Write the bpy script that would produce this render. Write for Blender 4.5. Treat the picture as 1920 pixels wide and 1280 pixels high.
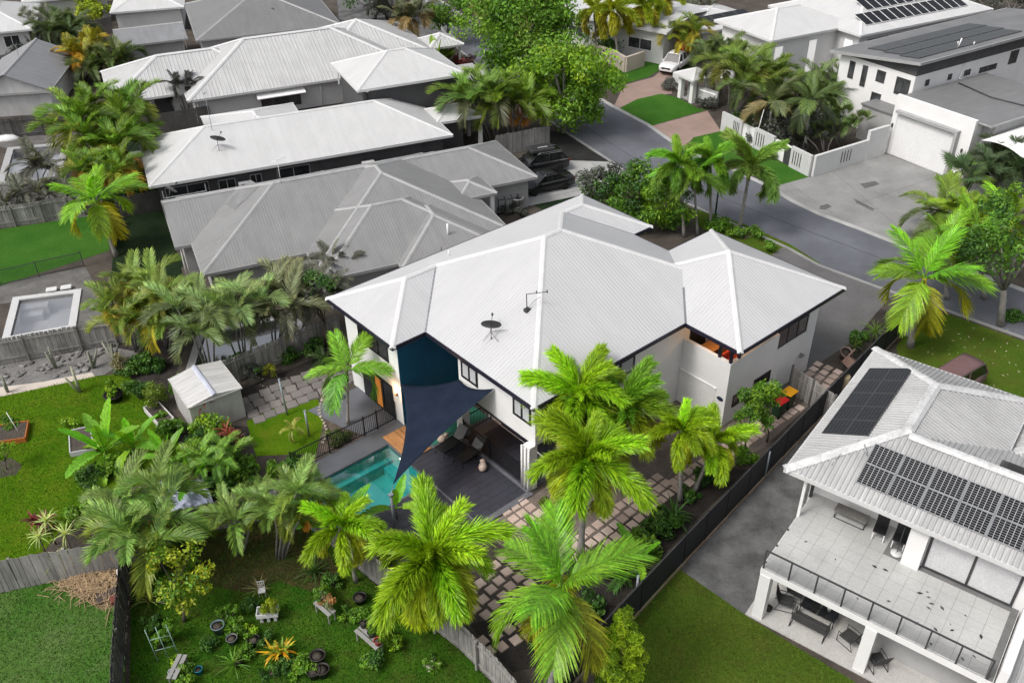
import bpy, bmesh, math, random
from math import sin, cos, pi, radians, sqrt, atan2
from mathutils import Vector, Matrix
scene = bpy.context.scene
for o in list(bpy.data.objects): bpy.data.objects.remove(o)
COL = scene.collection

# ------------------------------------------------------------------ camera
CAM_H, LENS, PITCH, ROLL = 30.7, 31.638, radians(34.392), radians(-0.7875)
FPX = LENS / 36.0 * 1920.0
_R, _F, _U = Vector((1, 0, 0)), Vector((0, cos(PITCH), -sin(PITCH))), Vector((0, sin(PITCH), cos(PITCH)))
CR = _R * cos(ROLL) + _U * sin(ROLL); CU = _U * cos(ROLL) - _R * sin(ROLL)
cam_d = bpy.data.cameras.new('camera'); cam_d.lens = LENS; cam_d.sensor_width = 36
cam_d.clip_start = 0.5; cam_d.clip_end = 3000
cam = bpy.data.objects.new('camera', cam_d); COL.objects.link(cam)
cam.matrix_world = Matrix(((CR.x, CU.x, -_F.x, 0), (CR.y, CU.y, -_F.y, 0), (CR.z, CU.z, -_F.z, CAM_H), (0, 0, 0, 1)))
scene.camera = cam

# ------------------------------------------------------------------ world, sun, exposure
SUN_EL, SUN_AZ = radians(52), radians(238)      # azimuth of the sun measured from +Y clockwise
w = bpy.data.worlds.new('World'); scene.world = w; w.use_nodes = True
nt = w.node_tree; nt.nodes.clear()
sky = nt.nodes.new('ShaderNodeTexSky'); sky.sky_type = 'NISHITA'; sky.sun_disc = False
sky.sun_elevation = SUN_EL; sky.sun_rotation = SUN_AZ; sky.air_density = 1.0; sky.dust_density = 4.5; sky.ozone_density = 0.6
hsv = nt.nodes.new('ShaderNodeHueSaturation'); hsv.inputs['Saturation'].default_value = 0.28
bg = nt.nodes.new('ShaderNodeBackground'); bg.inputs[1].default_value = 0.15
wo = nt.nodes.new('ShaderNodeOutputWorld')
nt.links.new(sky.outputs[0], hsv.inputs['Color']); nt.links.new(hsv.outputs[0], bg.inputs[0]); nt.links.new(bg.outputs[0], wo.inputs[0])
sd = bpy.data.lights.new('sun', 'SUN'); sd.energy = 1.35; sd.angle = radians(13); sd.color = (1, 0.965, 0.91)
so = bpy.data.objects.new('sun', sd); COL.objects.link(so)
sdir = Vector((sin(SUN_AZ) * cos(SUN_EL), cos(SUN_AZ) * cos(SUN_EL), sin(SUN_EL)))
so.rotation_euler = sdir.to_track_quat('Z', 'Y').to_euler(); so.location = (0, 0, 60)
vs = scene.view_settings; vs.view_transform = 'Standard'; vs.look = 'None'; vs.gamma = 1; vs.exposure = 0.28; vs.use_curve_mapping = False
scene.cycles.max_bounces = 5; scene.cycles.diffuse_bounces = 2; scene.cycles.glossy_bounces = 2
scene.cycles.transmission_bounces = 4; scene.cycles.transparent_max_bounces = 6; scene.cycles.caustics_reflective = False; scene.cycles.caustics_refractive = False

# ------------------------------------------------------------------ helpers
def G(px, py, z=0.0):
    """survey point: where the sight line of a photo pixel meets the level z"""
    d = _F + CR * ((px - 960) / FPX) - CU * ((py - 640) / FPX)
    k = (z - CAM_H) / d.z
    return Vector((d.x * k, d.y * k, z))
def srgb(h):
    h = h.lstrip('#'); c = [int(h[i:i + 2], 16) / 255 for i in (0, 2, 4)]
    return tuple((x / 12.92 if x <= 0.04045 else ((x + 0.055) / 1.055) ** 2.4) for x in c)
def tag(o, label=None, cat=None, group=None, kind=None):
    if label: o['label'] = label
    if cat: o['category'] = cat
    if group: o['group'] = group
    if kind: o['kind'] = kind
    return o
def empty(name, loc=(0, 0, 0), rz=0, label=None, cat=None, group=None, kind=None):
    o = bpy.data.objects.new(name, None); COL.objects.link(o); o.location = loc; o.rotation_euler = (0, 0, rz)
    o.empty_display_size = 0.2
    return tag(o, label, cat, group, kind)
def inst(name, mesh, parent=None, loc=(0, 0, 0), rot=(0, 0, 0), scale=(1, 1, 1), color=None):
    o = bpy.data.objects.new(name, mesh); COL.objects.link(o); o.parent = parent
    o.location = loc; o.rotation_euler = rot; o.scale = scale
    if color: o.color = (*color, 1)
    return o
class MB:
    """collects faces; build() links them as one mesh object"""
    def __init__(s): s.v = []; s.f = []; s.uv = {}; s.sm = set(); s.vc = None
    def add(s, pts, faces, smooth=False):
        b = len(s.v); s.v += [tuple(p) for p in pts]
        for f in faces:
            if smooth: s.sm.add(len(s.f))
            s.f.append([b + i for i in f])
        return s
    def poly(s, pts, uv=None):
        b = len(s.v); s.v += [tuple(p) for p in pts]; s.f.append(list(range(b, b + len(pts))))
        if uv: s.uv[len(s.f) - 1] = uv
        return s
    def box(s, c, d, rz=0, ry=0, rx=0):
        m = Matrix.Translation(c) @ Matrix.Rotation(rz, 4, 'Z') @ Matrix.Rotation(ry, 4, 'Y') @ Matrix.Rotation(rx, 4, 'X')
        P = [m @ Vector((x * d[0] / 2, y * d[1] / 2, z * d[2] / 2)) for x in (-1, 1) for y in (-1, 1) for z in (-1, 1)]
        return s.add(P, [(0, 1, 3, 2), (4, 6, 7, 5), (0, 4, 5, 1), (2, 3, 7, 6), (0, 2, 6, 4), (1, 5, 7, 3)])
    def span(s, x0, x1, y0, y1, z0, z1):
        return s.box(((x0 + x1) / 2, (y0 + y1) / 2, (z0 + z1) / 2), (abs(x1 - x0), abs(y1 - y0), abs(z1 - z0)))
    def bar(s, a, b, w, h=None, up=Vector((0, 0, 1))):
        """rectangular bar from a to b, w across, h along up"""
        a, b = Vector(a), Vector(b); h = h or w
        t = (b - a).normalized(); sd_ = t.cross(up)
        if sd_.length < 1e-4: sd_ = t.cross(Vector((1, 0, 0)))
        sd_.normalize(); u2 = sd_.cross(t)
        P = [p + sd_ * (i * w / 2) + u2 * (j * h / 2) for p in (a, b) for i, j in ((-1, -1), (1, -1), (1, 1), (-1, 1))]
        return s.add(P, [(0, 1, 2, 3), (7, 6, 5, 4), (0, 4, 5, 1), (1, 5, 6, 2), (2, 6, 7, 3), (3, 7, 4, 0)])
    def tube(s, pts, rad, n=6, caps=True, smooth=True):
        pts = [Vector(p) for p in pts]
        if not isinstance(rad, (list, tuple)): rad = [rad] * len(pts)
        b = len(s.v); k = len(pts)
        for i, p in enumerate(pts):
            t = (pts[min(i + 1, k - 1)] - pts[max(i - 1, 0)]).normalized()
            a = t.cross(Vector((0, 0, 1)))
            if a.length < 1e-3: a = Vector((1, 0, 0))
            a.normalize(); c = t.cross(a)
            for j in range(n):
                q = 2 * pi * j / n; s.v.append(tuple(p + (a * cos(q) + c * sin(q)) * rad[i]))
        for i in range(k - 1):
            for j in range(n):
                if smooth: s.sm.add(len(s.f))
                s.f.append([b + i * n + j, b + i * n + (j + 1) % n, b + (i + 1) * n + (j + 1) % n, b + (i + 1) * n + j])
        if caps:
            s.f.append([b + j for j in range(n)][::-1]); s.f.append([b + (k - 1) * n + j for j in range(n)])
        return s
    def lathe(s, prof, n=16, c=(0, 0, 0), smooth=True):
        b = len(s.v); k = len(prof)
        for r, z in prof:
            for j in range(n):
                q = 2 * pi * j / n; s.v.append((c[0] + r * cos(q), c[1] + r * sin(q), c[2] + z))
        for i in range(k - 1):
            for j in range(n):
                if smooth: s.sm.add(len(s.f))
                s.f.append([b + i * n + j, b + i * n + (j + 1) % n, b + (i + 1) * n + (j + 1) % n, b + (i + 1) * n + j])
        if prof[0][0] > 1e-4: s.f.append([b + j for j in range(n)][::-1])
        if prof[-1][0] > 1e-4: s.f.append([b + (k - 1) * n + j for j in range(n)])
        return s
    def prism(s, poly, z0, z1):
        n = len(poly); P = [(p[0], p[1], z0) for p in poly] + [(p[0], p[1], z1) for p in poly]
        return s.add(P, [list(range(n))[::-1], list(range(n, 2 * n))] + [(i, (i + 1) % n, n + (i + 1) % n, n + i) for i in range(n)])
    def mesh(s, name, mat=None):
        me = bpy.data.meshes.new(name); me.from_pydata(s.v, [], s.f)
        if s.uv:
            L = me.uv_layers.new(name='UVMap')
            for i, uv in s.uv.items():
                p = me.polygons[i]
                for k, li in enumerate(p.loop_indices): L.data[li].uv = uv[k]
        if s.sm:
            fl = [False] * len(s.f)
            for i in s.sm: fl[i] = True
            me.polygons.foreach_set('use_smooth', fl)
        if s.vc:
            at = me.color_attributes.new('tint', 'FLOAT_COLOR', 'POINT')
            at.data.foreach_set('color', [x for c in s.vc for x in (*c, 1)])
        if mat: me.materials.append(mat)
        me.update(); return me
    def build(s, name, mat, parent=None, loc=(0, 0, 0), rz=0, color=None, fix=False):
        me = s.mesh(name, mat)
        if fix:
            bm = bmesh.new(); bm.from_mesh(me); bmesh.ops.recalc_face_normals(bm, faces=bm.faces); bm.to_mesh(me); bm.free()
        return inst(name, me, parent, loc, (0, 0, rz), color=color)
def bevel(o, wd=0.02, seg=2):
    m = o.modifiers.new('bevel', 'BEVEL'); m.width = wd; m.segments = seg; m.limit_method = 'ANGLE'; return o

# ------------------------------------------------------------------ materials
MATS = {}
def nodes(name):
    m = bpy.data.materials.new(name); m.use_nodes = True; n = m.node_tree; b = n.nodes['Principled BSDF']; return m, n, b
def mathn(n, op, a, b=None, c=None):
    x = n.nodes.new('ShaderNodeMath'); x.operation = op
    for i, v in enumerate((a, b, c)):
        if v is None: continue
        if isinstance(v, (int, float)): x.inputs[i].default_value = v
        else: n.links.new(v, x.inputs[i])
    return x.outputs[0]
def noise(n, vec, scale, detail=4, rough=0.6, dist=0.0):
    x = n.nodes.new('ShaderNodeTexNoise'); x.inputs['Scale'].default_value = scale; x.inputs['Detail'].default_value = detail
    x.inputs['Roughness'].default_value = rough; x.inputs['Distortion'].default_value = dist
    if vec: n.links.new(vec, x.inputs['Vector'])
    return x.outputs[0]
def mixc(n, fac, a, b, mode='MIX'):
    x = n.nodes.new('ShaderNodeMix'); x.data_type = 'RGBA'; x.blend_type = mode
    for i, v in ((0, fac), (6, a), (7, b)):
        if isinstance(v, (int, float)): x.inputs[i].default_value = v
        elif isinstance(v, tuple): x.inputs[i].default_value = (*v, 1)
        else: n.links.new(v, x.inputs[i])
    return x.outputs[2]
def ramp(n, fac, lo, hi):
    x = n.nodes.new('ShaderNodeMapRange'); x.inputs[1].default_value = lo; x.inputs[2].default_value = hi; n.links.new(fac, x.inputs[0]); return x.outputs[0]
def world_pos(n):
    return n.nodes.new('ShaderNodeNewGeometry').outputs['Position']
def bump(n, b, h, strength=0.3, dist=0.02):
    x = n.nodes.new('ShaderNodeBump'); x.inputs['Strength'].default_value = strength; x.inputs['Distance'].default_value = dist
    n.links.new(h, x.inputs['Height']); n.links.new(x.outputs[0], b.inputs['Normal'])
def M(name, col=None, rough=0.7, var=0.15, scale=1.5, fine=12.0, fvar=0.12, metal=0.0, bmp=0.0, bscale=30, spec=0.3, col2=None, emit=None, estr=0, alpha=None, objc=False):
    """general procedural material: two noise octaves over a base colour (or over the object's own colour)"""
    if name in MATS: return MATS[name]
    m, n, b = nodes(name)
    if isinstance(col, str): col = srgb(col)
    if isinstance(col2, str): col2 = srgb(col2)
    p = world_pos(n)
    if objc:
        base = n.nodes.new('ShaderNodeObjectInfo').outputs['Color']
        lo = mixc(n, 1.0, base, (1 - var,) * 3, 'MULTIPLY'); hi = base
        c1 = mixc(n, ramp(n, noise(n, p, scale), 0.3, 0.7), lo, hi)
    else:
        lo = tuple(x * (1 - var) for x in col); hi = tuple(min(1, x * (1 + var)) for x in (col2 or col))
        c1 = mixc(n, ramp(n, noise(n, p, scale), 0.3, 0.7), lo, hi)
    f = noise(n, p, fine, 3)
    g = n.nodes.new('ShaderNodeMapRange'); g.inputs[1].default_value = 0.25; g.inputs[2].default_value = 0.75
    g.inputs[3].default_value = 1 - fvar; g.inputs[4].default_value = 1 + fvar; n.links.new(f, g.inputs[0])
    c2 = mixc(n, 1.0, c1, g.outputs[0], 'MULTIPLY')
    n.links.new(c2, b.inputs['Base Color']); b.inputs['Roughness'].default_value = rough; b.inputs['Metallic'].default_value = metal
    b.inputs['Specular IOR Level'].default_value = spec
    if bmp: bump(n, b, noise(n, p, bscale, 3), bmp, 0.03)
    if emit:
        b.inputs['Emission Color'].default_value = (*emit, 1); b.inputs['Emission Strength'].default_value = estr
    MATS[name] = m; return m
def roof_mat(name, col, pitch=0.19, rib=0.3, rough=0.45, dirt=0.10, spec=0.35, prof='trap', bs=1.0):
    """ribbed sheet steel: ribs run up the slope (UV in metres, u along the eave)"""
    m, n, b = nodes(name); col = srgb(col) if isinstance(col, str) else col
    uv = n.nodes.new('ShaderNodeUVMap').outputs[0]
    sep = n.nodes.new('ShaderNodeSeparateXYZ'); n.links.new(uv, sep.inputs[0])
    fr = mathn(n, 'FRACT', mathn(n, 'DIVIDE', sep.outputs[0], pitch))
    tri = mathn(n, 'ABSOLUTE', mathn(n, 'SUBTRACT', fr, 0.5))
    if prof == 'trap':
        x = n.nodes.new('ShaderNodeMapRange'); x.interpolation_type = 'SMOOTHSTEP'; x.inputs[1].default_value = 0.12; x.inputs[2].default_value = 0.34; x.inputs[3].default_value = 1; x.inputs[4].default_value = 0; n.links.new(tri, x.inputs[0]); h = x.outputs[0]
    else:
        h = mathn(n, 'SINE', mathn(n, 'MULTIPLY', fr, 2 * pi))
    mp = n.nodes.new('ShaderNodeMapping'); mp.inputs['Scale'].default_value = (1.3, 0.22, 1); n.links.new(uv, mp.inputs[0])
    d = noise(n, mp.outputs[0], 1.6, 5, 0.65); p = world_pos(n); d2 = noise(n, p, 0.5, 4)
    # sheet laps every 4 ribs differ a touch
    sh = n.nodes.new('ShaderNodeTexWhiteNoise'); sh.noise_dimensions = '1D'; n.links.new(mathn(n, 'FLOOR', mathn(n, 'DIVIDE', sep.outputs[0], pitch * 4)), sh.inputs['W'])
    k = mathn(n, 'MULTIPLY_ADD', ramp(n, d, 0.35, 0.75), -dirt, 1.0)
    k = mathn(n, 'MULTIPLY', k, mathn(n, 'MULTIPLY_ADD', ramp(n, d2, 0.3, 0.7), dirt * 0.6, 1 - dirt * 0.6))
    k = mathn(n, 'MULTIPLY', k, mathn(n, 'MULTIPLY_ADD', sh.outputs[0], 0.035, 0.965))
    n.links.new(mixc(n, 1.0, col, k, 'MULTIPLY'), b.inputs['Base Color'])
    b.inputs['Roughness'].default_value = rough; b.inputs['Specular IOR Level'].default_value = spec
    bump(n, b, h, rib * bs * 0.35, 0.02)
    MATS[name] = m; return m
def wood_mat(name, col, var=0.35, objr=True):
    m, n, b = nodes(name); col = srgb(col) if isinstance(col, str) else col
    tc = n.nodes.new('ShaderNodeTexCoord'); oi = n.nodes.new('ShaderNodeObjectInfo')
    p = world_pos(n)
    mp = n.nodes.new('ShaderNodeMapping'); mp.inputs['Scale'].default_value = (14, 14, 1.1); n.links.new(p, mp.inputs[0])
    g = noise(n, mp.outputs[0], 1.0, 5, 0.7, 0.4); g2 = noise(n, p, 0.8, 3)
    k = mathn(n, 'MULTIPLY_ADD', ramp(n, g, 0.3, 0.7), var * 1.4, 1 - var)
    k = mathn(n, 'MULTIPLY', k, mathn(n, 'MULTIPLY_ADD', oi.outputs['Random'], 0.45, 0.75))
    k = mathn(n, 'MULTIPLY', k, mathn(n, 'MULTIPLY_ADD', ramp(n, g2, 0.3, 0.7), 0.4, 0.8))
    n.links.new(mixc(n, 1.0, col, k, 'MULTIPLY'), b.inputs['Base Color']); b.inputs['Roughness'].default_value = 0.85; b.inputs['Specular IOR Level'].default_value = 0.15
    bump(n, b, g, 0.4, 0.01); MATS[name] = m; return m
def leaf_mat(name, rough=0.42, trans=0.30, vcol=False, var=0.35, scale=9.0):
    """foliage: colour comes from the plant part (object colour) or the per-leaf tint, with mottling"""
    m, n, b = nodes(name)
    if vcol:
        a = n.nodes.new('ShaderNodeAttribute'); a.attribute_name = 'tint'; base = mixc(n, 1.0, a.outputs['Color'], (1.4, 1.4, 1.4), 'MULTIPLY')
    else:
        oi = n.nodes.new('ShaderNodeObjectInfo')
        h = n.nodes.new('ShaderNodeHueSaturation'); n.links.new(oi.outputs['Color'], h.inputs['Color'])
        n.links.new(mathn(n, 'MULTIPLY_ADD', oi.outputs['Random'], 0.024, 0.490), h.inputs['Hue'])
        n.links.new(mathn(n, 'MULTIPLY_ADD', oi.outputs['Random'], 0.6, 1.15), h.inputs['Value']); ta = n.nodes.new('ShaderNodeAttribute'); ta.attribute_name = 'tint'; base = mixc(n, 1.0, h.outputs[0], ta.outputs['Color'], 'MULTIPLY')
    p = world_pos(n)
    c = mixc(n, ramp(n, noise(n, p, scale, 3), 0.3, 0.7), mixc(n, 1.0, base, (1 - var,) * 3, 'MULTIPLY'), mixc(n, 1.0, base, (1 + var,) * 3, 'MULTIPLY'))
    n.links.new(c, b.inputs['Base Color']); b.inputs['Roughness'].default_value = rough; b.inputs['Specular IOR Level'].default_value = 0.35
    t = n.nodes.new('ShaderNodeBsdfTranslucent'); n.links.new(mixc(n, 1.0, c, (1.25, 1.25, 0.6), 'MULTIPLY'), t.inputs[0])
    x = n.nodes.new('ShaderNodeMixShader'); x.inputs[0].default_value = trans
    out = n.nodes['Material Output']; n.links.new(b.outputs[0], x.inputs[1]); n.links.new(t.outputs[0], x.inputs[2]); n.links.new(x.outputs[0], out.inputs[0])
    MATS[name] = m; return m
def grass_mat(name, cols, scale=0.35, fine=40, dry=None, dryamt=0.3):
    m, n, b = nodes(name); p = world_pos(n); cols = [srgb(c) if isinstance(c, str) else c for c in cols]
    c = mixc(n, ramp(n, noise(n, p, scale, 5, 0.65), 0.35, 0.65), cols[0], cols[1])
    f = noise(n, p, fine, 4, 0.75); f2 = noise(n, p, 7, 4, 0.7)
    if dry: c = mixc(n, mathn(n, 'MULTIPLY', ramp(n, noise(n, p, scale * 1.7 + 0.2, 5, 0.7, 0.5), 0.48, 0.72), dryamt), c, srgb(dry))
    g = mathn(n, 'MULTIPLY', mathn(n, 'MULTIPLY_ADD', ramp(n, f, 0.25, 0.75), 0.9, 0.55), mathn(n, 'MULTIPLY_ADD', ramp(n, f2, 0.25, 0.75), 0.45, 0.78))
    n.links.new(mixc(n, 1.0, c, g, 'MULTIPLY'), b.inputs['Base Color']); b.inputs['Roughness'].default_value = 0.95; b.inputs['Specular IOR Level'].default_value = 0.0
    bump(n, b, mathn(n, 'ADD', f, mathn(n, 'MULTIPLY', f2, 0.6)), 0.9, 0.06); MATS[name] = m; return m
def glass_mat(name, col=(0.02, 0.022, 0.025), rough=0.06, spec=0.6):
    m, n, b = nodes(name); b.inputs['Base Color'].default_value = (*col, 1); b.inputs['Roughness'].default_value = rough; b.inputs['Specular IOR Level'].default_value = spec
    p = world_pos(n); n.links.new(mixc(n, ramp(n, noise(n, p, 1.2, 2), 0.35, 0.65), tuple(x * 0.6 for x in col), tuple(x * 1.6 for x in col)), b.inputs['Base Color'])
    MATS[name] = m; return m

roof_white = roof_mat('roof_white', (0.52, 0.52, 0.53), dirt=0.07)
roof_pale = roof_mat('roof_pale', (0.55, 0.55, 0.55), pitch=0.30, rib=0.75, dirt=0.22)
roof_clean = roof_mat('roof_clean', (0.58, 0.58, 0.58), dirt=0.12)
roof_grey = roof_mat('roof_grey', (0.275, 0.275, 0.275), rib=0.45, dirt=0.2)
roof_dark = roof_mat('roof_dark', (0.21, 0.21, 0.212), rib=0.3, dirt=0.2)
roof_slate = roof_mat('roof_slate', (0.27, 0.275, 0.285), rib=0.3, dirt=0.25)
roof_worn = roof_mat('roof_worn', (0.53, 0.53, 0.53), pitch=0.20, rib=0.8, dirt=0.38)
roof_shed = roof_mat('roof_shed', (0.66, 0.65, 0.64), pitch=0.35, rib=0.3, dirt=0.3)
cap_white = M('cap_white', (0.60, 0.60, 0.60), 0.45, 0.05, 1.0, 6, 0.05)
cap_worn = M('cap_worn', (0.54, 0.54, 0.54), 0.5, 0.2, 1.5, 6, 0.12)
cap_grey = M('cap_grey', (0.34, 0.34, 0.34), 0.5, 0.1, 1.0, 6, 0.08)
white_wall = M('white_wall', (0.76, 0.755, 0.75), 0.8, 0.05, 0.6, 25, 0.03, bmp=0.12, bscale=60)
render_grey = M('render_grey', (0.36, 0.36, 0.36), 0.85, 0.1, 0.6, 20, 0.06, bmp=0.1)
wall_dark = M('wall_dark', (0.075, 0.075, 0.077), 0.8, 0.1, 0.7, 20, 0.08)
wall_pale = M('wall_pale', (0.60, 0.60, 0.60), 0.8, 0.06, 0.6, 20, 0.05)
wall_beige = M('wall_beige', (0.55, 0.47, 0.41), 0.8, 0.08, 0.6, 20, 0.05)
blue_wall = M('blue_wall', (0.010, 0.085, 0.16), 0.6, 0.14, 0.7, 10, 0.05)
fascia_navy = M('fascia_navy', (0.018, 0.016, 0.03), 0.4, 0.1)
black_metal = M('black_metal', (0.012, 0.012, 0.014), 0.45, 0.2, spec=0.4)
dark_metal = M('dark_metal', (0.05, 0.05, 0.053), 0.5, 0.2, spec=0.4)
grey_metal = M('grey_metal', (0.30, 0.31, 0.32), 0.4, 0.15, metal=0.6)
white_metal = M('white_metal', (0.78, 0.78, 0.78), 0.4, 0.05)
galv = M('galv', (0.36, 0.40, 0.43), 0.4, 0.15, metal=0.5)
glass = glass_mat('glass'); glass_soft = glass_mat('glass_soft', (0.05, 0.052, 0.055), 0.1)
blind = M('blind', (0.55, 0.55, 0.56), 0.7, 0.05)
louvre = M('louvre', (0.45, 0.46, 0.48), 0.3, 0.08, spec=0.5)
wood_grey = wood_mat('wood_grey', (0.30, 0.29, 0.275)); wood_dark = wood_mat('wood_dark', (0.135, 0.13, 0.125)); wood_warm = wood_mat('wood_warm', (0.40, 0.20, 0.085), 0.25)
wood_brown = wood_mat('wood_brown', (0.26, 0.20, 0.15))
objmat = M('painted', None, 0.55, 0.15, 3, 20, 0.06, objc=True)
objgloss = M('gloss_paint', None, 0.22, 0.05, 2, 20, 0.03, objc=True, spec=0.5)
leafm = leaf_mat('leaf'); leafv = leaf_mat('leaf_crown', vcol=True, trans=0.22)
trunk_grey = M('trunk_grey', (0.27, 0.255, 0.235), 0.9, 0.25, 3, 18, 0.25, bmp=0.5)
trunk_brown = M('trunk_brown', (0.13, 0.105, 0.08), 0.9, 0.3, 3, 18, 0.3, bmp=0.6)
# ================================================================== main house frame
HX, HY, HYAW, HE, HT = -9.85, 40.84, radians(40.377), 5.7, 0.4587
def HL(u, v, z=0):   # main-house local (u along the back eave, v towards the pool side) to world
    return Vector((HX + u * cos(HYAW) + v * sin(HYAW), HY + u * sin(HYAW) - v * cos(HYAW), z))
# ================================================================== ground, road, lawns
from mathutils.geometry import tessellate_polygon
asphalt = M('asphalt', (0.125, 0.130, 0.150), 0.85, 0.26, 0.22, 45, 0.30, bmp=0.5, bscale=120)
dark_tar = M('dark_tar', (0.115, 0.115, 0.115), 0.9, 0.45, 0.9, 30, 0.45, bmp=0.6, bscale=60)
concrete = M('concrete', (0.33, 0.33, 0.325), 0.85, 0.2, 0.5, 24, 0.16, bmp=0.2)
exposed = M('exposed', (0.25, 0.25, 0.247), 0.9, 0.2, 0.35, 40, 0.45, bmp=0.4, bscale=90)
cobble = M('cobble', (0.125, 0.122, 0.124), 0.85, 0.15, 0.5, 26, 0.25, bmp=0.6, bscale=40)
redpave = M('redpave', (0.30, 0.215, 0.185), 0.85, 0.12, 0.6, 35, 0.15)
soil = M('soil', (0.072, 0.060, 0.050), 0.95, 0.35, 0.6, 14, 0.45, bmp=1.0, bscale=18)
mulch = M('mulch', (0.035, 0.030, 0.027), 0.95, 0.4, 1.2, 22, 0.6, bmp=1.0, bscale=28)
gravel = M('gravel', (0.17, 0.165, 0.16), 0.95, 0.3, 1.0, 12, 0.5, bmp=1.0, bscale=14)
dirt_grey = M('dirt_grey', (0.13, 0.125, 0.12), 0.95, 0.3, 0.8, 14, 0.4, bmp=0.8, bscale=20)
sand = M('sand', (0.52, 0.46, 0.40), 0.95, 0.12, 1.0, 30, 0.15)
grass_bright = grass_mat('grass_bright', [(0.060, 0.150, 0.006), (0.105, 0.195, 0.010)], dry='#7a7a28', dryamt=0.45)
grass_deep = grass_mat('grass_deep', [(0.030, 0.105, 0.009), (0.068, 0.145, 0.014)], 0.5, dry='#5a4b30', dryamt=0.55)
grass_near = grass_mat('grass_near', [(0.050, 0.155, 0.018), (0.105, 0.19, 0.045)], 0.28, dry='#7d8460', dryamt=0.4)
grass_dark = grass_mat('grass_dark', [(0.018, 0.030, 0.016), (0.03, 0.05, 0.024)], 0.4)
grass_turf = grass_mat('grass_turf', [(0.040, 0.125, 0.018), (0.065, 0.16, 0.026)], 0.3)
grass_olive = grass_mat('grass_olive', [(0.062, 0.125, 0.014), (0.105, 0.150, 0.022)], 0.3, dry='#5a4a2c', dryamt=0.45)
def sheet(name, pts, z, mat, world=False, kind='structure'):
    P = [Vector(p) for p in pts] if world else [G(*p) for p in pts]
    tri = tessellate_polygon([[Vector((p[0], p[1], 0)) for p in P]])
    mb = MB(); mb.add([(p[0], p[1], z) for p in P], [t for t in tri])
    o = mb.build(name, mat, fix=False); me = o.data
    if me.polygons and me.polygons[0].normal.z < 0:
        me.flip_normals()
    o['kind'] = kind; return o
# pools (water outline in world XY); the ground sheet has a hole for each
POOLS = {
 'ours': [HL(-7.6, 6.25), HL(-0.9, 6.25), HL(-0.9, 9.95), HL(-7.6, 9.95)],
 'left': [G(37, 564), G(139, 551), G(129, 612), G(20, 632)],
 'far': [G(25.8, 281.6), G(117, 273), G(103, 333), G(8.6, 342)],
 'mid': [G(383, 629), G(543, 597), G(575, 640), G(365, 690)],
}
def ground_with_holes():
    outer = [Vector((-420, -140, 0)), Vector((420, -140, 0)), Vector((420, 520, 0)), Vector((-420, 520, 0))]
    loops = [outer] + [[Vector((p.x, p.y, 0)) for p in h] for h in POOLS.values()]
    tri = tessellate_polygon(loops); P = [p for l in loops for p in l]
    mb = MB(); mb.add([tuple(p) for p in P], [t for t in tri]); o = mb.build('ground', soil); o['kind'] = 'structure'
    bm = bmesh.new(); bm.from_mesh(o.data)
    for f in bm.faces:
        if f.normal.z < 0: f.normal_flip()
    bm.to_mesh(o.data); bm.free(); return o
ground_with_holes()
near_px = [(790, -20), (822, 40), (848, 80), (909, 131), (985, 190), (1056, 242), (1144, 299), (1191, 332), (1290, 380), (1404, 430), (1481, 464), (1538, 496), (1649, 537), (1743, 568), (1920, 631), (2150, 710)]
far_px = [(800, -14), (845, 17), (872, 34), (960, 92), (1050, 145), (1147, 201), (1211, 235), (1268, 275), (1360, 315), (1438, 351), (1481, 378), (1535, 404), (1606, 430), (1649, 447), (1760, 490), (1920, 548), (2150, 630)]
road = sheet('road', near_px + far_px[::-1], 0.006, asphalt)
def kerb(pts, side, wdt=0.32):
    P = [G(*p) for p in pts]; mb = MB()
    Q = []
    for i, p in enumerate(P):
        t = (P[min(i + 1, len(P) - 1)] - P[max(i - 1, 0)]).normalized(); n = Vector((-t.y, t.x, 0)) * side
        Q.append((p, p + n * wdt * 0.45, p + n * wdt))
    for a, b in zip(Q, Q[1:]):
        for z0, z1, i, j in ((0.012, 0.05, 0, 1), (0.05, 0.11, 1, 2)):
            mb.poly([(*a[i].xy, z0), (*b[i].xy, z0), (*b[j].xy, z1), (*a[j].xy, z1)])
        mb.poly([(*a[2].xy, 0.11), (*b[2].xy, 0.11), (*b[2].xy, -0.02), (*a[2].xy, -0.02)])
    o = mb.build('kerb', concrete, fix=True); o['kind'] = 'structure'; return o
kerb(near_px, -1); kerb(far_px, 1)
# lawns and beds (each a thin sheet a few mm above the one below)
sheet('lawn', [(-260, 1130), (0, 1112), (78, 1093), (160, 1080), (236, 1062), (234, 1290), (232, 1420), (-260, 1420)], 0.010, grass_near)
sheet('lawn', [(248, 1040), (330, 1012), (430, 990), (556, 968), (640, 1040), (700, 1092), (862, 1217), (960, 1320), (960, 1420), (240, 1420)], 0.010, grass_deep)
sheet('lawn', [(-260, 790), (0, 742), (170, 706), (238, 700), (320, 800), (345, 850), (300, 900), (180, 930), (110, 1000), (80, 1035), (-260, 1110)], 0.012, grass_bright)
sheet('lawn', [(-40, 438), (0, 430), (120, 412), (205, 400), (205, 470), (0, 536), (-60, 545)], 0.010, grass_turf)
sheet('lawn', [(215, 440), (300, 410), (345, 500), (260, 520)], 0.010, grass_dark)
sheet('lawn', [(462, 790), (520, 762), (596, 748), (608, 790), (592, 850), (480, 855)], 0.014, grass_bright)
sheet('lawn', [(1120, 1180), (1200, 1096), (1262, 1058), (1404, 1157), (1520, 1228), (1640, 1300), (1640, 1500), (1100, 1500)], 0.012, grass_olive)
sheet('verge', [(1726, 585), (1780, 590), (1920, 640), (2150, 716), (2150, 860), (1830, 760), (1690, 690), (1680, 650)], 0.012, grass_olive)
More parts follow.
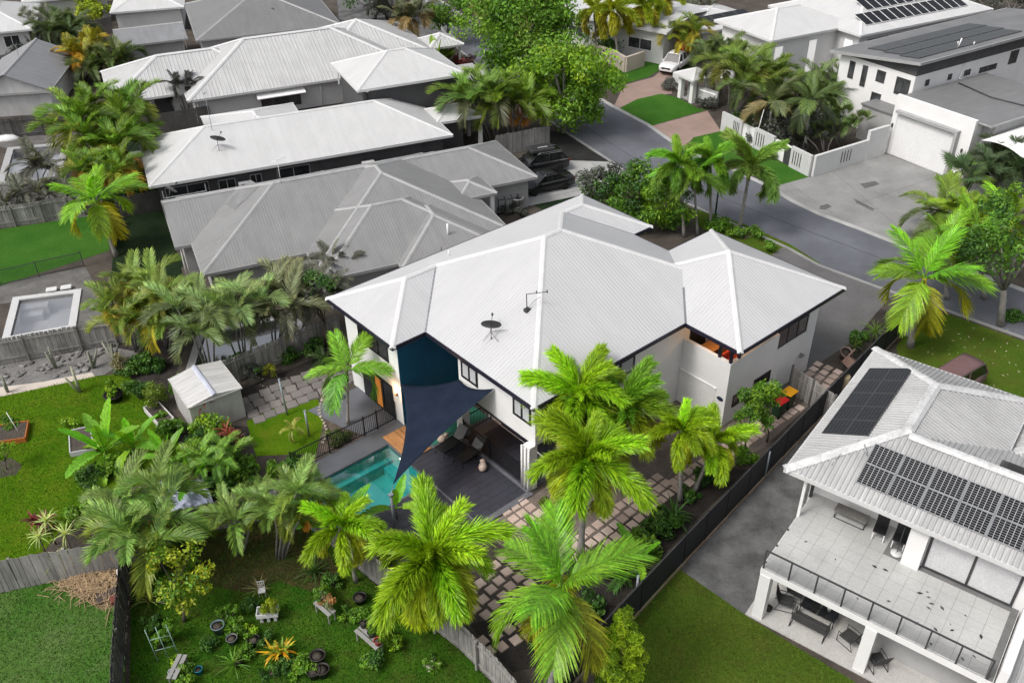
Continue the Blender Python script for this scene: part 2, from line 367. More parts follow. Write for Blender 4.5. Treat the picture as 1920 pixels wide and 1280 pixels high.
sheet('lawn', [(1160, 204), (1195, 186), (1240, 176), (1272, 184), (1310, 204), (1326, 206), (1222, 236)], 0.012, grass_turf)
sheet('lawn', [(1130, 128), (1215, 116), (1228, 98), (1330, 96), (1290, 130), (1236, 132), (1215, 145), (1162, 160)], 0.016, grass_turf)
sheet('lawn', [(1300, 258), (1352, 246), (1518, 332), (1452, 350), (1380, 312), (1285, 278)], 0.014, grass_turf)
sheet('verge', [(1404, 424), (1481, 458), (1538, 494), (1516, 504), (1440, 480), (1300, 420), (1310, 390)], 0.014, grass_olive)
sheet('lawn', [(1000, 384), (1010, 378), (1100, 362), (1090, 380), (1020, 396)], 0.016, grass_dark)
sheet('garden_bed', [(1030, 245), (1056, 248), (1144, 304), (1060, 312), (1030, 310)], 0.010, M('bed_dark', (0.022, 0.022, 0.021), 0.95, 0.4, 0.8, 30, 0.5, bmp=1, bscale=40))
sheet('verge', [(880, 20), (850, 10), (900, -30), (1100, -30), (1100, 100), (960, 86)], 0.010, grass_mat('grass_dry', [(0.16, 0.15, 0.05), (0.10, 0.12, 0.03)], 0.2))
sheet('bare_soil', [(300, 1040), (360, 1014), (430, 992), (548, 972), (610, 1030), (640, 1075), (590, 1110), (520, 1090), (470, 1112), (400, 1100), (330, 1090)], 0.013, grass_mat('worn_turf', [(0.075, 0.065, 0.030), (0.050, 0.060, 0.018)], 0.8, 30, dry='#6a5238', dryamt=0.6))
def joints(name, pairs, mat, z, wdt=.03):
    mb = MB()
    for a, b in pairs: a, b = G(*a, z), G(*b, z); mb.bar(a, b, wdt, .006)
    o = mb.build(name, mat); o['kind'] = 'structure'
side_dirt = M('side_dirt', (0.17, 0.14, 0.12), 0.95, 0.3, 0.7, 14, 0.45, bmp=1.0, bscale=22)
sheet('garden_soil', [HL(2.6, 13.95), HL(13.0, 13.7), HL(13.05, 16.8), HL(20.8, 16.85), HL(21.6, 18.4), HL(13.5, 19.2), HL(4, 18.0), HL(-1, 17.2), HL(-1.0, 14.05)], 0.004, side_dirt, world=True)
sheet('dark_ground', [(170, 250), (262, 262), (300, 360), (330, 470), (345, 520), (270, 560), (205, 560), (215, 440)], 0.005, grass_dark)  # dark turf here, dark mulch in the two sheets below
sheet('dark_ground', [(205, 640), (330, 600), (350, 640), (330, 700), (300, 770), (345, 850), (480, 860), (470, 800), (330, 790), (238, 702)], 0.005, mulch)
sheet('dark_ground', [(440, 735), (600, 668), (640, 650), (640, 672), (470, 760)], 0.005, mulch)
sheet('side_street', [(630, -30), (810, -30), (838, 60), (800, 78), (700, 66), (636, 50)], 0.008, dark_tar)
# drives and paths
sheet('driveway', [(960, 330), (1030, 300), (1150, 304), (1196, 336), (1110, 362), (985, 388), (960, 400)], 0.022, concrete)
sheet('driveway', [(1452, 350), (1518, 332), (1657, 287), (1760, 326), (1800, 345), (1900, 330), (1980, 360), (1760, 480), (1649, 446), (1606, 429), (1535, 403), (1481, 377)], 0.018, exposed)
sheet('driveway', [(1150, 202), (1170, 160), (1225, 145), (1240, 132), (1260, 140), (1260, 176), (1240, 178), (1195, 188), (1160, 205), (1220, 237), (1326, 208), (1352, 246), (1300, 260), (1280, 276), (1211, 234)], 0.010, redpave)
sheet('driveway', [HL(20.0, 8.5), G(1470, 462), G(1538, 497), G(1652, 540), G(1676, 552), G(1640, 590), G(1600, 640), G(1522, 690), HL(20.6, 17), HL(15, 16.9), HL(15, 9)], 0.020, cobble, world=True)
sheet('driveway', [(1720, 640), (1640, 700), (1590, 745), (1450, 872), (1286, 1050), (1262, 1058), (1404, 1157), (1420, 1162), (1700, 900)], 0.008, dark_tar)
sheet('pool_terrace', [(-60, 560), (0, 532), (160, 500), (190, 560), (200, 648), (0, 684), (-60, 695), (-60, 640), (20, 632), (129, 612), (139, 551), (37, 564), (-60, 580)], 0.008, dirt_grey)
sheet('garden_bed', [(-60, 697), (0, 685), (200, 649), (262, 660), (196, 702), (0, 742), (-60, 756)], 0.008, gravel)
sheet('sand_strip', [(-60, 748), (0, 726), (80, 716), (172, 698), (178, 706), (0, 744), (-60, 758)], 0.016, sand)
sheet('yard_dirt', [(-60, 262), (0, 250), (150, 240), (190, 300), (180, 400), (150, 410), (0, 424), (-60, 430), (8, 342), (103, 333), (117, 273), (26, 281)], 0.008, dirt_grey)
sheet('bare_patch', [(100, 1040), (236, 1036), (238, 1130), (190, 1145), (140, 1112)], 0.014, M('straw', (0.30, 0.21, 0.13), 0.95, 0.4, 1.5, 20, 0.5, bmp=1, bscale=22))
sheet('garden_bed', [(600, 740), (650, 760), (690, 800), (690, 830), (640, 850), (596, 846), (606, 792)], 0.016, M('bed_brown', (0.11, 0.085, 0.07), 0.95, 0.35, 1.5, 20, 0.5, bmp=1, bscale=26))
sheet('garden_bed', [(1060, 1100), (1260, 960), (1330, 900), (1330, 870), (1400, 880), (1280, 1000), (1130, 1165), (1050, 1240), (960, 1260), (880, 1170), (1000, 1140)], 0.008, mulch)
sheet('garden_bed', [(1600, 640), (1650, 580), (1698, 590), (1600, 690), (1575, 700)], 0.026, mulch)
joints('driveway_joints', [((1060, 312), (1100, 362)), ((1000, 345), (1160, 318)), ((1010, 372), (1175, 340)), ((1110, 305), (1150, 350))], M('joint_dark', (.12, .12, .12), .9), .024)
joints('driveway_joints', [((1480, 345), (1590, 420)), ((1560, 320), (1690, 430)), ((1600, 385), (1760, 330))], MATS['joint_dark'], .0205, .02)
sheet('oil_stain', [(1538, 386), (1552, 383), (1560, 388), (1546, 394), (1536, 392)], .0215, M('stain', (.11, .11, .11), .8, .3, 3, 20, .3))
sheet('oil_stain', [(1600, 372), (1612, 378), (1640, 392), (1636, 396), (1606, 381)], .0215, MATS['stain'])
sheet('oil_stain', [(1612, 345), (1640, 340), (1650, 346), (1622, 354)], .0215, MATS['stain'])
sheet('road_patch', [(1360, 345), (1400, 362), (1388, 372), (1348, 354)], .009, M('patch', (.10, .102, .115), .85, .2, 1, 40, .3))
sheet('road_patch', [(1700, 505), (1760, 528), (1748, 540), (1690, 516)], .009, MATS['patch'])
joints('road_seam', [((900, 110), (1060, 215)), ((1060, 215), (1230, 322)), ((1230, 322), (1480, 420)), ((1480, 420), (1920, 585))], M('seam', (.085, .088, .10), .9), .0075, .10)
# slab terrace strip behind the shed, patio by the sliding door
# pools -----------------------------------------------------------
def water_mat(name, tint, gl=(0.6, 0.7, 0.72), dens=0.0):
    m, n, b = nodes(name); n.nodes.remove(b)
    t = n.nodes.new('ShaderNodeBsdfTransparent'); t.inputs[0].default_value = (*tint, 1)
    g = n.nodes.new('ShaderNodeBsdfGlossy'); g.inputs[0].default_value = (1, 1, 1, 1); g.inputs['Roughness'].default_value = 0.04
    f = n.nodes.new('ShaderNodeFresnel'); f.inputs[0].default_value = 1.33
    p = world_pos(n); bp = n.nodes.new('ShaderNodeBump'); bp.inputs['Strength'].default_value = 0.05; bp.inputs['Distance'].default_value = 0.02
    n.links.new(noise(n, p, 3.5, 3), bp.inputs['Height']); n.links.new(bp.outputs[0], g.inputs['Normal']); n.links.new(bp.outputs[0], f.inputs['Normal'])
    x = n.nodes.new('ShaderNodeMixShader'); n.links.new(mathn(n, 'MULTIPLY', f.outputs[0], 0.4), x.inputs[0]); n.links.new(t.outputs[0], x.inputs[1]); n.links.new(g.outputs[0], x.inputs[2])
    n.links.new(x.outputs[0], n.nodes['Material Output'].inputs[0]); MATS[name] = m; return m
water_teal = water_mat('water_teal', (0.33, 0.80, 0.80)); water_grey = water_mat('water_grey', (0.75, 0.75, 0.76))
pool_blue = M('pool_blue', (0.21, 0.43, 0.42), 0.6, 0.12, 0.8, 8, 0.06); pool_grey = M('pool_grey', (0.42, 0.42, 0.425), 0.7, 0.15, 0.8, 10, 0.08)
def pool(key, basin, water, depth, coping=None, cmat=None, cz=0.10, steps=()):
    P = [Vector((p.x, p.y, 0)) for p in POOLS[key]]; c = sum(P, Vector()) / 4; n = 4
    mb = MB(); f = [Vector((p.x, p.y, -depth)) for p in P]
    mb.poly(f)
    for i in range(4): mb.poly([P[i], P[(i + 1) % 4], f[(i + 1) % 4], f[i]])
    for (s0, s1, t0, t1, zt) in steps:       # underwater ledges as fractions of the basin
        q = lambda s, t: P[0].lerp(P[1], s).lerp(P[3].lerp(P[2], s), t)
        mb.prism([q(s0, t0), q(s1, t0), q(s1, t1), q(s0, t1)], -depth, zt)
    o = mb.build('pool_basin', basin, fix=False); o['kind'] = 'structure'
    wsh = MB().poly([(p.x, p.y, -0.06) for p in P]).build('water', water); wsh['kind'] = 'structure'
    if coping:
        mb = MB(); O = []
        for i in range(4):
            a, b, d = P[i], P[(i + 1) % 4], P[i - 1]
            e1 = (b - a).normalized(); e0 = (a - d).normalized(); n1 = Vector((e1.y, -e1.x, 0)); n0 = Vector((e0.y, -e0.x, 0))
            if (a - c).dot(n1) < 0: n1 = -n1
            if (a - c).dot(n0) < 0: n0 = -n0
            k = (n0 + n1); k = k / (k.dot(n1)); O.append(a + k * coping)
        for i in range(4):
            j = (i + 1) % 4
            a, b, cc, d = P[i], P[j], O[j], O[i]
            mb.add([(*a.xy, -0.1), (*b.xy, -0.1), (*cc.xy, -0.1), (*d.xy, -0.1), (*a.xy, cz), (*b.xy, cz), (*cc.xy, cz), (*d.xy, cz)],
                   [(4, 5, 6, 7), (0, 1, 5, 4), (2, 3, 7, 6)])
        o = mb.build('pool_coping', cmat, fix=True); o['kind'] = 'structure'
pool('ours', pool_blue, water_teal, 1.35, steps=((0.0, 1, 0, 0.10, -0.7), (0.9, 1, 0.10, 1, -0.9)))
pool('left', pool_grey, water_grey, 1.0, 0.45, M('coping_pale', (0.52, 0.52, 0.52), 0.7, 0.06), steps=((0.03, 0.5, 0, 0.14, -0.3), (0.03, 0.4, 0.14, 0.28, -0.55)))
pool('far', pool_grey, water_grey, 1.0, 0.55, M('coping_grey', (0.36, 0.36, 0.36), 0.7, 0.08), steps=((0, 0.45, 0.3, 1, -0.25),))
pool('mid', M('pool_dim', (0.17, 0.17, 0.172), 0.7, 0.2), water_grey, 0.9, 0.45, MATS['coping_grey'], steps=((0.8, 1, 0, 1, -0.25), (0.68, 0.8, 0, 1, -0.5)))
# pool deck: dark tiles laid one by one around our pool ------------
tile_m = M('slate_tile', (0.040, 0.041, 0.054), 0.55, 0.2, 0.9, 14, 0.15, spec=0.4)
grout = M('grout', (0.13, 0.13, 0.145), 0.8, 0.2)
deck = empty('pool_deck', (HX, HY, 0), HYAW, kind='structure')
base = MB()
for (u0, u1, v0, v1) in ((-0.9, 2.3, 6.25, 13.95), (-7.9, 0.6, 4.9, 6.25), (-5.2, -0.9, 9.95, 13.95), (2.3, 4.5, 7.6, 13.6)):
    base.span(u0, u1, -v1, -v0, -0.09, 0.062)
inst('screed', base.mesh('screed', grout), deck)
TW, TL = 0.40, 0.60
tile_me = MB().span(-TL / 2 + .006, TL / 2 - .006, -TW / 2 + .006, TW / 2 - .006, -0.012, 0.012).mesh('tile', tile_m)
half_me = MB().span(-TL / 4 + .006, TL / 4 - .006, -TW / 2 + .006, TW / 2 - .006, -0.012, 0.012).mesh('tile', tile_m)
random.seed(4)
def lay(u0, u1, v0, v1):
    r = 0; v = v0 + TW / 2
    while v < v1 - TW / 2 + 1e-3:
        u = u0 + TL / 2 + (0.3 if r % 2 else 0)
        if r % 2: inst('tile', half_me, deck, (u0 + TL / 4, -v, 0.066))
        while u < u1 - TL / 2 + 1e-3:
            inst('tile', tile_me, deck, (u, -v, 0.066 + random.uniform(-.0015, .0015))); u += TL
        if u - TL / 2 + TL / 2 <= u1 + 1e-3: inst('tile', half_me, deck, (u - TL / 4, -v, 0.066))
        v += TW; r += 1
lay(-0.9, 2.3, 8.02, 13.95); lay(-5.2, -0.9, 10.05, 13.95); lay(2.3, 4.4, 8.9, 13.5)
plain = MB().span(-7.9, 0.62, -6.22, -4.95, 0.062, 0.078); inst('paving', plain.mesh('paving', M('deck_grey', (0.10, 0.105, 0.12), 0.7, 0.15, 0.7, 16, 0.1)), deck)
# side patio by the sliding door
patio = sheet('patio', [HL(-2.6, 1.0), HL(0.62, 1.0), HL(0.62, 4.9), HL(-1.4, 4.9), HL(-1.9, 3.6)], 0.05, M('patio_grey', (0.13, 0.135, 0.155), 0.7, 0.12, 0.7, 16, 0.08), world=True)
# paved paths: single pavers -------------------------------------
pav_pink = M('paver', None, 0.85, 0.15, 1.2, 18, 0.12, objc=True)
paver_me = bpy.data.meshes.new('x')
def paver_mesh(s): 
    h = s / 2; k = 0.02
    return MB().add([(-h, -h, 0), (h, -h, 0), (h, h, 0), (-h, h, 0), (-h + k, -h + k, .05), (h - k, -h + k, .05), (h - k, h - k, .05), (-h + k, h - k, .05)], [(4, 5, 6, 7), (0, 1, 5, 4), (1, 2, 6, 5), (2, 3, 7, 6), (3, 0, 4, 7)]).mesh('paver', pav_pink)
pm = paver_mesh(0.44); pm2 = paver_mesh(0.62)
def paver_run(root, a, b, across, step, me, cols, yaw=HYAW, jit=0.03):
    a, b = Vector(a), Vector(b); d = b - a; L = d.length; t = d / L; s = Vector((-t.y, t.x, 0)); n = int(L / step) + 1
    for i in range(n):
        for k in range(across):
            p = a + t * (i * step) + s * ((k - (across - 1) / 2) * step)
            inst('paver', me, root, (p.x + random.uniform(-jit, jit), p.y + random.uniform(-jit, jit), 0.004 + random.uniform(0, .008)), (random.uniform(-.015, .015), random.uniform(-.015, .015), yaw + random.uniform(-.06, .06)), color=random.choice(cols))
pink = [(0.60, 0.46, 0.39), (0.54, 0.42, 0.36), (0.50, 0.38, 0.32), (0.64, 0.51, 0.44)]
path = empty('garden_path', kind='structure')
paver_run(path, G(1552, 690), G(1500, 748), 3, 0.58, pm, pink)
paver_run(path, G(1490, 760), G(1262, 915), 2, 0.56, pm, pink)
paver_run(path, G(1250, 905), G(1075, 1045), 3, 0.56, pm, pink)
paver_run(path, G(965, 950), G(1085, 1050), 3, 0.54, pm, pink)
paver_run(path, G(975, 1060), G(890, 1160), 4, 0.60, pm, pink)
paver_run(path, G(985, 1180), G(900, 1215), 2, 0.60, pm, pink)
pathb = empty('side_path', kind='structure')
paver_run(pathb, G(470, 770), G(655, 690), 4, 0.66, pm2, [(0.22, 0.20, 0.19), (0.26, 0.23, 0.215), (0.19, 0.175, 0.165)], yaw=0.42)
# ================================================================== fences
def along(P, step):
    out = []; P = [Vector(p) for p in P]
    for a, b in zip(P, P[1:]):
        d = b - a; n = max(1, int(d.length / step))
        for i in range(n): out.append((a + d * ((i + .5) / n), atan2(d.y, d.x)))
    return out
def timber_fence(label, P, h=1.8, w=0.125, mat=wood_grey, single=True, side=1, rails=True, dark=False):
    P = [Vector((p[0], p[1], 0)) for p in P]; root = empty('timber_fence', P[0], label=label, cat='fence', group='timber paling fences')
    o0 = P[0]; me = MB().span(-w / 2 + .004, w / 2 - .004, -.008, .008, 0.03, h).mesh('paling', mat)
    pal = along(P, w)
    if single and len(pal) <= 300:
        for p, a in pal:
            q = inst('paling', me, root, (p.x - o0.x, p.y - o0.y, random.uniform(-.035, .02)), (random.uniform(-.012, .012), random.uniform(-.012, .012), a + random.uniform(-.03, .03)))
    else:
        mb = MB()
        for p, a in pal: mb.box((p.x - o0.x, p.y - o0.y, h / 2 + random.uniform(-.03, .02)), (w - .01, .016, h - .03), a + random.uniform(-.03, .03))
        q = inst('paling_row', mb.mesh('paling_row', mat), root); q['kind'] = 'stuff'
    for a, b in zip(P, P[1:]):
        d = (b - a).normalized(); n = Vector((-d.y, d.x, 0)) * side
        for z in ((0.35, h - 0.3) if rails else ()):
            mb = MB().bar(a - o0 + n * .035 + Vector((0, 0, z)), b - o0 + n * .035 + Vector((0, 0, z)), .045, .08); inst('rail', mb.mesh('rail', mat), root)
    pm_ = MB().span(-.05, .05, -.05, .05, 0, h - .02).mesh('post', mat)
    for p, a in along(P, 2.4):
        n = Vector((-sin(a), cos(a), 0)) * side
        inst('post', pm_, root, (p.x - o0.x + n.x * .1, p.y - o0.y + n.y * .1, 0), (0, 0, a))
    return root
random.seed(11)
timber_fence('weathered grey timber fence at the lower left edge, above the pale green lawn', [G(-90, 1135), G(0, 1112), G(78, 1095), G(200, 1076), G(246, 1062)], 1.85, 0.19, side=1)
timber_fence('grey timber fence between the shaded garden lawn and the grey cloth', [G(246, 1062), G(330, 1012), G(420, 990), G(556, 966)], 1.75, 0.15, side=1)
timber_fence('timber fence with rails running below the pool down to the bottom edge', [G(556, 966), G(640, 1038), G(700, 1090), G(862, 1217), G(935, 1290), G(1000, 1370)], 1.8, 0.14, side=-1)
timber_fence('dark mossy timber fence running down to the bottom edge beside the straw heap', [G(246, 1062), G(236, 1180), G(230, 1290), G(226, 1400)], 1.8, 0.15, mat=wood_dark, side=1)
timber_fence('weathered fence with long rails between the grey pool and the cactus bed', [G(-70, 697), G(0, 684), G(110, 664), G(200, 648), G(240, 642)], 1.75, 0.12, side=-1)
timber_fence('pale grey timber fence behind the white garden shed', [G(425, 724), G(470, 704), G(515, 686), G(560, 666), G(640, 632)], 1.7, 0.14, side=-1)
timber_fence('dark timber fence along the far edge of the top left pool yard', [G(-60, 272), G(0, 262), G(110, 250), G(165, 246)], 1.9, 0.15, mat=wood_dark, side=-1)
timber_fence('dark timber fence between the long white roof and the rib-roofed house', [G(240, 262), G(262, 256), G(330, 244), G(398, 232)], 1.8, 0.15, mat=wood_dark, single=False)
timber_fence('pale timber fence with panels above the green lawn strip on the left', [G(-60, 440), G(0, 428), G(60, 420), G(105, 411), G(160, 404)], 1.7, 0.16, mat=wood_grey, side=-1)
timber_fence('long rail fence running beside the tall left palms', [G(210, 470), G(203, 425), G(196, 370), G(186, 300), G(178, 255)], 1.5, 0.15, mat=wood_grey, single=False)
timber_fence('dark timber fence beside the corner of the grey ribbed roof', [G(222, 410), G(262, 402), G(310, 392)], 1.7, 0.14, mat=wood_dark, single=False)
timber_fence('short pale timber fence behind the car with a roof box', [G(930, 294), G(975, 285), G(1031, 274)], 1.9, 0.12, mat=wood_grey)
timber_fence('dark timber fence by the green lawn at the top left roofs', [G(160, 70), G(190, 66), G(215, 62)], 1.9, 0.2, mat=wood_dark, single=False)
timber_fence('grey timber fence behind the shed roof at the left edge', [G(-20, 142), G(20, 132), G(100, 118)], 1.8, 0.2, single=False)
# dark sheet fence along our right boundary
def sheet_fence():
    P = [G(1703, 611), G(1655, 661), G(1606, 712), G(1558, 762), G(1500, 822), G(1438, 887), G(1360, 970), G(1280, 1055), G(1200, 1142), G(1127, 1222), G(1075, 1278), G(1010, 1350)]
    root = empty('boundary_fence', P[0], label='long charcoal panel fence running diagonally between the stepping path and the dark driveway', cat='fence')
    pan = M('fence_black', (0.020, 0.021, 0.023), 0.6, 0.2, 1.2, 20, 0.1, spec=0.3); o0 = P[0]
    for a, b in zip(P, P[1:]):
        a2, b2 = a - o0, b - o0; d = b2 - a2; n = max(1, round(d.length / 2.3))
        for i in range(n):
            p, q = a2 + d * (i / n), a2 + d * ((i + 1) / n)
            inst('panel', MB().bar(p + Vector((0, 0, .93)), q + Vector((0, 0, .93)), .025, 1.68).mesh('panel', pan), root)
            inst('top_rail', MB().bar(p + Vector((0, 0, 1.785)), q + Vector((0, 0, 1.785)), .055, .04).mesh('top_rail', dark_metal), root)
            inst('post', MB().box(p + Vector((0, 0, .91)), (.07, .07, 1.82), atan2(d.y, d.x)).mesh('post', black_metal), root)
            inst('plinth', MB().bar(p + Vector((.06, -.06, .075)), q + Vector((.06, -.06, .075)), .05, .15).mesh('plinth', wood_brown), root)
sheet_fence()
def picket_fence(label, P, h=1.2, mat=black_metal, gap=0.1, t=0.02, z0=0.0, name='pool_fence', posts=2.2, cat='fence'):
    P = [Vector((p[0], p[1], 0)) for p in P]; root = empty(name, (P[0].x, P[0].y, z0), label=label, cat=cat); o0 = P[0]
    for a, b in zip(P, P[1:]):
        a2, b2 = a - o0, b - o0; d = b2 - a2; nb = max(1, round(d.length / posts)); ang = atan2(d.y, d.x)
        for i in range(nb):
            p, q = a2 + d * (i / nb), a2 + d * ((i + 1) / nb); mb = MB(); L = (q - p).length; k = int(L / gap)
            for j in range(1, k): mb.box(p.lerp(q, j / k) + Vector((0, 0, h / 2 + .04)), (t, t, h - .1), ang)
            inst('picket_panel', mb.mesh('picket_panel', mat), root)
            for z in (.12, h - .08): inst('rail', MB().bar(p + Vector((0, 0, z)), q + Vector((0, 0, z)), .035, .04).mesh('rail', mat), root)
        for i in range(nb + 1): inst('post', MB().box(a2 + d * (i / nb) + Vector((0, 0, h / 2 + .03)), (.06, .06, h + .06), ang).mesh('post', mat), root)
    return root
picket_fence('black picket fence between the pool paving and the small garden bed', [HL(0.55, 4.85), HL(-0.6, 4.85), HL(-1.4, 4.85), HL(-5.6, 4.75)], 1.2, z0=0.05)
picket_fence('black picket fence along the edge of the covered patio behind the sun loungers', [HL(2.35, 8.5), HL(2.35, 10.6), HL(2.4, 13.2)], 1.2, z0=0.07, gap=0.08)
picket_fence('black picket gate panel inside the covered patio', [HL(2.7, 8.25), HL(4.4, 8.2)], 1.2, z0=0.07)
picket_fence('thin dark wire fence at the lower edge of the green lawn strip on the left', [G(-60, 548), G(0, 536), G(74, 519), G(158, 500)], 1.2, gap=0.13, mat=dark_metal)

# ------------------------------------------------------------------ grass blades on the nearer lawns
def inside(pt, poly):
    c = False; x, y = pt
    for (x0, y0), (x1, y1) in zip(poly, poly[1:] + poly[:1]):
        if (y0 > y) != (y1 > y) and x < (x1 - x0) * (y - y0) / (y1 - y0) + x0: c = not c
    return c
def blades(px_poly, per, hgt, pal, seed, name='grass_blades', vis=1.0):
    R_ = random.Random(seed); P = [G(*p).xy for p in px_poly]; P = [(p[0], p[1]) for p in P]
    x0, x1, y0, y1 = min(p[0] for p in P), max(p[0] for p in P), min(p[1] for p in P), max(p[1] for p in P)
    n = min(60000, int((x1 - x0) * (y1 - y0) * per)); V = []; F_ = []; VC = []
    for _ in range(n):
        x, y = R_.uniform(x0, x1), R_.uniform(y0, y1)
        if not inside((x, y), P): continue
        d = R_.uniform(0, 6.28); h = hgt * R_.uniform(.5, 1.4); w_ = .012 + .02 * R_.random(); lx, ly = R_.uniform(-.6, .6) * h, R_.uniform(-.6, .6) * h
        b = len(V); V += [(x - w_ * cos(d), y - w_ * sin(d), .01), (x + w_ * cos(d), y + w_ * sin(d), .01), (x + lx, y + ly, h)]; F_.append((b, b + 1, b + 2)); c = R_.choice(pal); k = R_.uniform(.6, 1.35); VC += [(c[0] * k, c[1] * k, c[2] * k)] * 3
    mb = MB(); mb.v = V; mb.f = F_; mb.vc = VC; o = mb.build(name, leafv); tag(o, 'short lawn grass', 'grass', kind='stuff'); return o
def lawn_px(o): return [pix_xy(v.co) for v in o.data.vertices]
GB = [(.07, .145, .008), (.095, .17, .012), (.05, .115, .006)]
# ================================================================== building helpers (local frame: x = u, y = -v)
def cap_line(mb, a, b, w=0.16, h=0.035, lift=0.0):
    a, b = Vector(a), Vector(b); t = (b - a).normalized(); s = t.cross(Vector((0, 0, 1)))
    if s.length < 1e-4: return
    s.normalize(); up = s.cross(t); k = Vector((0, 0, 1))
    P = []
    for p in (a - t * .03 + k * lift, b + t * .03 + k * lift):
        P += [p - s * w - k * (w * .30), p - s * w * .35 + k * h, p + s * w * .35 + k * h, p + s * w - k * (w * .30)]
    mb.add(P, [(0, 4, 5, 1), (1, 5, 6, 2), (2, 6, 7, 3), (0, 1, 2, 3), (7, 6, 5, 4)])
RIBS = dict(roof_white=(.20, .012), roof_pale=(.36, .040), roof_clean=(.20, .010), roof_grey=(.20, .014), roof_dark=(.25, .012), roof_slate=(.25, .012), roof_worn=(.20, .042), roof_shed=(.35, .016))
def roof_face(mb, pts, eave_a, eave_b, rib=None):
    """sloping sheet with UVs in metres (u along the eave, v up the slope) and raised ribs running up the slope"""
    a, b = Vector(eave_a), Vector(eave_b); t = (b - a).normalized(); P = [Vector(p) for p in pts]
    n = Vector()
    for i in range(1, len(P) - 1): n += (P[i] - P[0]).cross(P[i + 1] - P[0])
    if n.z < 0: P.reverse(); n = -n
    n.normalize(); s = n.cross(t); Q = [((p - a).dot(t), (p - a).dot(s)) for p in P]
    mb.poly(P, Q)
    if not rib: return
    pitch, h = rib; u0, u1 = min(q[0] for q in Q), max(q[0] for q in Q); k = math.ceil(u0 / pitch)
    while k * pitch < u1:
        u = k * pitch + .013; ys = []
        for (xa, ya), (xb, yb) in zip(Q, Q[1:] + Q[:1]):
            if (xa <= u) != (xb <= u): ys.append(ya + (yb - ya) * (u - xa) / (xb - xa))
        ys.sort()
        for y0, y1 in zip(ys[::2], ys[1::2]):
            if y1 - y0 < .12: continue
            S = lambda du, y, z: a + t * (u + du) + s * y + n * z
            wb, wt = h * 1.25, h * .55
            mb.add([S(-wb, y0, 0), S(-wt, y0, h), S(wt, y0, h), S(wb, y0, 0), S(-wb, y1, 0), S(-wt, y1, h), S(wt, y1, h), S(wb, y1, 0)], [(0, 1, 5, 4), (1, 2, 6, 5), (2, 3, 7, 6), (0, 3, 2, 1)])
        k += 1
def hip_block(root, u0, u1, v0, v1, E, t, mat, cap, fas, gables='', fh=0.2, name='roof', soffit=True, skip=()):
    W, D = u1 - u0, v1 - v0; m = min(W, D) / 2; h = t * m; mb = MB(); rb_ = RIBS.get(mat.name)
    p = lambda u, v, z=0: (u, -v, E + z)
    caps = []
    if W >= D:
        ra = p(u0 if 'L' in gables else u0 + m, v0 + m, h); rb = p(u1 if 'R' in gables else u1 - m, v0 + m, h)
        roof_face(mb, [p(u0, v1), p(u1, v1), rb, ra], p(u0, v1), p(u1, v1), rb_); roof_face(mb, [p(u0, v0), p(u1, v0), rb, ra], p(u0, v0), p(u1, v0), rb_)
        for g, u, r in (('L', u0, ra), ('R', u1, rb)):
            if g in gables: pass
            else:
                roof_face(mb, [p(u, v0), p(u, v1), r], p(u, v0), p(u, v1), rb_); caps += [(p(u, v_), r) for i_, v_ in enumerate((v0, v1)) if g + str(i_) not in skip]
        if (Vector(ra) - Vector(rb)).length > .05: caps.append((ra, rb))
    else:
        ra = p(u0 + m, v0 if 'B' in gables else v0 + m, h); rb = p(u0 + m, v1 if 'F' in gables else v1 - m, h)
        roof_face(mb, [p(u0, v0), p(u0, v1), rb, ra], p(u0, v0), p(u0, v1), rb_); roof_face(mb, [p(u1, v0), p(u1, v1), rb, ra], p(u1, v0), p(u1, v1), rb_)
        for g, v, r in (('B', v0, ra), ('F', v1, rb)):
            if g in gables: pass
            else:
                roof_face(mb, [p(u0, v), p(u1, v), r], p(u0, v), p(u1, v), rb_); caps += [(p(u_, v), r) for i_, u_ in enumerate((u0, u1)) if g + str(i_) not in skip]
        if (Vector(ra) - Vector(rb)).length > .05: caps.append((ra, rb))
    ro = inst(name, mb.mesh(name, mat), root)
    mc = MB()
    for a, b in caps: cap_line(mc, a, b, .16 if not rb_ or rb_[1] < .02 else .24, .04, 0 if not rb_ else rb_[1] * 1.15)
    inst('ridge_capping', mc.mesh('ridge_capping', cap), ro)
    mf = MB(); e = .035
    mf.span(u0 - e, u1 + e, -v1 - e, -v1 + .05, E - fh, E + .012); mf.span(u0 - e, u1 + e, -v0 - .05, -v0 + e, E - fh, E + .012)
    mf.span(u0 - e, u0 + .05, -v1 + .052, -v0 - .052, E - fh, E + .010); mf.span(u1 - .05, u1 + e, -v1 + .052, -v0 - .052, E - fh, E + .010)
    inst('fascia', mf.mesh('fascia', fas), root)
    if soffit: inst('soffit', MB().poly([(u0 + .05, -v0 - .05, E - fh + .03), (u1 - .05, -v0 - .05, E - fh + .03), (u1 - .05, -v1 + .05, E - fh + .03), (u0 + .05, -v1 + .05, E - fh + .03)]).mesh('soffit', white_wall), root)
    return ro
def walls(root, u0, u1, v0, v1, z0, z1, mat, name='wall', eps=0):
    return inst(name, MB().span(u0 + eps, u1 - eps, -v1 + eps, -v0 - eps, z0, z1).mesh(name, mat), root)
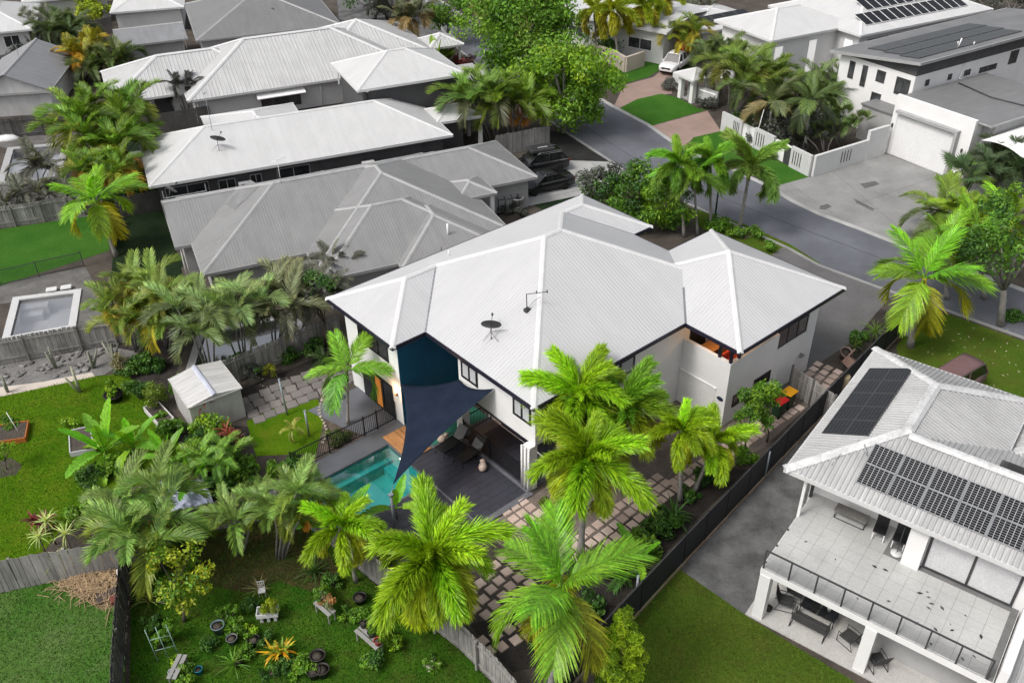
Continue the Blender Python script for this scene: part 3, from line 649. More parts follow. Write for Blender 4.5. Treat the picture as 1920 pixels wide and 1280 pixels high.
def window(root, side, k, a, b, z0, z1, n=2, frame=dark_metal, pane=glass, fw=0.06, slats=0, name='window', rail=False):
    """side F/B/L/R; k = wall plane coordinate; a..b = extent along the wall"""
    def pt(s, z, out):
        if side == 'F': return (s, -(k + out), z)
        if side == 'B': return (s, -(k - out), z)
        if side == 'L': return (k - out, -s, z)
        return (k + out, -s, z)
    def bx(mb, s0, s1, za, zb, o0, o1):
        q0, q1 = pt(s0, za, o0), pt(s1, zb, o1); mb.span(q0[0], q1[0], q0[1], q1[1], za, zb)
    mb = MB()
    bx(mb, a, b, z1 - fw, z1, 0, .05); bx(mb, a, b, z0, z0 + fw, 0, .05)
    for i in range(n + 1):
        c = a + (b - a) * i / n; c = min(max(c, a + fw / 2), b - fw / 2); bx(mb, c - fw / 2, c + fw / 2, z0 + fw, z1 - fw, 0.001, .049)
    if rail: bx(mb, a + fw, b - fw, (z0 + z1) / 2 - .02, (z0 + z1) / 2 + .02, .005, .045)
    w_ = inst(name, mb.mesh(name, frame), root)
    for i in range(n):
        s0 = a + (b - a) * i / n + fw * .4; s1 = a + (b - a) * (i + 1) / n - fw * .4
        m2 = MB()
        if slats:
            for j in range(slats):
                z = z0 + fw + (z1 - z0 - 2 * fw) * (j + .5) / slats; hh = (z1 - z0 - 2 * fw) / slats
                q = [pt(s0, z - hh * .36, .045), pt(s1, z - hh * .36, .045), pt(s1, z + hh * .36, .02), pt(s0, z + hh * .36, .02)]; m2.poly(q)
            inst('louvre_blades', m2.mesh('louvre_blades', pane), w_); m3 = MB(); bx(m3, s0, s1, z0 + fw * .5, z1 - fw * .5, .003, .012); inst('pane', m3.mesh('pane', glass), w_)
        else:
            bx(m2, s0, s1, z0 + fw * .5, z1 - fw * .5, .004, .02); inst('pane', m2.mesh('pane', pane), w_)
    return w_
def downpipe(root, u, v, z0, z1, mat=white_metal):
    inst('downpipe', MB().tube([(u, -v, z0), (u, -v, z1)], .045, 8).mesh('downpipe', mat), root)
def aircon(root, loc, rz, s=1.0):
    b = inst('air_conditioner', MB().box((0, 0, .32 * s), (.85 * s, .32 * s, .62 * s)).mesh('air_conditioner', white_metal), root, loc, (0, 0, rz)); bevel(b, .03)
    inst('fan_grille', MB().tube([(-.1 * s, -.162 * s, .32 * s), (-.1 * s, -.185 * s, .32 * s)], .24 * s, 16).mesh('fan_grille', M('grille', (.32, .32, .32), .6)), b)
    return b
def dish(root, loc, rz, tilt=0.7, s=1.0, mat=None, arm=True):
    mat = mat or M('dish_dark', (0.045, 0.045, 0.05), 0.5, 0.2)
    o = empty('satellite_dish', loc, rz); o.parent = root
    mb = MB(); P = [(r * cos(q), r * .92 * sin(q), 0.22 * r * r) for r in (0.0001, .2, .38, .5) for q in [2 * pi * i / 18 for i in range(18)]]
    F_ = [(i * 18 + j, i * 18 + (j + 1) % 18, (i + 1) * 18 + (j + 1) % 18, (i + 1) * 18 + j) for i in range(3) for j in range(18)]
    mb.add([Vector(p) * s for p in P], F_, True)
    d = inst('reflector', mb.mesh('reflector', mat), o, (0, -.1 * s, .75 * s), (tilt, 0, 0)); sm = d.modifiers.new('thick', 'SOLIDIFY'); sm.thickness = .02
    inst('mast', MB().tube([(0, 0, 0), (0, 0, .55 * s), (0, -.08 * s, .75 * s)], .03, 6).tube([(0, 0, .45 * s), (.35 * s, .3 * s, .12)], .012, 5).tube([(0, 0, .45 * s), (-.35 * s, .3 * s, .12)], .012, 5).mesh('mast', dark_metal), o)
    if arm: inst('feed_arm', MB().tube([(0, -.1 * s, .72 * s), (0, -.75 * s, .95 * s)], .016, 5).box((0, -.75 * s, .97 * s), (.09, .12, .09)).mesh('feed_arm', dark_metal), o)
    return o
def antenna(root, loc, rz, h=1.4, s=1.0, mat=None):
    mat = mat or grey_metal
    o = empty('antenna', loc, rz); o.parent = root
    mb = MB().tube([(0, 0, 0), (0, 0, h)], .02, 6)
    inst('mast', mb.mesh('mast', mat), o); m2 = MB().tube([(-.6 * s, 0, h), (.7 * s, 0, h)], .014, 5)
    for i in range(8): x = (-.5 + i * .16) * s; m2.tube([(x, -.3 * s + i * .015, h), (x, .3 * s - i * .015, h)], .008, 4)
    inst('boom', m2.mesh('boom', mat), o); return o
cell_m = None
def panel_mat(name, light=0.25, nx=6, ny=10):
    m, n, b = nodes(name); uv = n.nodes.new('ShaderNodeUVMap').outputs[0]; sep = n.nodes.new('ShaderNodeSeparateXYZ'); n.links.new(uv, sep.inputs[0])
    ln = []
    for k, c, wd in ((0, nx, .06), (1, ny, .06)):
        fr = mathn(n, 'FRACT', mathn(n, 'MULTIPLY', sep.outputs[k], c)); ln.append(mathn(n, 'GREATER_THAN', mathn(n, 'ABSOLUTE', mathn(n, 'SUBTRACT', fr, .5)), .5 - wd))
    l = mathn(n, 'MAXIMUM', *ln)
    n.links.new(mixc(n, l, (0.008, 0.009, 0.012), (light,) * 3), b.inputs['Base Color']); b.inputs['Roughness'].default_value = 0.22; b.inputs['Specular IOR Level'].default_value = 0.25
    MATS[name] = m; return m
pv_fine = panel_mat('pv_fine', 0.05, 10, 6); pv_cells = panel_mat('pv_cells', 0.34, 6, 9); pv_plain = panel_mat('pv_plain', 0.03, 1, 1)
def solar_panel(parent, o, ex, ey, wd, ht, mat, frame=None, off=0.09, gap=.015):
    """one module: origin corner o, unit vectors ex, ey in the roof plane, size wd x ht, lifted by off"""
    o, ex, ey = Vector(o), Vector(ex), Vector(ey); n = ex.cross(ey).normalized()
    if n.z < 0: n = -n
    a = [o + n * off + ex * (wd * i) + ey * (ht * j) for i, j in ((0, 0), (1, 0), (1, 1), (0, 1))]
    c = sum(a, Vector()) / 4; b = [p + (c - p).normalized() * 0 for p in a]
    mb = MB(); ins = .03
    bot = [p - n * .035 for p in a]; mb.add(a + bot, [(0, 1, 5, 4), (1, 2, 6, 5), (2, 3, 7, 6), (3, 0, 4, 7)])
    inner = [a[0] + ex * ins + ey * ins, a[1] - ex * ins + ey * ins, a[2] - ex * ins - ey * ins, a[3] + ex * ins - ey * ins]
    k = len(mb.v); mb.v += [tuple(p) for p in a + inner]
    mb.f += [[k, k + 1, k + 5, k + 4], [k + 1, k + 2, k + 6, k + 5], [k + 2, k + 3, k + 7, k + 6], [k + 3, k, k + 4, k + 7]]
    f = inst('solar_panel', mb.mesh('solar_panel', frame or white_metal), parent)
    g = MB().poly(inner, [(0, 0), (1, 0), (1, 1), (0, 1)]); 
    me = g.mesh('cells', mat); me.materials[0] = mat
    # parts may nest only three deep, so the cell sheet sits in the same mesh as a second material
    bm = bmesh.new(); bm.from_mesh(f.data); uvl = bm.loops.layers.uv.verify(); vs_ = [bm.verts.new(p) for p in inner]; fc = bm.faces.new(vs_); fc.material_index = 1
    for lp, u in zip(fc.loops, [(0, 0), (1, 0), (1, 1), (0, 1)]): lp[uvl].uv = u
    bmesh.ops.recalc_face_normals(bm, faces=[x for x in bm.faces if x != fc])
    fc.normal_update()
    if fc.normal.dot(n) < 0: fc.normal_flip()
    bm.to_mesh(f.data); bm.free(); f.data.materials.append(mat)
    bpy.data.meshes.remove(me); return f
# ================================================================== main house
H = empty('main_house', (HX, HY, 0), HYAW, 'large white two-storey house with bright white hip roof in the centre', 'house')
a1, a2, w1, w2, L_, W_ = 2.01, 17.44, 6.17, 6.02, 19.04, 14.29
def hp(u, v, h=0): return (u, -v, HE + h)
t = HT
R1, R2, R3, R4 = hp(w1/2, w1/2, t*w1/2), hp(a1 + w1/2, w1/2, t*w1/2), hp(a2 - w2/2, w2/2, t*w2/2), hp(L_ - w2/2, w2/2, t*w2/2)
M1, M2 = hp(a1 + W_/2, W_/2, t*W_/2), hp(a2 - W_/2, W_/2, t*W_/2)
mb = MB()
roof_face(mb, [hp(0, 0), hp(L_, 0), R4, R3, M2, M1, R2, R1], hp(0, 0), hp(L_, 0), RIBS['roof_white'])
roof_face(mb, [hp(0, 0), R1, hp(0, w1)], hp(0, 0), hp(0, w1), RIBS['roof_white'])
roof_face(mb, [hp(0, w1), R1, R2, hp(a1, w1)], hp(0, w1), hp(a1, w1), RIBS['roof_white'])
roof_face(mb, [hp(a1, w1), R2, M1, hp(a1, W_)], hp(a1, w1), hp(a1, W_), RIBS['roof_white'])
roof_face(mb, [hp(a1, W_), M1, M2, hp(a2, W_)], hp(a1, W_), hp(a2, W_), RIBS['roof_white'])
roof_face(mb, [hp(a2, W_), M2, R3, hp(a2, w2)], hp(a2, W_), hp(a2, w2), RIBS['roof_white'])
roof_face(mb, [hp(a2, w2), R3, R4, hp(L_, w2)], hp(a2, w2), hp(L_, w2), RIBS['roof_white'])
roof_face(mb, [hp(L_, w2), R4, hp(L_, 0)], hp(L_, w2), hp(L_, 0), RIBS['roof_white'])
HR = inst('roof', mb.mesh('roof', roof_white), H)
mc = MB()
for a, b in ((hp(0,0), R1), (hp(0,w1), R1), (R1, R2), (R2, M1), (hp(a1,W_), M1), (M1, M2), (M2, R3), (M2, hp(a2,W_)), (R3, R4), (R4, hp(L_,0)), (R4, hp(L_,w2))): cap_line(mc, a, b, .17)
inst('ridge_capping', mc.mesh('ridge_capping', cap_white), HR)
mv = MB()
for a, b in ((hp(a1, w1), R2), (hp(a2, w2), R3)): mv.bar(Vector(a) + Vector((0, 0, .0)), Vector(b) + Vector((0, 0, .0)), .10, .03)
inst('valley_gutter', mv.mesh('valley_gutter', grey_metal), HR)
P_ = hip_block(H, 12.29, 21.30, 8.69, 17.70, HE - .004, t, roof_white, cap_white, fascia_navy, fh=.2, name='pavilion_roof', soffit=True)
mv = MB().bar(hp(12.29, W_, .02), hp(13.9, 12.7, .75), .1, .03); inst('valley_gutter', mv.mesh('valley_gutter', grey_metal), P_)
mf = MB(); E_ = [hp(0, 0), hp(0, w1), hp(a1, w1), hp(a1, W_), hp(12.35, W_)]
E2_ = [hp(a2, 8.72), hp(a2, w2), hp(L_, w2), hp(L_, 0), hp(0, 0)]
for ring in (E_, E2_):
    for a, b in zip(ring, ring[1:]): 
        a, b = Vector(a), Vector(b); d = (b - a).normalized() * .03; mf.bar(a - d + Vector((0, 0, -.09)), b + d + Vector((0, 0, -.09)), .07, .21)
inst('fascia', mf.mesh('fascia', fascia_navy), H)
ms = MB()
for (u0, u1, v0, v1) in ((.04, 5, .04, w1 - .04), (a1 + .04, a2 - .04, w1, W_ - .04), (5.02, L_ - .04, .04, w1 - .2)): ms.poly([(u0, -v0, HE - .17 - .002 * u0), (u1, -v0, HE - .17 - .002 * u0), (u1, -v1, HE - .17 - .002 * u0), (u0, -v1, HE - .17 - .002 * u0)])
inst('soffit', ms.mesh('soffit', white_wall), H)
walls(H, .62, 5.0, .62, 5.55, 0, HE - .19, white_wall)
walls(H, 5.002, 16.8, .64, 7.9, 0, HE - .19, white_wall)
walls(H, 2.65, 16.79, 7.902, 13.67, 2.72, HE - .19, white_wall)
walls(H, 4.5, 16.78, 7.906, 13.66, 0, 2.718, white_wall)
walls(H, 16.0, 18.4, .7, 5.4, 0, HE - .19, white_wall)
for (u, v) in ((2.55, 8.22), (2.55, 13.42)): 
    walls(H, u - .24, u + .24, v - .24, v + .24, 0, 2.719, white_wall, 'column')
for dv in (-.25, 0, .25): inst('downpipe', MB().tube([(2.24, -13.42 - dv, 0.05), (2.24, -13.42 - dv, 2.7)], .05, 8).mesh('downpipe', white_metal), H)
inst('feature_wall', MB().span(.63, 4.99, -5.575, -5.552, .1, HE - .2).mesh('feature_wall', blue_wall), H)
inst('feature_wall', MB().span(4.975, 5.0, -7.9, -5.58, .1, HE - .2).mesh('feature_wall', blue_wall), H)
inst('turf_mat', MB().span(.8, 4.4, -7.9, -5.6, .05, .085).mesh('turf_mat', M('teal_turf', (0.035, 0.17, 0.12), .9, .15, 1, 40, .15)), H)
# sliding door with lit room behind it
sl = window(H, 'L', .62, 1.85, 4.75, .06, 2.2, 3, black_metal, glass, .09, name='sliding_door')
warm = M('warm_room', (0.55, 0.20, 0.05), .8, .3, 1.2, 5, .2, emit=(1.0, .36, .06), estr=.22)
inst('open_panel', MB().span(.575, .59, -3.62, -3.12, .15, 2.0).mesh('open_panel', warm), sl)
inst('screen_door', MB().span(.57, .585, -2.72, -1.94, .12, 2.12).mesh('screen_door', M('screen', (.035, .036, .04), .6)), sl)
window(H, 'L', .62, 1.9, 4.7, 3.7, 4.95, 3, black_metal, glass)
window(H, 'L', 2.65, 8.17, 9.47, 3.78, 4.84, 2, black_metal, louvre, .13, slats=6)
window(H, 'L', 2.65, 12.12, 13.4, 3.78, 4.84, 2, black_metal, louvre, .13, slats=6)
window(H, 'F', 13.67, 8.2, 9.3, 3.9, 4.92, 1, black_metal, louvre, .13, slats=6)
window(H, 'L', 4.5, 9.0, 13.2, .12, 2.2, 3, black_metal, glass, .08, name='sliding_door')
inst('door_sill', MB().span(4.42, 4.52, -13.3, -8.0, .08, .14).mesh('door_sill', white_metal), H)
inst('beam_edge', MB().span(2.6, 2.66, -13.2, -8.5, 2.66, 2.74).mesh('beam_edge', fascia_navy), H)
sc_ = inst('wall_light', MB().lathe([(.05, -.09), (.075, .02), (.06, .09)], 10).mesh('wall_light', M('lamp_cu', (.30, .10, .05), .4)), H, (.53, -5.2, 2.0))
inst('glow', MB().lathe([(.045, 0), (.06, .05), (.03, .09)], 10).mesh('glow', M('lamp_lit', (1, .8, .5), .5, emit=(1, .62, .28), estr=14)), sc_, (0, 0, .09))
ld = bpy.data.lights.new('wall_light_bulb', 'POINT'); ld.energy = 26; ld.color = (1, .6, .28); ld.shadow_soft_size = .06
lo = bpy.data.objects.new('bulb', ld); COL.objects.link(lo); lo.parent = sc_; lo.location = (-.14, 0, .22)
sc2 = inst('wall_light', MB().lathe([(.05, -.09), (.075, .02), (.06, .09)], 10).mesh('wall_light', MATS['lamp_cu']), H, (2.9, -8.22, 2.3))
ld2 = bpy.data.lights.new('patio_bulb', 'POINT'); ld2.energy = 14; ld2.color = (1, .5, .2); ld2.shadow_soft_size = .06
lo2 = bpy.data.objects.new('bulb', ld2); COL.objects.link(lo2); lo2.parent = sc2; lo2.location = (.05, -.12, -.1)
# pavilion body: garage below, covered terrace above
walls(H, 13.1, 20.8, 9.4, 16.75, 0, 2.9, white_wall)
def pv(u0, u1, v0, v1, z0, z1, name='parapet', m=white_wall): return walls(H, u0, u1, v0, v1, z0, z1, m, name)
pv(13.1, 13.32, 13.68, 16.53, 2.902, 4.08); pv(13.1, 17.25, 16.532, 16.75, 2.902, 4.06)
pv(17.25, 19.95, 16.60, 16.748, 2.902, 3.02); pv(19.95, 20.8, 16.3, 16.75, 2.902, 4.5, 'column'); pv(20.3, 20.8, 9.4, 16.29, 2.902, 3.9)
inst('railing', MB().bar((17.25, -16.68, 4.15), (19.95, -16.68, 4.15), .05, .06).bar((18.15, -16.68, 3.0), (18.15, -16.68, 4.15), .05).bar((19.05, -16.68, 3.0), (19.05, -16.68, 4.15), .05).bar((19.92, -16.68, 3.0), (19.92, -16.68, 4.15), .05).bar((17.28, -16.68, 3.0), (17.28, -16.68, 4.15), .05).bar((17.25, -16.68, 3.06), (19.95, -16.68, 3.06), .05).mesh('railing', black_metal), H)
inst('railing_slats', MB().add([(17.3, -16.68, 3.1 + i * .13 + d) if s == 0 else (19.9, -16.68, 3.1 + i * .13 + d) for i in range(8) for s, d in ((0, 0), (1, 0), (1, .09), (0, .09))], [(4 * i, 4 * i + 1, 4 * i + 2, 4 * i + 3) for i in range(8)]).mesh('railing_slats', M('slat_grey', (.16, .15, .16), .5)), H)
for i, (u, v) in enumerate(((13.22, 15.95), (13.22, 16.64), (13.9, 16.64), (20.1, 16.5), (20.65, 16.5), (20.65, 15.9))): inst('post', MB().span(u - .07, u + .07, -v - .07, -v + .07, 3.8, HE - .17).mesh('post', fascia_navy), H)
inst('back_wall', MB().span(16.9, 17.0, -16.2, -13.7, 2.9, HE - .2).mesh('back_wall', M('tan_wall', (.34, .20, .11), .8, .2)), H)
inst('terrace_floor', MB().span(13.3, 20.3, -16.5, -13.7, 2.905, 2.93).mesh('terrace_floor', M('terrace_tile', (.20, .14, .10), .7, .2)), H)
inst('door', MB().span(13.6, 15.0, -13.72, -13.68, 2.93, 4.95).mesh('door', black_metal), H)
ch = inst('terrace_sofa', MB().box((0, 0, .25), (1.6, .7, .35)).box((0, .3, .55), (1.6, .15, .5)).mesh('terrace_sofa', M('sofa_red', (.35, .05, .03), .8)), H, (14.6, -15.9, 2.93)); bevel(ch, .05)
ch2 = inst('terrace_table', MB().box((0, 0, .72), (1.2, .8, .05)).box((-.5, 0, .36), (.06, .7, .7)).box((.5, 0, .36), (.06, .7, .7)).mesh('terrace_table', wood_warm), H, (14.4, -14.7, 2.93))
for kk, (uu, vv, en) in enumerate(((14.3, 15.4, 40), (17.0, 16.0, 20))):
    l3 = bpy.data.lights.new('terrace_bulb', 'POINT'); l3.energy = en; l3.color = (1, .55, .2); l3.shadow_soft_size = .12
    lb = inst('pendant_light', MB().lathe([(.02, .3), (.12, .06), (.10, 0)], 10).mesh('pendant_light', MATS['lamp_cu']), H, (uu, -vv, 4.75)); l3o = bpy.data.objects.new('bulb', l3); COL.objects.link(l3o); l3o.parent = lb; l3o.location = (0, 0, -.06)
# garage-side recess, windows, plaque
inst('recess_panel', MB().span(13.07, 13.1, -16.07, -13.75, .05, 2.18).mesh('recess_panel', M('panel_white', (.72, .72, .70), .7, .05)), H)
inst('recess_lintel', MB().span(13.02, 13.1, -16.12, -13.70, 2.181, 2.24).mesh('recess_lintel', white_wall), H)
plq = inst('wall_plaque', MB().lathe([(.20, 0), (.20, .03), (.17, .04)], 20).mesh('wall_plaque', M('plaque', (.02, .025, .05), .5)), H, (13.1, -16.42, 1.72)); plq.rotation_euler = (0, -pi / 2, 0); plq.scale = (.6, 1, 1)
window(H, 'F', 16.75, 15.5, 16.95, 1.15, 1.9, 2, black_metal, glass, .06); window(H, 'F', 16.75, 13.75, 14.35, 1.0, 1.75, 1, black_metal, glass, .06)
inst('window_hood', MB().span(15.35, 17.1, -16.98, -16.752, .78, .86).mesh('window_hood', white_wall), H)
tap = inst('flood_light', MB().box((0, -.12, 0), (.32, .16, .10)).box((0, -.06, .09), (.1, .12, .08)).mesh('flood_light', grey_metal), H, (19.75, -16.75, 1.55))
# roof gear
dish(H, (3.46, -9.6, HE + t * 1.45 - .03), 2.35, 1.0, 1.0)
za = HE + t * 3.45
inst('television_antenna', MB().box((5.46, -9.94, za + .06), (.28, .22, .16)).tube([(5.46, -9.94, za), (5.46, -9.9, za + .95)], .025, 6).tube([(5.46, -9.9, za + .93), (6.25, -10.55, za + 1.05)], .018, 6).tube([(5.85, -10.2, za + .95), (5.85, -10.2, za + 1.1)], .03, 5).tube([(6.23, -10.53, za + .98), (6.23, -10.53, za + 1.14)], .03, 5).tube([(5.5, -9.94, za + .1), (5.75, -10.1, za + .5), (6.0, -10.3, za + .75)], .010, 5).mesh('television_antenna', dark_metal), HR)
inst('vent_pipe', MB().tube([(6.6, -2.2, HE + t * 2.2 - .1), (6.6, -2.2, HE + t * 2.2 + .35)], .05, 8).mesh('vent_pipe', white_metal), HR)
# ------------------------------------------------------------------ shade sail with its post
def sail():
    A, B, Cc, D = Vector((.50, -5.75, 3.0)), Vector((2.6, -8.0, 3.5)), Vector((2.6, -10.8, 4.5)), Vector((-3.7, -11.1, 2.42))
    root = empty('shade_sail', (HX, HY, 0), HYAW, 'dark navy shade sail stretched from the white walls to a post beyond the pool', 'shade sail')
    N = 20; mb = MB()
    def edge(p, q, s, k): m = p.lerp(q, s); c = (A + B + Cc + D) / 4; return m + (c - (p + q) / 2) * (k * 4 * s * (1 - s)) + Vector((0, 0, -.10 * 4 * s * (1 - s)))
    for i in range(N + 1):
        for j in range(N + 1):
            s, tt = i / N, j / N
            b0, b1 = edge(A, B, s, .10), edge(D, Cc, s, .16); c0, c1 = edge(A, D, tt, .22), edge(B, Cc, tt, .12)
            lin = A.lerp(B, s).lerp(D.lerp(Cc, s), tt); p = b0.lerp(b1, tt) + c0.lerp(c1, s) - lin; mb.v.append(tuple(p))
    for i in range(N):
        for j in range(N): mb.sm.add(len(mb.f)); mb.f.append([i*(N+1)+j, (i+1)*(N+1)+j, (i+1)*(N+1)+j+1, i*(N+1)+j+1])
    m, n, b = nodes('sail_cloth'); b.inputs['Base Color'].default_value = (*srgb('#252d44'), 1); b.inputs['Roughness'].default_value = .95; b.inputs['Specular IOR Level'].default_value = .05
    p = world_pos(n); n.links.new(mixc(n, ramp(n, noise(n, p, 1.2, 4), .3, .7), (.0125, .0185, .034), (.019, .027, .047)), b.inputs['Base Color']); bump(n, b, noise(n, p, 60, 2), .15, .01)
    c = inst('cloth', mb.mesh('cloth', m), root); so_ = c.modifiers.new('thick', 'SOLIDIFY'); so_.thickness = .012
    inst('post', MB().tube([(-4.1, -11.5, 0), (-4.1, -11.5, 2.3)], .06, 8).box((-4.1, -11.5, 2.34), (.2, .2, .08)).mesh('post', galv), root)
    inst('cable', MB().tube([tuple(D), (-4.1, -11.5, 2.26)], .015, 5).mesh('cable', galv), root)
sail()
# timber box at the pool end
tb = empty('timber_platform', HL(-.15, 6.85), HYAW, 'warm brown timber platform over the end of the pool under the shade sail', 'platform')
bm_ = MB().span(-.065, .065, -1.2, 1.2, .0, .03).mesh('board', wood_warm)
for i in range(10): inst('board', bm_, tb, (-.62 + i * .138, 0, .11))
inst('frame', MB().span(-.68, .68, -1.2, 1.2, -.05, .105).mesh('frame', wood_brown), tb)
# ================================================================== neighbouring houses
def house(name, x, y, yaw, label): return empty(name, (x, y, 0), yaw, label, 'house')
# --- grey ribbed roof house (behind left)
N2 = house('neighbour_house', -25.243, 59.659, .418, 'low house with mid-grey ribbed hip roofs behind the main house')
E2, t2 = 2.6, .406
for i, (b, g) in enumerate((((0, 12, .0, 7.77), 'L'), ((1.055, 20, .0, 12.3), ''), ((7.68, 20.92, .18, 14.77), ''), ((7.69, 19.5, 6.5, 16.2), ''), ((12.63, 19.62, 8.5, 16.95), ''), ((13, 26.3, .25, 8.1), ''))):
    hip_block(N2, b[0], b[1], b[2], b[3], E2 + i * .006, t2, roof_grey, cap_grey, cap_grey, g)
    walls(N2, b[0] + .5, b[1] - .5, b[2] + .5, b[3] - .5, 0, E2 - .1 + i * .003, render_grey, eps=i * .005)
hip_block(N2, 19.2, 22.2, 6.6, 9.9, E2 + .32, .36, roof_grey, cap_grey, cap_grey, name='porch_roof')
for q in ((21.9, 9.6), (19.6, 9.6)): walls(N2, q[0] - .15, q[0] + .15, q[1] - .15, q[1] + .15, 0, E2 + .2, white_wall, 'column')
inst('gable_wall', MB().add([(.5, -.3, E2), (.5, -7.4, E2), (.5, -3.88, E2 + 1.42)], [(0, 1, 2)]).mesh('gable_wall', render_grey), N2)
downpipe(N2, .3, 7.5, 0, E2, white_metal)
inst('skylight', MB().poly([(3.9, -5.1, E2 + t2 * 2.9 + .03), (6.0, -3.9, E2 + t2 * 4.95 + .03), (6.4, -5.5, E2 + t2 * 5.35 + .03), (4.3, -6.7, E2 + t2 * 3.25 + .03)]).mesh('skylight', M('sky_grey', (.20, .20, .20), .5)), N2)
antenna(N2, (7.7, -6.28, E2 + 2.4), .5, 1.7, 1.1, white_metal)
dish(N2, (.6, -3.4, E2 + 1.4), 2.2, .9, 1.0, M('dish_grey', (.22, .22, .22), .5, .2))
inst('flue', MB().tube([(16.4, -15.2, E2 + .5), (16.4, -15.2, E2 + 1.5)], .07, 8).mesh('flue', white_metal), N2)
inst('flue', MB().tube([(15.4, -16.6, E2 + .1), (15.4, -16.6, E2 + .7)], .03, 6).mesh('flue', dark_metal), N2)
# --- long white roof house
N3 = house('neighbour_house', -30.6, 70.8, .403, 'long low dark-walled house with smooth white hip roof and a satellite dish')
hip_block(N3, 0, 23.9, 0, 10.1, 2.9, .406, roof_clean, cap_white, cap_white); walls(N3, .6, 23.2, .6, 9.5, 0, 2.8, wall_dark)
hip_block(N3, 5.5, 13.5, -3.2, 6, 2.896, .30, roof_clean, cap_white, cap_white, name='rear_roof'); walls(N3, 6, 13, -2.7, 5, 0, 2.75, wall_dark, eps=.003)
for a, b in ((1.0, 4.2), (9.4, 12.0)): window(N3, 'F', 9.5, a, b, .3, 2.3, 2, cap_grey, glass)
for a, b in ((4.9, 6.2), (7.3, 8.2)): window(N3, 'F', 9.5, a, b, .9, 2.2, 2, cap_grey, glass)
for u in (4.5, 12.8, 16.5, 19.6, 21.5): downpipe(N3, u, 9.6, 0, 2.8, wall_dark)
aircon(N3, (6.8, -9.9, 1.2), 0, 1.1); aircon(N3, (16.6, -10.0, 1.1), 0, 1.2); aircon(N3, (20.3, -10.0, 1.0), 0, 1.1)
dish(N3, (5.59, -7.79, 2.9 + .406 * 2.3), 2.6, .75, 1.2); antenna(N3, (5.55, -5.62, 2.9 + 1.8), 1.0, 3.0, .5, grey_metal)
inst('awning_frame', MB().bar((.8, -9.9, 1.7), (3.9, -9.9, 1.7), .06).bar((.8, -9.9, 1.7), (.8, -9.9, 2.3), .06).bar((3.9, -9.9, 1.7), (3.9, -9.9, 2.3), .06).mesh('awning_frame', white_metal), N3)
P3 = house('entry_porch', 0, 0, 0, 'small white pyramid porch roof at the street end of the long white roof')
P3['category'] = 'porch'
g = G(792, 206.7, 2.9); P3.location = (g.x, g.y, 0); P3.rotation_euler = (0, 0, .403)
hip_block(P3, 0, 4.4, 0, 3.6, 2.95, .42, roof_clean, cap_white, cap_white)
for q in ((4.1, 3.3), (4.1, .4)): walls(P3, q[0] - .15, q[0] + .15, q[1] - .15, q[1] + .15, 0, 2.8, white_wall, 'column')
walls(P3, .3, 2.6, .3, 3.0, 0, 2.75, wall_dark)
# --- dark two-storey block with white hip roof
N4 = house('neighbour_house', -16.1, 82.0, .425, 'dark grey two-storey block with bright white hip roof behind the long white roof')
hip_block(N4, 0, 9.9, 0, 8.26, 5.5, .408, roof_clean, cap_white, cap_white); walls(N4, .55, 9.3, .55, 7.7, 0, 5.4, wall_dark)
walls(N4, 9.3, 12.5, 2.5, 7.0, 0, 3.6, render_grey, 'wing'); walls(N4, 9.3, 13.2, 1.5, 7.6, 3.6, 4.1, render_grey, 'balcony')
window(N4, 'F', 7.0, 10.0, 10.9, 1.0, 3.0, 1, black_metal, glass); downpipe(N4, .9, 7.8, 0, 5.3, black_metal); downpipe(N4, 9.2, 7.8, 0, 5.3, black_metal)
inst('gutter_outlet', MB().box((.9, -7.95, 5.25), (.18, .18, .25)).box((9.2, -7.95, 5.25), (.18, .18, .25)).box((.2, -1.2, 4.6), (.12, .12, 1.4)).mesh('gutter_outlet', white_metal), N4)
# --- corrugated white roof house
N5 = house('neighbour_house', -35.03, 93.3, .421, 'wide pale house with coarse-ribbed white metal roof in the upper left')
hip_block(N5, 0, 22.44, 0, 13.69, 2.6, .44, roof_pale, cap_white, cap_white); walls(N5, .6, 21.8, .6, 13.1, 0, 2.5, wall_pale)
hip_block(N5, -6.6, 9, .9, 11.2, 2.606, .44, roof_pale, cap_white, cap_white); walls(N5, -1.0, 8, 1.5, 9.5, 0, 2.5, wall_pale, eps=.004)
hip_block(N5, 12.5, 25.8, -2.8, 10.5, 2.612, .40, roof_pale, cap_white, cap_white); walls(N5, 13, 25.2, -2.2, 9.9, 0, 2.5, wall_pale, eps=.008)
hip_block(N5, 25.4, 29.4, 4.6, 8.6, 2.62, .44, roof_pale, cap_white, cap_white); walls(N5, 28.9, 29.1, 8.1, 8.3, 0, 2.5, white_wall, 'column')
window(N5, 'F', 13.1, 6.6, 10.4, .5, 1.8, 2, dark_metal, glass_soft); inst('window_awning', MB().box((8.5, -13.6, 2.0), (4.6, 1.1, .08), 0, 0, .25).mesh('window_awning', white_metal), N5)
downpipe(N5, 12.4, 13.3, 0, 2.5); downpipe(N5, .8, 13.3, 0, 2.5); antenna(N5, (1.5, -6.2, 5.1), .3, 1.8, .8, grey_metal)
walls(N5, -2.6, -1.2, 9, 9.3, 0, 2.3, wall_dark, 'patio_screen')
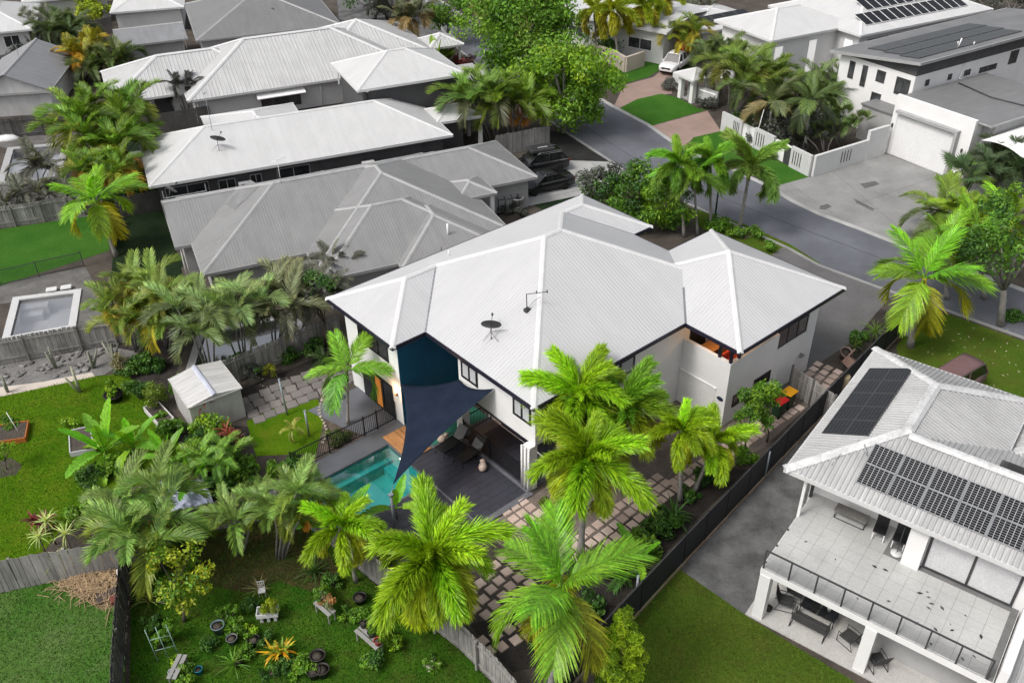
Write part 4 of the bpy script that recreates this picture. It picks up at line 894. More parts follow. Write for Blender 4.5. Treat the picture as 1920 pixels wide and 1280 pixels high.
# --- far grey roofs along the top edge
def px_house(label, fl, fr, depth, E, t_, rmat, cmat, wmat, gables='', ov=.5):
    a, b = G(*fl, E), G(*fr, E); yaw = atan2(b.y - a.y, b.x - a.x); L = (b - a).length
    o = a + Vector((-sin(yaw), cos(yaw), 0)) * depth
    r = house('distant_house', o.x, o.y, yaw, label); hip_block(r, 0, L, 0, depth, E, t_, rmat, cmat, cmat, gables); walls(r, ov, L - ov, ov, depth - ov, 0, E - .1, wmat)
    return r, L
N6, l6 = px_house('broad flat dark-grey roof across the top edge behind the ribbed white roof', (368, 76), (640, 46), 17, 2.8, .35, roof_dark, cap_grey, render_grey, 'LR')
N6b, _ = px_house('smaller slate-grey roof with skillion awning at the top left', (219, 88), (352, 72), 6.5, 2.6, .30, roof_slate, cap_grey, render_grey, 'LR')
N7, _ = px_house('pale roofed house cut off by the top edge above the slate roof', (206, 24), (345, 13), 10, 2.9, .38, roof_clean, cap_white, wall_pale)
a = G(60, 46, 2.7); N8 = house('distant_house', a.x - 7.6, a.y - 1.5, .30, 'white roofed house with a dark window in the top left corner')
hip_block(N8, 0, 8, -9, 3, 2.7, .40, roof_clean, cap_white, cap_white); walls(N8, .5, 7.4, -8.4, 2.5, 0, 2.6, wall_pale); window(N8, 'F', 2.5, 4.6, 6.3, .8, 2.1, 2, white_metal, glass)
N8b, _ = px_house('pale house with a lit blue doorway at the top edge left of the lime bushes', (40, 5), (205, -12), 8, 3.0, .35, roof_clean, cap_white, wall_pale)
# left gabled shed-house: dark roof, white ribbed gable facing us
a = G(0, 218, .0); gb0, gb1 = G(-40, 222), G(104, 212)
yaw9 = atan2(gb1.y - gb0.y, gb1.x - gb0.x); L9 = (gb1 - gb0).length; o9 = gb0 + Vector((-sin(yaw9), cos(yaw9), 0)) * 12
N9 = house('garage_building', o9.x, o9.y, yaw9, 'garage with dark grey gable roof and white ribbed gable wall at the left edge'); N9['category'] = 'garage'
hip_block(N9, -.3, L9 + .3, 0, 12.3, 2.3, .46, roof_slate, cap_grey, cap_grey, 'FB'); walls(N9, 0, L9, .3, 12.0, 0, 2.25, white_wall)
gm = MB(); roof_face(gm, [(0, -12.005, 0), (L9, -12.005, 0), (L9, -12.005, 2.25), (L9 / 2, -12.005, 2.3 + .46 * L9 / 2), (0, -12.005, 2.25)], (0, -12, 0), (L9, -12, 0))
P9 = [(0, -12.01, 0), (L9, -12.01, 0), (L9, -12.01, 2.25), (L9 / 2, -12.01, 2.2 + .46 * (L9 / 2 + .3)), (0, -12.01, 2.25)]
inst('gable_wall', MB().poly(P9, [(p[0], p[2]) for p in P9]).mesh('gable_wall', roof_pale), N9)
antenna(N9, (L9 / 2, -6.5, 2.3 + .46 * L9 / 2), .4, 1.3, .8, grey_metal)
# --- top centre pale house
N12, l12 = px_house('pale rendered house with flat pale roof at the top centre behind the palms', (1035, 22), (1250, 62), 12, 3.6, .12, roof_clean, cap_white, wall_pale, 'LR')
window(N12, 'F', 11.5, 10, 13, 1.2, 2.4, 2, white_metal, glass_soft); window(N12, 'F', 11.5, 2, 4, 1.2, 2.4, 2, white_metal, glass_soft)
N13, l13 = px_house('low white roofed annex with solar strip at the top right of centre', (1318, 62), (1440, 38), 9, 3.0, .22, roof_clean, cap_white, white_wall)
for i in range(4):
    ex = Vector((1, 0, 0)); ey = Vector((0, 1, .22)).normalized()
    for j in range(2): solar_panel(N13, (1.5 + i * 1.75, -8.0 + j * 1.05, 3.0 + .22 * (1.0 + j * 1.05)), ex, ey, 1.7, 1.0, pv_plain, dark_metal)
# --- white house with big solar array (top right)
sa, sb = G(1614.4, 66.6, 5.7), G(1862, 17, 5.7); sy = atan2(sb.y - sa.y, sb.x - sa.x); SL = (sb - sa).length; so9 = sa + Vector((-sin(sy), cos(sy), 0)) * 13
N14 = house('neighbour_house', so9.x, so9.y, sy, 'tall white house with a large rooftop solar array at the top right')
n14r = hip_block(N14, 0, SL, 0, 13, 5.7, .36, roof_clean, cap_white, cap_white); walls(N14, .6, SL - .6, .6, 12.4, 0, 5.6, wall_pale)
hip_block(N14, -8.5, 3, 1.5, 10, 5.69, .36, roof_clean, cap_white, cap_white); walls(N14, -7.9, 3, 2.2, 9.4, 0, 5.55, white_wall, eps=.004)
lit = M('lit_blind', (.85, .85, .83), .7, .03, emit=(1, .98, .95), estr=.35)
for a, b in ((-7.4, -6.3), (-3.0, -1.9)): window(N14, 'F', 9.4, a, b, 1.6, 4.8, 1, white_metal, lit, .05)
window(N14, 'L', .6, 10.6, 11.7, 1.6, 4.8, 1, white_metal, lit, .05)
for a, b in ((1.8, 4.6), (7.2, 8.0), (8.8, 11.6), (16.5, 19.5)): window(N14, 'F', 12.4, a, b, 3.2, 4.9, 2, dark_metal, glass)
ey = Vector((0, 1, .36)).normalized()
for r in range(2):
    for i in range(13 - 2 * r): solar_panel(n14r, (1.7 + i * 1.12 + r * 2.0, -11.9 + r * 2.0, 5.7 + .36 * (1.1 + r * 2.0)), (1, 0, 0), ey, 1.08, 1.85, pv_plain)
# --- modern white house with dark skillion roof and garage
ga = G(1657.5, 285.3); gy = -1.0205
N15 = house('neighbour_house', ga.x, ga.y, gy, 'modern white house with flat-roofed garage and dark tilted upper roof on the right')
GH, GLn = 5.08, 7.35
walls(N15, .05, GLn - .05, -11.8, -.3, 0, GH - .42, white_wall)
inst('garage_front', MB().span(0, GLn, 0, .3, 0, GH).mesh('garage_front', white_wall), N15)
inst('garage_door', MB().span(.6, 5.95, -.04, -.004, .06, 3.5).mesh('garage_door', M('garage_panel', (.72, .72, .72), .5, .03)), N15)
inst('door_frame', MB().span(.45, .6, -.02, -.002, .05, 3.62).span(.6, 5.95, -.021, -.003, 3.5, 3.62).mesh('door_frame', wall_pale), N15)
inst('door_hood', MB().span(.5, 6.35, -.45, -.002, 3.75, 3.97).span(6.1, 6.35, -.448, -.003, .1, 3.749).mesh('door_hood', render_grey), N15)
for u in (.22, 6.85): inst('wall_light', MB().box((u, -.07, 2.5), (.12, .12, .3)).mesh('wall_light', dark_metal), N15)
gr = inst('garage_roof', MB().poly([(.02, .31, GH - .22), (8.4, .31, GH - .22), (8.4, 12.0, GH - .35), (.02, 12.0, GH - .35)], [(0, 0), (8.4, 0), (8.4, 12), (0, 12)]).mesh('garage_roof', roof_dark), N15)
inst('gutter', MB().bar((8.42, .3, GH - .25), (8.42, 12, GH - .38), .12, .14).bar((GLn + .05, .31, GH - .2), (8.4, .31, GH - .2), .1, .12).mesh('gutter', cap_grey), N15)
inst('conduit', MB().tube([(.6, 7.2, GH - .2), (4.4, 6.2, GH - .18), (4.9, 6.3, GH - .18), (8.4, 6.9, GH - .2)], .05, 6).mesh('conduit', dark_metal), N15)
antenna(N15, (5.6, 9.0, GH - .3), .8, 1.1, .9, grey_metal)
walls(N15, GLn, 8.3, -12, -1.2, 0, GH - .45, render_grey, 'side_wall')
window(N15, 'R', 8.3, -4.4, -2.2, 1.0, 2.4, 2, dark_metal, glass)
# upper storey with dark cladding wedge and tilted roof
walls(N15, -8.3, -.4, -27, -2.5, 0, 6.05, white_wall, 'upper_wall')
b0 = [(-8.3, 2.5), (-.4, 2.5), (-.4, 27), (-8.3, 27)]; zt = [6.2, 7.25, 7.25, 6.2]; e = .02
b0 = [(-8.32, 2.48), (-.38, 2.48), (-.38, 27.02), (-8.32, 27.02)]
inst('cladding', MB().add([(*p, 6.0) for p in b0] + [(p[0], p[1], z) for p, z in zip(b0, zt)], [(0, 1, 5, 4), (1, 2, 6, 5), (2, 3, 7, 6), (3, 0, 4, 7)]).mesh('cladding', M('clad_dark', (.085, .085, .087), .8, .15, 1, 25, .2)), N15)
sl0 = (7.25 - 6.2) / 7.92
rp = lambda u, y: (u, y, 6.24 + (u + 8.32) * sl0)
Q = [rp(-9.1, 1.9), rp(.15, 1.9), rp(.15, 28), rp(-9.1, 28)]
mb = MB(); mb.poly(Q, [(p[1], p[0]) for p in Q]); top = inst('tilted_roof', mb.mesh('tilted_roof', M('skillion', (.16, .16, .162), .45, .2, .4, 8, .1, spec=.4)), N15)
inst('tilted_roof_edge', MB().bar(Vector(Q[0]) - Vector((0, 0, .1)), Vector(Q[1]) - Vector((0, 0, .1)), .1, .24).bar(Vector(Q[1]) - Vector((0, 0, .1)), Vector(Q[2]) - Vector((0, 0, .1)), .1, .24).bar(Vector(Q[0]) - Vector((0, 0, .1)), Vector(Q[3]) - Vector((0, 0, .1)), .1, .24).mesh('tilted_roof_edge', cap_grey), N15)
ex = Vector((0, 1, 0)); ey = Vector((-1, 0, -sl0)).normalized()
for j in range(3):
    for i in range(5): solar_panel(top, rp(-1.0 - j * 2.05, 3.2 + i * 2.9 + j * .5), ex, ey, 2.8, 1.9, pv_plain, dark_metal, .07)
inst('roof_vent', MB().tube([rp(-1.4, 9.0), Vector(rp(-1.4, 9.2)) + Vector((0, 0, .7))], .06, 8).tube([rp(-1.9, 9.6), Vector(rp(-1.9, 9.6)) + Vector((0, 0, .3))], .05, 6).tube([rp(-.9, 10.4), Vector(rp(-.9, 10.4)) + Vector((0, 0, .25))], .06, 6).mesh('roof_vent', white_metal), N15)
for a, b, z0, z1 in ((-7.2, -6.6, 4.1, 5.62), (-5.75, -5.2, 3.75, 5.6), (-4.2, -3.3, 4.6, 5.6), (-2.15, -.75, 4.1, 5.55), (-4.3, -3.3, 2.6, 3.62)): window(N15, 'F', -2.5, a, b, z0, z1, 2 if b - a > 1.2 else 1, dark_metal, glass_soft, .07, rail=b - a < .8)
for a, b, z0, z1 in ((-4.5, -4.0, 4.9, 5.42), (-7.55, -7.05, 4.85, 5.36), (-10.15, -9.3, 4.8, 5.3), (-13.95, -11.5, 4.65, 5.15), (-16.9, -15.7, 4.7, 5.9)): window(N15, 'R', -.4, a, b, z0, z1, 3 if b - a > 2 else 1, dark_metal, glass_soft, .06)
inst('downpipe', MB().tube([(-.3, 8.9, 6.0), (-.3, 8.6, 4.75), (.3, 8.6, 4.72)], .05, 8).tube([(-.3, 10.9, 5.9), (-.3, 10.7, 4.75)], .03, 6).mesh('downpipe', white_metal), N15)
walls(N15, -3.6, -.05, -2.49, -.6, 0, 3.0, render_grey, 'entry_block'); inst('entry_roof', MB().span(-3.7, .0, .5, 2.49, 3.0, 3.15).mesh('entry_roof', roof_dark), N15)
# curved white carport sheet beside the garage
cp = empty('carport', (ga.x, ga.y, 0), gy, 'curved white carport canopy beside the big garage door', 'carport'); mb = MB()
for i in range(13):
    s = i / 12; x = 8.55 + 4.6 * s; z = 3.9 + .55 * sin(pi * (s * .75 + .1)) - 1.0 * s * s
    for y in (-.6, 12): mb.v.append((x, y, z))
for i in range(12): mb.sm.add(len(mb.f)); mb.f.append([2*i, 2*i+2, 2*i+3, 2*i+1])
c_ = inst('canopy', mb.mesh('canopy', M('canopy_white', (.74, .74, .74), .5, .06)), cp); sm_ = c_.modifiers.new('t', 'SOLIDIFY'); sm_.thickness = .05
for y in (0, 5, 10): inst('post', MB().tube([(12.9, y, 0), (12.9, y, 3.1)], .05, 8).mesh('post', white_metal), cp)
# street wall in pale grey panels with slots
WP = [G(1352, 245), G(1389, 264), G(1412, 276), G(1448, 294), G(1480, 312), G(1517, 331)]
WL = empty('street_wall', WP[0], label='pale grey garden wall with slotted panels along the far footpath', cat='wall')
sw_pale = M('wall_panel', (.52, .52, .52), .8, .06); slot = M('slot_dark', (.03, .03, .03), .8)
for i, (a, b) in enumerate(zip(WP, WP[1:])):
    a2, b2 = a - WP[0], b - WP[0]; d = (b2 - a2); ang = atan2(d.y, d.x); n = Vector((-sin(ang), cos(ang), 0)); L = d.length
    hgt = 1.8 if i % 2 == 0 else 1.55; off = n * (.18 if i in (1, 3) else 0)
    inst('wall_panel', MB().bar(a2 + off + Vector((0, 0, hgt / 2)), b2 + off + Vector((0, 0, hgt / 2)), .22, hgt).mesh('wall_panel', sw_pale if i % 2 == 0 else white_wall), WL)
    if i in (0, 2, 4):
        ks = (.62, .7, .78, .86) if i == 0 else (.15, .27, .39, .51)
        for k in ks:
            p = a2 + d * k - n * .115; inst('slot', MB().box(p + Vector((0, 0, .95)), (.09, .02, 1.15), ang).mesh('slot', slot), WL)
    if i == 3: inst('gate', MB().bar(a2 + d * .62 - n * .02 + Vector((0, 0, .8)), a2 + d * .98 - n * .02 + Vector((0, 0, .8)), .05, 1.5).mesh('gate', dark_metal), WL)
inst('letterbox', MB().box(G(1372, 262) - WP[0] + Vector((0, -.25, .25)), (.35, .3, .5), 1).mesh('letterbox', sw_pale), WL)
SW2 = empty('side_garden_wall', G(1522, 331), label='smooth grey return wall between the palm bed and the big grey driveway', cat='wall')
a2, b2 = Vector((0, 0, .9)), G(1655, 289) - G(1522, 331) + Vector((0, 0, .9))
inst('wall', MB().bar(a2, b2, .25, 1.8).mesh('wall', wall_pale), SW2)
d = b2 - a2; n = Vector((d.y, -d.x, 0)).normalized()
for k in (.36, .4, .44, .48): inst('slot', MB().box(a2 + d * k + n * .13 + Vector((0, 0, .1)), (.08, .02, 1.0), atan2(d.y, d.x)).mesh('slot', slot), SW2)
c2 = G(1600, 250); inst('tall_section', MB().bar(d * .72 + Vector((0, 0, 1.3)), d * 1.0 + Vector((0, 0, 1.3)), .3, 2.6).mesh('tall_section', wall_pale), SW2)
# gate pavilion across the road
gp = G(1271.6, 182.8); gq = G(1296, 194); gpy = atan2(gq.y - gp.y, gq.x - gp.x)
GP = empty('gate_pavilion', gp, gpy, 'small white gate pavilion with pyramid roof beside the green front lawn', 'gate pavilion')
hip_block(GP, -.45, 2.5, -2.5, .45, 2.45, .42, roof_clean, cap_white, cap_white)
for u, v in ((.15, -.15), (1.9, -.15), (.15, -1.9), (1.9, -1.9)): walls(GP, u - .22, u + .22, v - .22, v + .22, 0, 2.4, white_wall, 'column')
walls(GP, .1, 1.8, -1.7, -.2, 0, .12, concrete, 'floor_slab'); inst('gate', MB().span(.36, 1.7, .8, .86, .1, 1.9).mesh('gate', render_grey), GP)
FWL = empty('front_wall', G(1308, 190), label='grey name wall with a small lit strip beside the gate pavilion', cat='wall')
d = G(1344, 202) - G(1308, 190); inst('wall', MB().bar(Vector((0, 0, .75)), d + Vector((0, 0, .75)), .25, 1.5).mesh('wall', wall_pale), FWL)
n = Vector((d.y, -d.x, 0)).normalized(); inst('light_strip', MB().bar(d * .1 + n * .14 + Vector((0, 0, 1.25)), d * .9 + n * .14 + Vector((0, 0, 1.25)), .03, .1).mesh('light_strip', lit), FWL)
FW2 = empty('front_wall', G(1262, 158), label='short white wall left of the gate pavilion near the white pickup', cat='wall')
d = G(1276, 172) - G(1262, 158); inst('wall', MB().bar(Vector((0, 0, .6)), d + Vector((0, 0, .6)), .25, 1.2).mesh('wall', wall_pale), FW2)
PWL = empty('garden_wall', G(1118, 112), label='curved beige garden wall below the palms at the top centre', cat='wall')
PP = [G(1112, 110), G(1150, 122), G(1172, 136), G(1206, 124)]
inst('wall', MB().bar(PP[0] - PP[0], PP[1] - PP[0], .3, 1.6).bar(PP[1] - PP[0], PP[2] - PP[0], .3, 1.62).bar(PP[2] - PP[0], PP[3] - PP[0], .3, 1.64).mesh('wall', wall_beige), PWL); PWL.children[0].location.z = .8; PWL.location = PP[0]
# ------------------------------------------------------------------ right neighbour with balcony
RX, RY, RYAW = 17.763, 35.949, -.663
N16 = house('neighbour_house', RX, RY, RYAW, 'two-storey house with ribbed pale roof, solar panels and tiled balcony at the lower right')
RE, rt, RW, RD = 5.4, .426, 7.064, 10.753
r16 = hip_block(N16, 0, RW, 0, RD, RE, rt, roof_worn, cap_worn, cap_white, skip=('F1',)); r16b = hip_block(N16, .4, 22, RD - 6.594, RD - .012, RE - .002, rt, roof_worn, cap_worn, cap_white, name='wing_roof', skip=('L0', 'L1'))
hip_block(N16, 5.6, 20, -.6, 5.2, RE - .9, .36, roof_worn, cap_worn, cap_white, name='rear_roof')
walls(N16, .6, RW - .5, .6, 8.0, 0, RE - .15, white_wall); walls(N16, 5.1, 20, 4.6, 10.05, 0, RE - .16, white_wall, eps=.003); walls(N16, .6, 4.7, 5.5, 8.6, 0, RE - .17, white_wall, eps=.006)
walls(N16, 6, 19.5, 0, 4.6, 0, RE - 1.1, white_wall, eps=.002)
for r in range(5):
    for c in range(2):
        exL = Vector((0, -1, 0)); eyL = Vector((1, 0, rt)).normalized(); u = .45 + c * .92
        solar_panel(r16, (u, -(2.2 + r * 1.17), RE + rt * u), exL, eyL, 1.15, .98, pv_fine, dark_metal)
for c in range(7):
    for r in range(2):
        v = 10.15 - r * .9
        solar_panel(r16b, (2.65 + c * 1.22, -v, RE + rt * (RD - v)), (1, 0, 0), Vector((0, 1, rt)).normalized(), 1.2, .965, pv_cells, grey_metal)
for c in range(3): 
    v = 6.2; solar_panel(r16b, (7.0 + c * 1.1, -v, RE + rt * (v - (RD - 6.594))), (1, 0, 0), Vector((0, -1, rt)).normalized(), 1.05, 1.2, pv_plain, dark_metal)
inst('cable', MB().tube([(2.0, -8.4, RE + rt * 2.0 + .05), (2.3, -8.6, RE + rt * 2.2 + .06), (2.6, -9.0, RE + rt * 1.8 + .06)], .03, 5).tube([(1.7, -9.2, RE + .72), (1.55, -9.9, RE + .42)], .02, 5).mesh('cable', grey_metal), r16)
# balcony slab, tiles, balustrade, columns, patio below
walls(N16, .8, 9.5, 5.5, 13.95, 2.55, 2.86, white_wall, 'balcony_slab')
tmat = M('balcony_tile', (.44, .44, .43), .55, .12, .6, 9, .08); tme = MB().span(-.295, .295, -.295, .295, 0, .012).mesh('tile', tmat)
inst('grout_bed', MB().span(.82, 9.48, -13.93, -8.0, 2.8605, 2.866).mesh('grout_bed', M('grout_dark', (.16, .16, .16), .9)), N16)
for i in range(14):
    for j in range(10):
        u, v = 1.12 + i * .6, 13.62 - j * .6
        if v < 8.3 or (u > 4.7 and v < 10.4): continue
        inst('tile', tme, N16, (u, -v, 2.8665 + random.uniform(0, .002)))
ball = MB().bar((.85, -13.9, 3.86), (9.3, -13.9, 3.86), .06, .05); inst('handrail', ball.mesh('handrail', dark_metal), N16)
pst = MB().span(-.03, .03, -.03, .03, 2.87, 3.84).mesh('baluster_post', dark_metal)
clear, cn, cb = nodes('clear_panel'); cn.nodes.remove(cb); tr_ = cn.nodes.new('ShaderNodeBsdfTransparent'); tr_.inputs[0].default_value = (.93, .93, .93, 1); gg = cn.nodes.new('ShaderNodeBsdfGlossy'); gg.inputs['Roughness'].default_value = .03; fr = cn.nodes.new('ShaderNodeFresnel'); fr.inputs[0].default_value = 1.2; mx = cn.nodes.new('ShaderNodeMixShader')
cn.links.new(fr.outputs[0], mx.inputs[0]); cn.links.new(tr_.outputs[0], mx.inputs[1]); cn.links.new(gg.outputs[0], mx.inputs[2]); cn.links.new(mx.outputs[0], cn.nodes['Material Output'].inputs[0])
for i in range(9):
    u = .88 + i * 1.05; inst('baluster_post', pst, N16, (u, -13.9, 0))
    if i < 8: inst('glass_panel', MB().poly([(u + .05, -13.9, 2.95), (u + 1.0, -13.9, 2.95), (u + 1.0, -13.9, 3.78), (u + .05, -13.9, 3.78)]).mesh('glass_panel', clear), N16)
for i in range(4):
    v = 13.6 - i * 1.1; inst('side_post', pst, N16, (.84, -v, -.9)); 
for u in (1.05, 5.3, 9.3): walls(N16, u - .22, u + .22, 13.55, 13.99, 0, 2.549, white_wall, 'column')
inst('roof_post', MB().span(.78, .90, -10.42, -10.30, 2.86, RE - .15).mesh('roof_post', white_metal), N16)
inst('roof_post', MB().span(.74, .86, -9.0, -8.85, 2.86, RE - .15).mesh('roof_post', dark_metal), N16)
walls(N16, 5.12, 5.8, 10.05, 10.42, 2.866, RE - .18, white_wall, 'pier')
window(N16, 'F', 10.06, 5.85, 9.2, 2.9, 5.1, 2, dark_metal, blind, .1, name='sliding_door')
inst('patio_slab', MB().span(.6, 9.6, -14.1, -7, .0, .06).mesh('patio_slab', M('patio_pale', (.46, .45, .43), .8, .08)), N16)
walls(N16, 5.4, 9.5, 8.2, 12.6, .06, 2.5, render_grey, 'lower_room'); inst('lower_wall', MB().span(.9, 5.5, -8.9, -8.62, .06, 2.5).mesh('lower_wall', wall_pale), N16)
# low corrugated lean-to at the right edge
lt = empty('lean_to', (RX, RY, 0), RYAW, 'low pale corrugated lean-to roof with an outdoor air conditioner at the right edge', 'lean-to'); mb = MB()
Q = [(9.9, -9.8, 3.0), (9.9, -17.5, 2.6), (14.5, -17.5, 2.6), (14.5, -9.8, 3.0)]; roof_face(mb, Q, (9.9, -17.5, 2.6), (14.5, -17.5, 2.6), RIBS['roof_worn']); inst('roof', mb.mesh('roof', roof_worn), lt)
walls(lt, 10.0, 14.4, 10, 17.4, 0, 2.55, white_wall); walls(lt, 9.55, 9.85, 9.9, 14.0, 0, 3.7, white_wall, 'parapet'); aircon(lt, (11.2, -10.3, 3.05), .1, 1.1)
dish(lt, (13.2, -16.0, 2.7), 1.8, .9, 1.3, M('dish_grey', (.22, .22, .22), .5, .2))
# ------------------------------------------------------------------ garden shed
S0 = G(310, 713, 1.95); S1 = G(353, 765, 1.95); S2 = G(453, 727, 1.95)
sy_ = atan2(S2.y - S1.y, S2.x - S1.x); SLn = (S2 - S1).length; SD = (S1 - S0).length
SH = empty('garden_shed', (S1.x - sin(sy_) * SD, S1.y + cos(sy_) * SD, 0), sy_, 'small white metal garden shed with worn gable roof and blue ridge', 'shed')
hip_block(SH, 0, SLn, 0, SD, 1.95, .17, roof_shed, M('ridge_blue', (.44, .46, .54), .5, .1), M('shed_trim', (.5, .49, .47), .6), 'FB' if SLn < SD else 'LR', .06, soffit=False)
shed_wall = roof_mat('shed_wall', (.58, .56, .55), pitch=.22, rib=.5, dirt=.35)
for k, (p, q) in enumerate((((0, 0), (SLn, 0)), ((SLn, 0), (SLn, SD)), ((SLn, SD), (0, SD)), ((0, SD), (0, 0)))):
    a_, b_ = Vector((p[0] * .96 + .05, -(p[1] * .96 + .05), 0)), Vector((q[0] * .96 + .05, -(q[1] * .96 + .05), 0)); Lq = (b_ - a_).length; u_ = Vector((0, 0, 1.94))
    inst('wall', MB().poly([a_, b_, b_ + u_, a_ + u_], [(0, 0), (Lq, 0), (Lq, 2), (0, 2)]).mesh('wall', shed_wall), SH)
gmd = (SLn, SD)
for y in ((0.03, SD - .03) if SLn < SD else ()):
    inst('gable', MB().poly([(0, -y, 1.95), (SLn, -y, 1.95), (SLn / 2, -y, 1.95 + .17 * SLn / 2)], [(0, 0), (SLn, 0), (SLn / 2, .6)]).mesh('gable', shed_wall), SH)
for x in (() if SLn < SD else (0.03, SLn - .03)):
    inst('gable', MB().poly([(x, 0, 1.95), (x, -SD, 1.95), (x, -SD / 2, 1.95 + .17 * SD / 2)], [(0, 0), (SD, 0), (SD / 2, .6)]).mesh('gable', shed_wall), SH)
# ================================================================== vegetation
def rachis(L, dr, n=14, pw=1.25):
    P = [Vector((0, 0, 0))]; T = []
    for i in range(n):
        a = -dr * ((i + .5) / n) ** pw; d = Vector((cos(a), 0, sin(a))); P.append(P[-1] + d * (L / n)); T.append(d)
    T.append(T[-1]); return P, T
def at_s(P, T, s):
    n = len(P) - 1; x = min(s, .999) * n; i = int(x); return P[i].lerp(P[i + 1], x - i), T[i]
TINT = random.Random(2)
def leaflet(mb, p, d, nrm, l, w, sag):
    d = d.normalized(); sd_ = d.cross(nrm)
    if sd_.length < 1e-4: return
    sd_.normalize(); m = p + d * l * .5 + Vector((0, 0, -sag * l * .12)); e = p + d * l + Vector((0, 0, -sag * l * .5))
    while len(mb.vc) < len(mb.v): mb.vc.append((1, 1, 1))
    mb.add([p - sd_ * w * .2, p + sd_ * w * .2, m + sd_ * w * .5, m - sd_ * w * .5, e], [(0, 1, 2, 3), (3, 2, 4)])
    k = TINT.uniform(.62, 1.3); y = TINT.uniform(.9, 1.15); mb.vc += [(k * .85 * y, k * .85, k * .8)] * 2 + [(k * y, k, k)] * 2 + [(k * 1.3 * y, k * 1.2, k)]  # light-dark contrast and glossy highlights put into the leaflet colour, tips lightest
def make_frond(kind, seed, dr):
    R_ = random.Random(seed); mb = MB(); mb.vc = []
    if kind == 'fox':
        P, T = rachis(1, dr); mb.tube(P[::2], [.013 - .0105 * i / 7 for i in range(len(P[::2]))], 4, False)
        for i in range(105):
            s = .10 + .90 * (i + R_.random()) / 105; p, t_ = at_s(P, T, s); up = Vector((-t_.z, 0, t_.x)); sd_ = Vector((0, 1, 0))
            for k in range(6):
                f = R_.uniform(-.7 * pi, .7 * pi); r = up * cos(f) + sd_ * sin(f); l = (.34 * min(1, .45 + (s - .1) * 3.0) * (1.0 - .38 * s)) * R_.uniform(.8, 1.15)
                leaflet(mb, p, t_ * R_.uniform(.65, 1.1) + r * R_.uniform(.7, .95), r.cross(t_) * R_.uniform(-.9, .9) + r * .3 + up * .6, l, .021, .5)
    elif kind in ('king', 'cane'):
        P, T = rachis(1, dr); mb.tube(P[::2], [.013 - .010 * i / 7 for i in range(len(P[::2]))], 4, False)
        n = 58 if kind == 'king' else 40
        for i in range(n):
            s = .14 + .86 * (i + .5) / n; p, t_ = at_s(P, T, s); up = Vector((-t_.z, 0, t_.x))
            for sg in (-1, 1):
                a = radians(60 - 36 * s) * R_.uniform(.9, 1.1); prof = (1 - (2 * s - 1.0) ** 2 * .55) * (1 if s < .93 else .8)
                l = (.38 if kind == 'king' else .36) * prof * R_.uniform(.88, 1.1); lift = R_.uniform(.0, .22) if kind == 'king' else R_.uniform(.25, .6)
                leaflet(mb, p, t_ * cos(a) + Vector((0, sg, 0)) * sin(a) + up * lift, up + Vector((0, -sg * R_.uniform(.1, .7), 0)), l, .025 if kind == 'king' else .026, R_.uniform(.4, .95))
    elif kind == 'fan':
        mb.tube([(0, 0, 0), (.25, 0, .02), (.5, 0, 0)], [.012, .01, .008], 4, False); n = 22
        for i in range(n):
            a = radians(-125 + 250 * i / (n - 1)); leaflet(mb, Vector((.5, 0, 0)), Vector((cos(a), sin(a), .12)), Vector((0, 0, 1)), .48 * R_.uniform(.9, 1.05), .075, .25 + dr * .3)
    elif kind == 'paddle':          # banana leaf: broad blade with a midrib, slightly torn margins
        P, T = rachis(1, dr, 12); mb.tube(P[::2], [.016 - .012 * i / 6 for i in range(len(P[::2]))], 4, False); n = 16
        prev = None
        for i in range(n + 1):
            s = .18 + .82 * i / n; p, t_ = at_s(P, T, s); up = Vector((-t_.z, 0, t_.x)); w_ = .135 * sin(pi * min(1, .12 + .88 * i / n)) ** .6 * R_.uniform(.85, 1.05) + .004
            cur = [p + Vector((0, sg * w_, 0)) + up * (w_ * .28) for sg in (-1, 1)]
            if prev:
                for k, sg in enumerate((-1, 1)):
                    g = R_.random() < .18; q = prev[1][k].lerp(prev[0], .45) if g else prev[1][k]
                    mb.add([prev[0], p, cur[k], q], [(0, 1, 2, 3)])
            prev = (p, cur)
    elif kind == 'strap':
        P, T = rachis(1, dr, 8, 1.8); prev = None
        for i in range(9):
            p = P[i]; w_ = .045 * (1 - (i / 8) ** 1.6) + .002; c = [p + Vector((0, -w_, .012)), p, p + Vector((0, w_, .012))]
            if prev: mb.add(prev + c, [(0, 1, 4, 3), (1, 2, 5, 4)])
            prev = c
    while len(mb.vc) < len(mb.v): mb.vc.append((1, 1, 1))
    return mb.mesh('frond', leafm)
FR = {k: [make_frond(k, i * 7 + len(k), dr) for i, dr in enumerate(drs)] for k, drs in dict(fox=(.95, 1.4, 1.8, 2.1), king=(.6, 1.1, 1.55, 1.95), cane=(1.1, 1.6, 2.0, 2.4), fan=(0, .5, 1, 1.4), paddle=(.15, .5, .9, 1.4), strap=(.25, .7, 1.2, 1.7)).items()}
def pix_of(P):
    d = P - Vector((0, 0, CAM_H)); z = d.dot(_F); return 960 + FPX * d.dot(CR) / z, 640 - FPX * d.dot(CU) / z
def crown_at(base, cpx):
    """height (and small sideways lean) that puts a crown over this base at the surveyed spot"""
    lo_, hi = .2, 20
    for _ in range(40):
        m_ = (lo_ + hi) / 2
        if pix_of(base + Vector((0, 0, m_)))[1] > cpx[1]: lo_ = m_
        else: hi = m_
    p = base + Vector((0, 0, m_)); d = (p - Vector((0, 0, CAM_H))).dot(_F)
    return p + Vector(((cpx[0] - pix_of(p)[0]) * d / FPX, 0, 0))
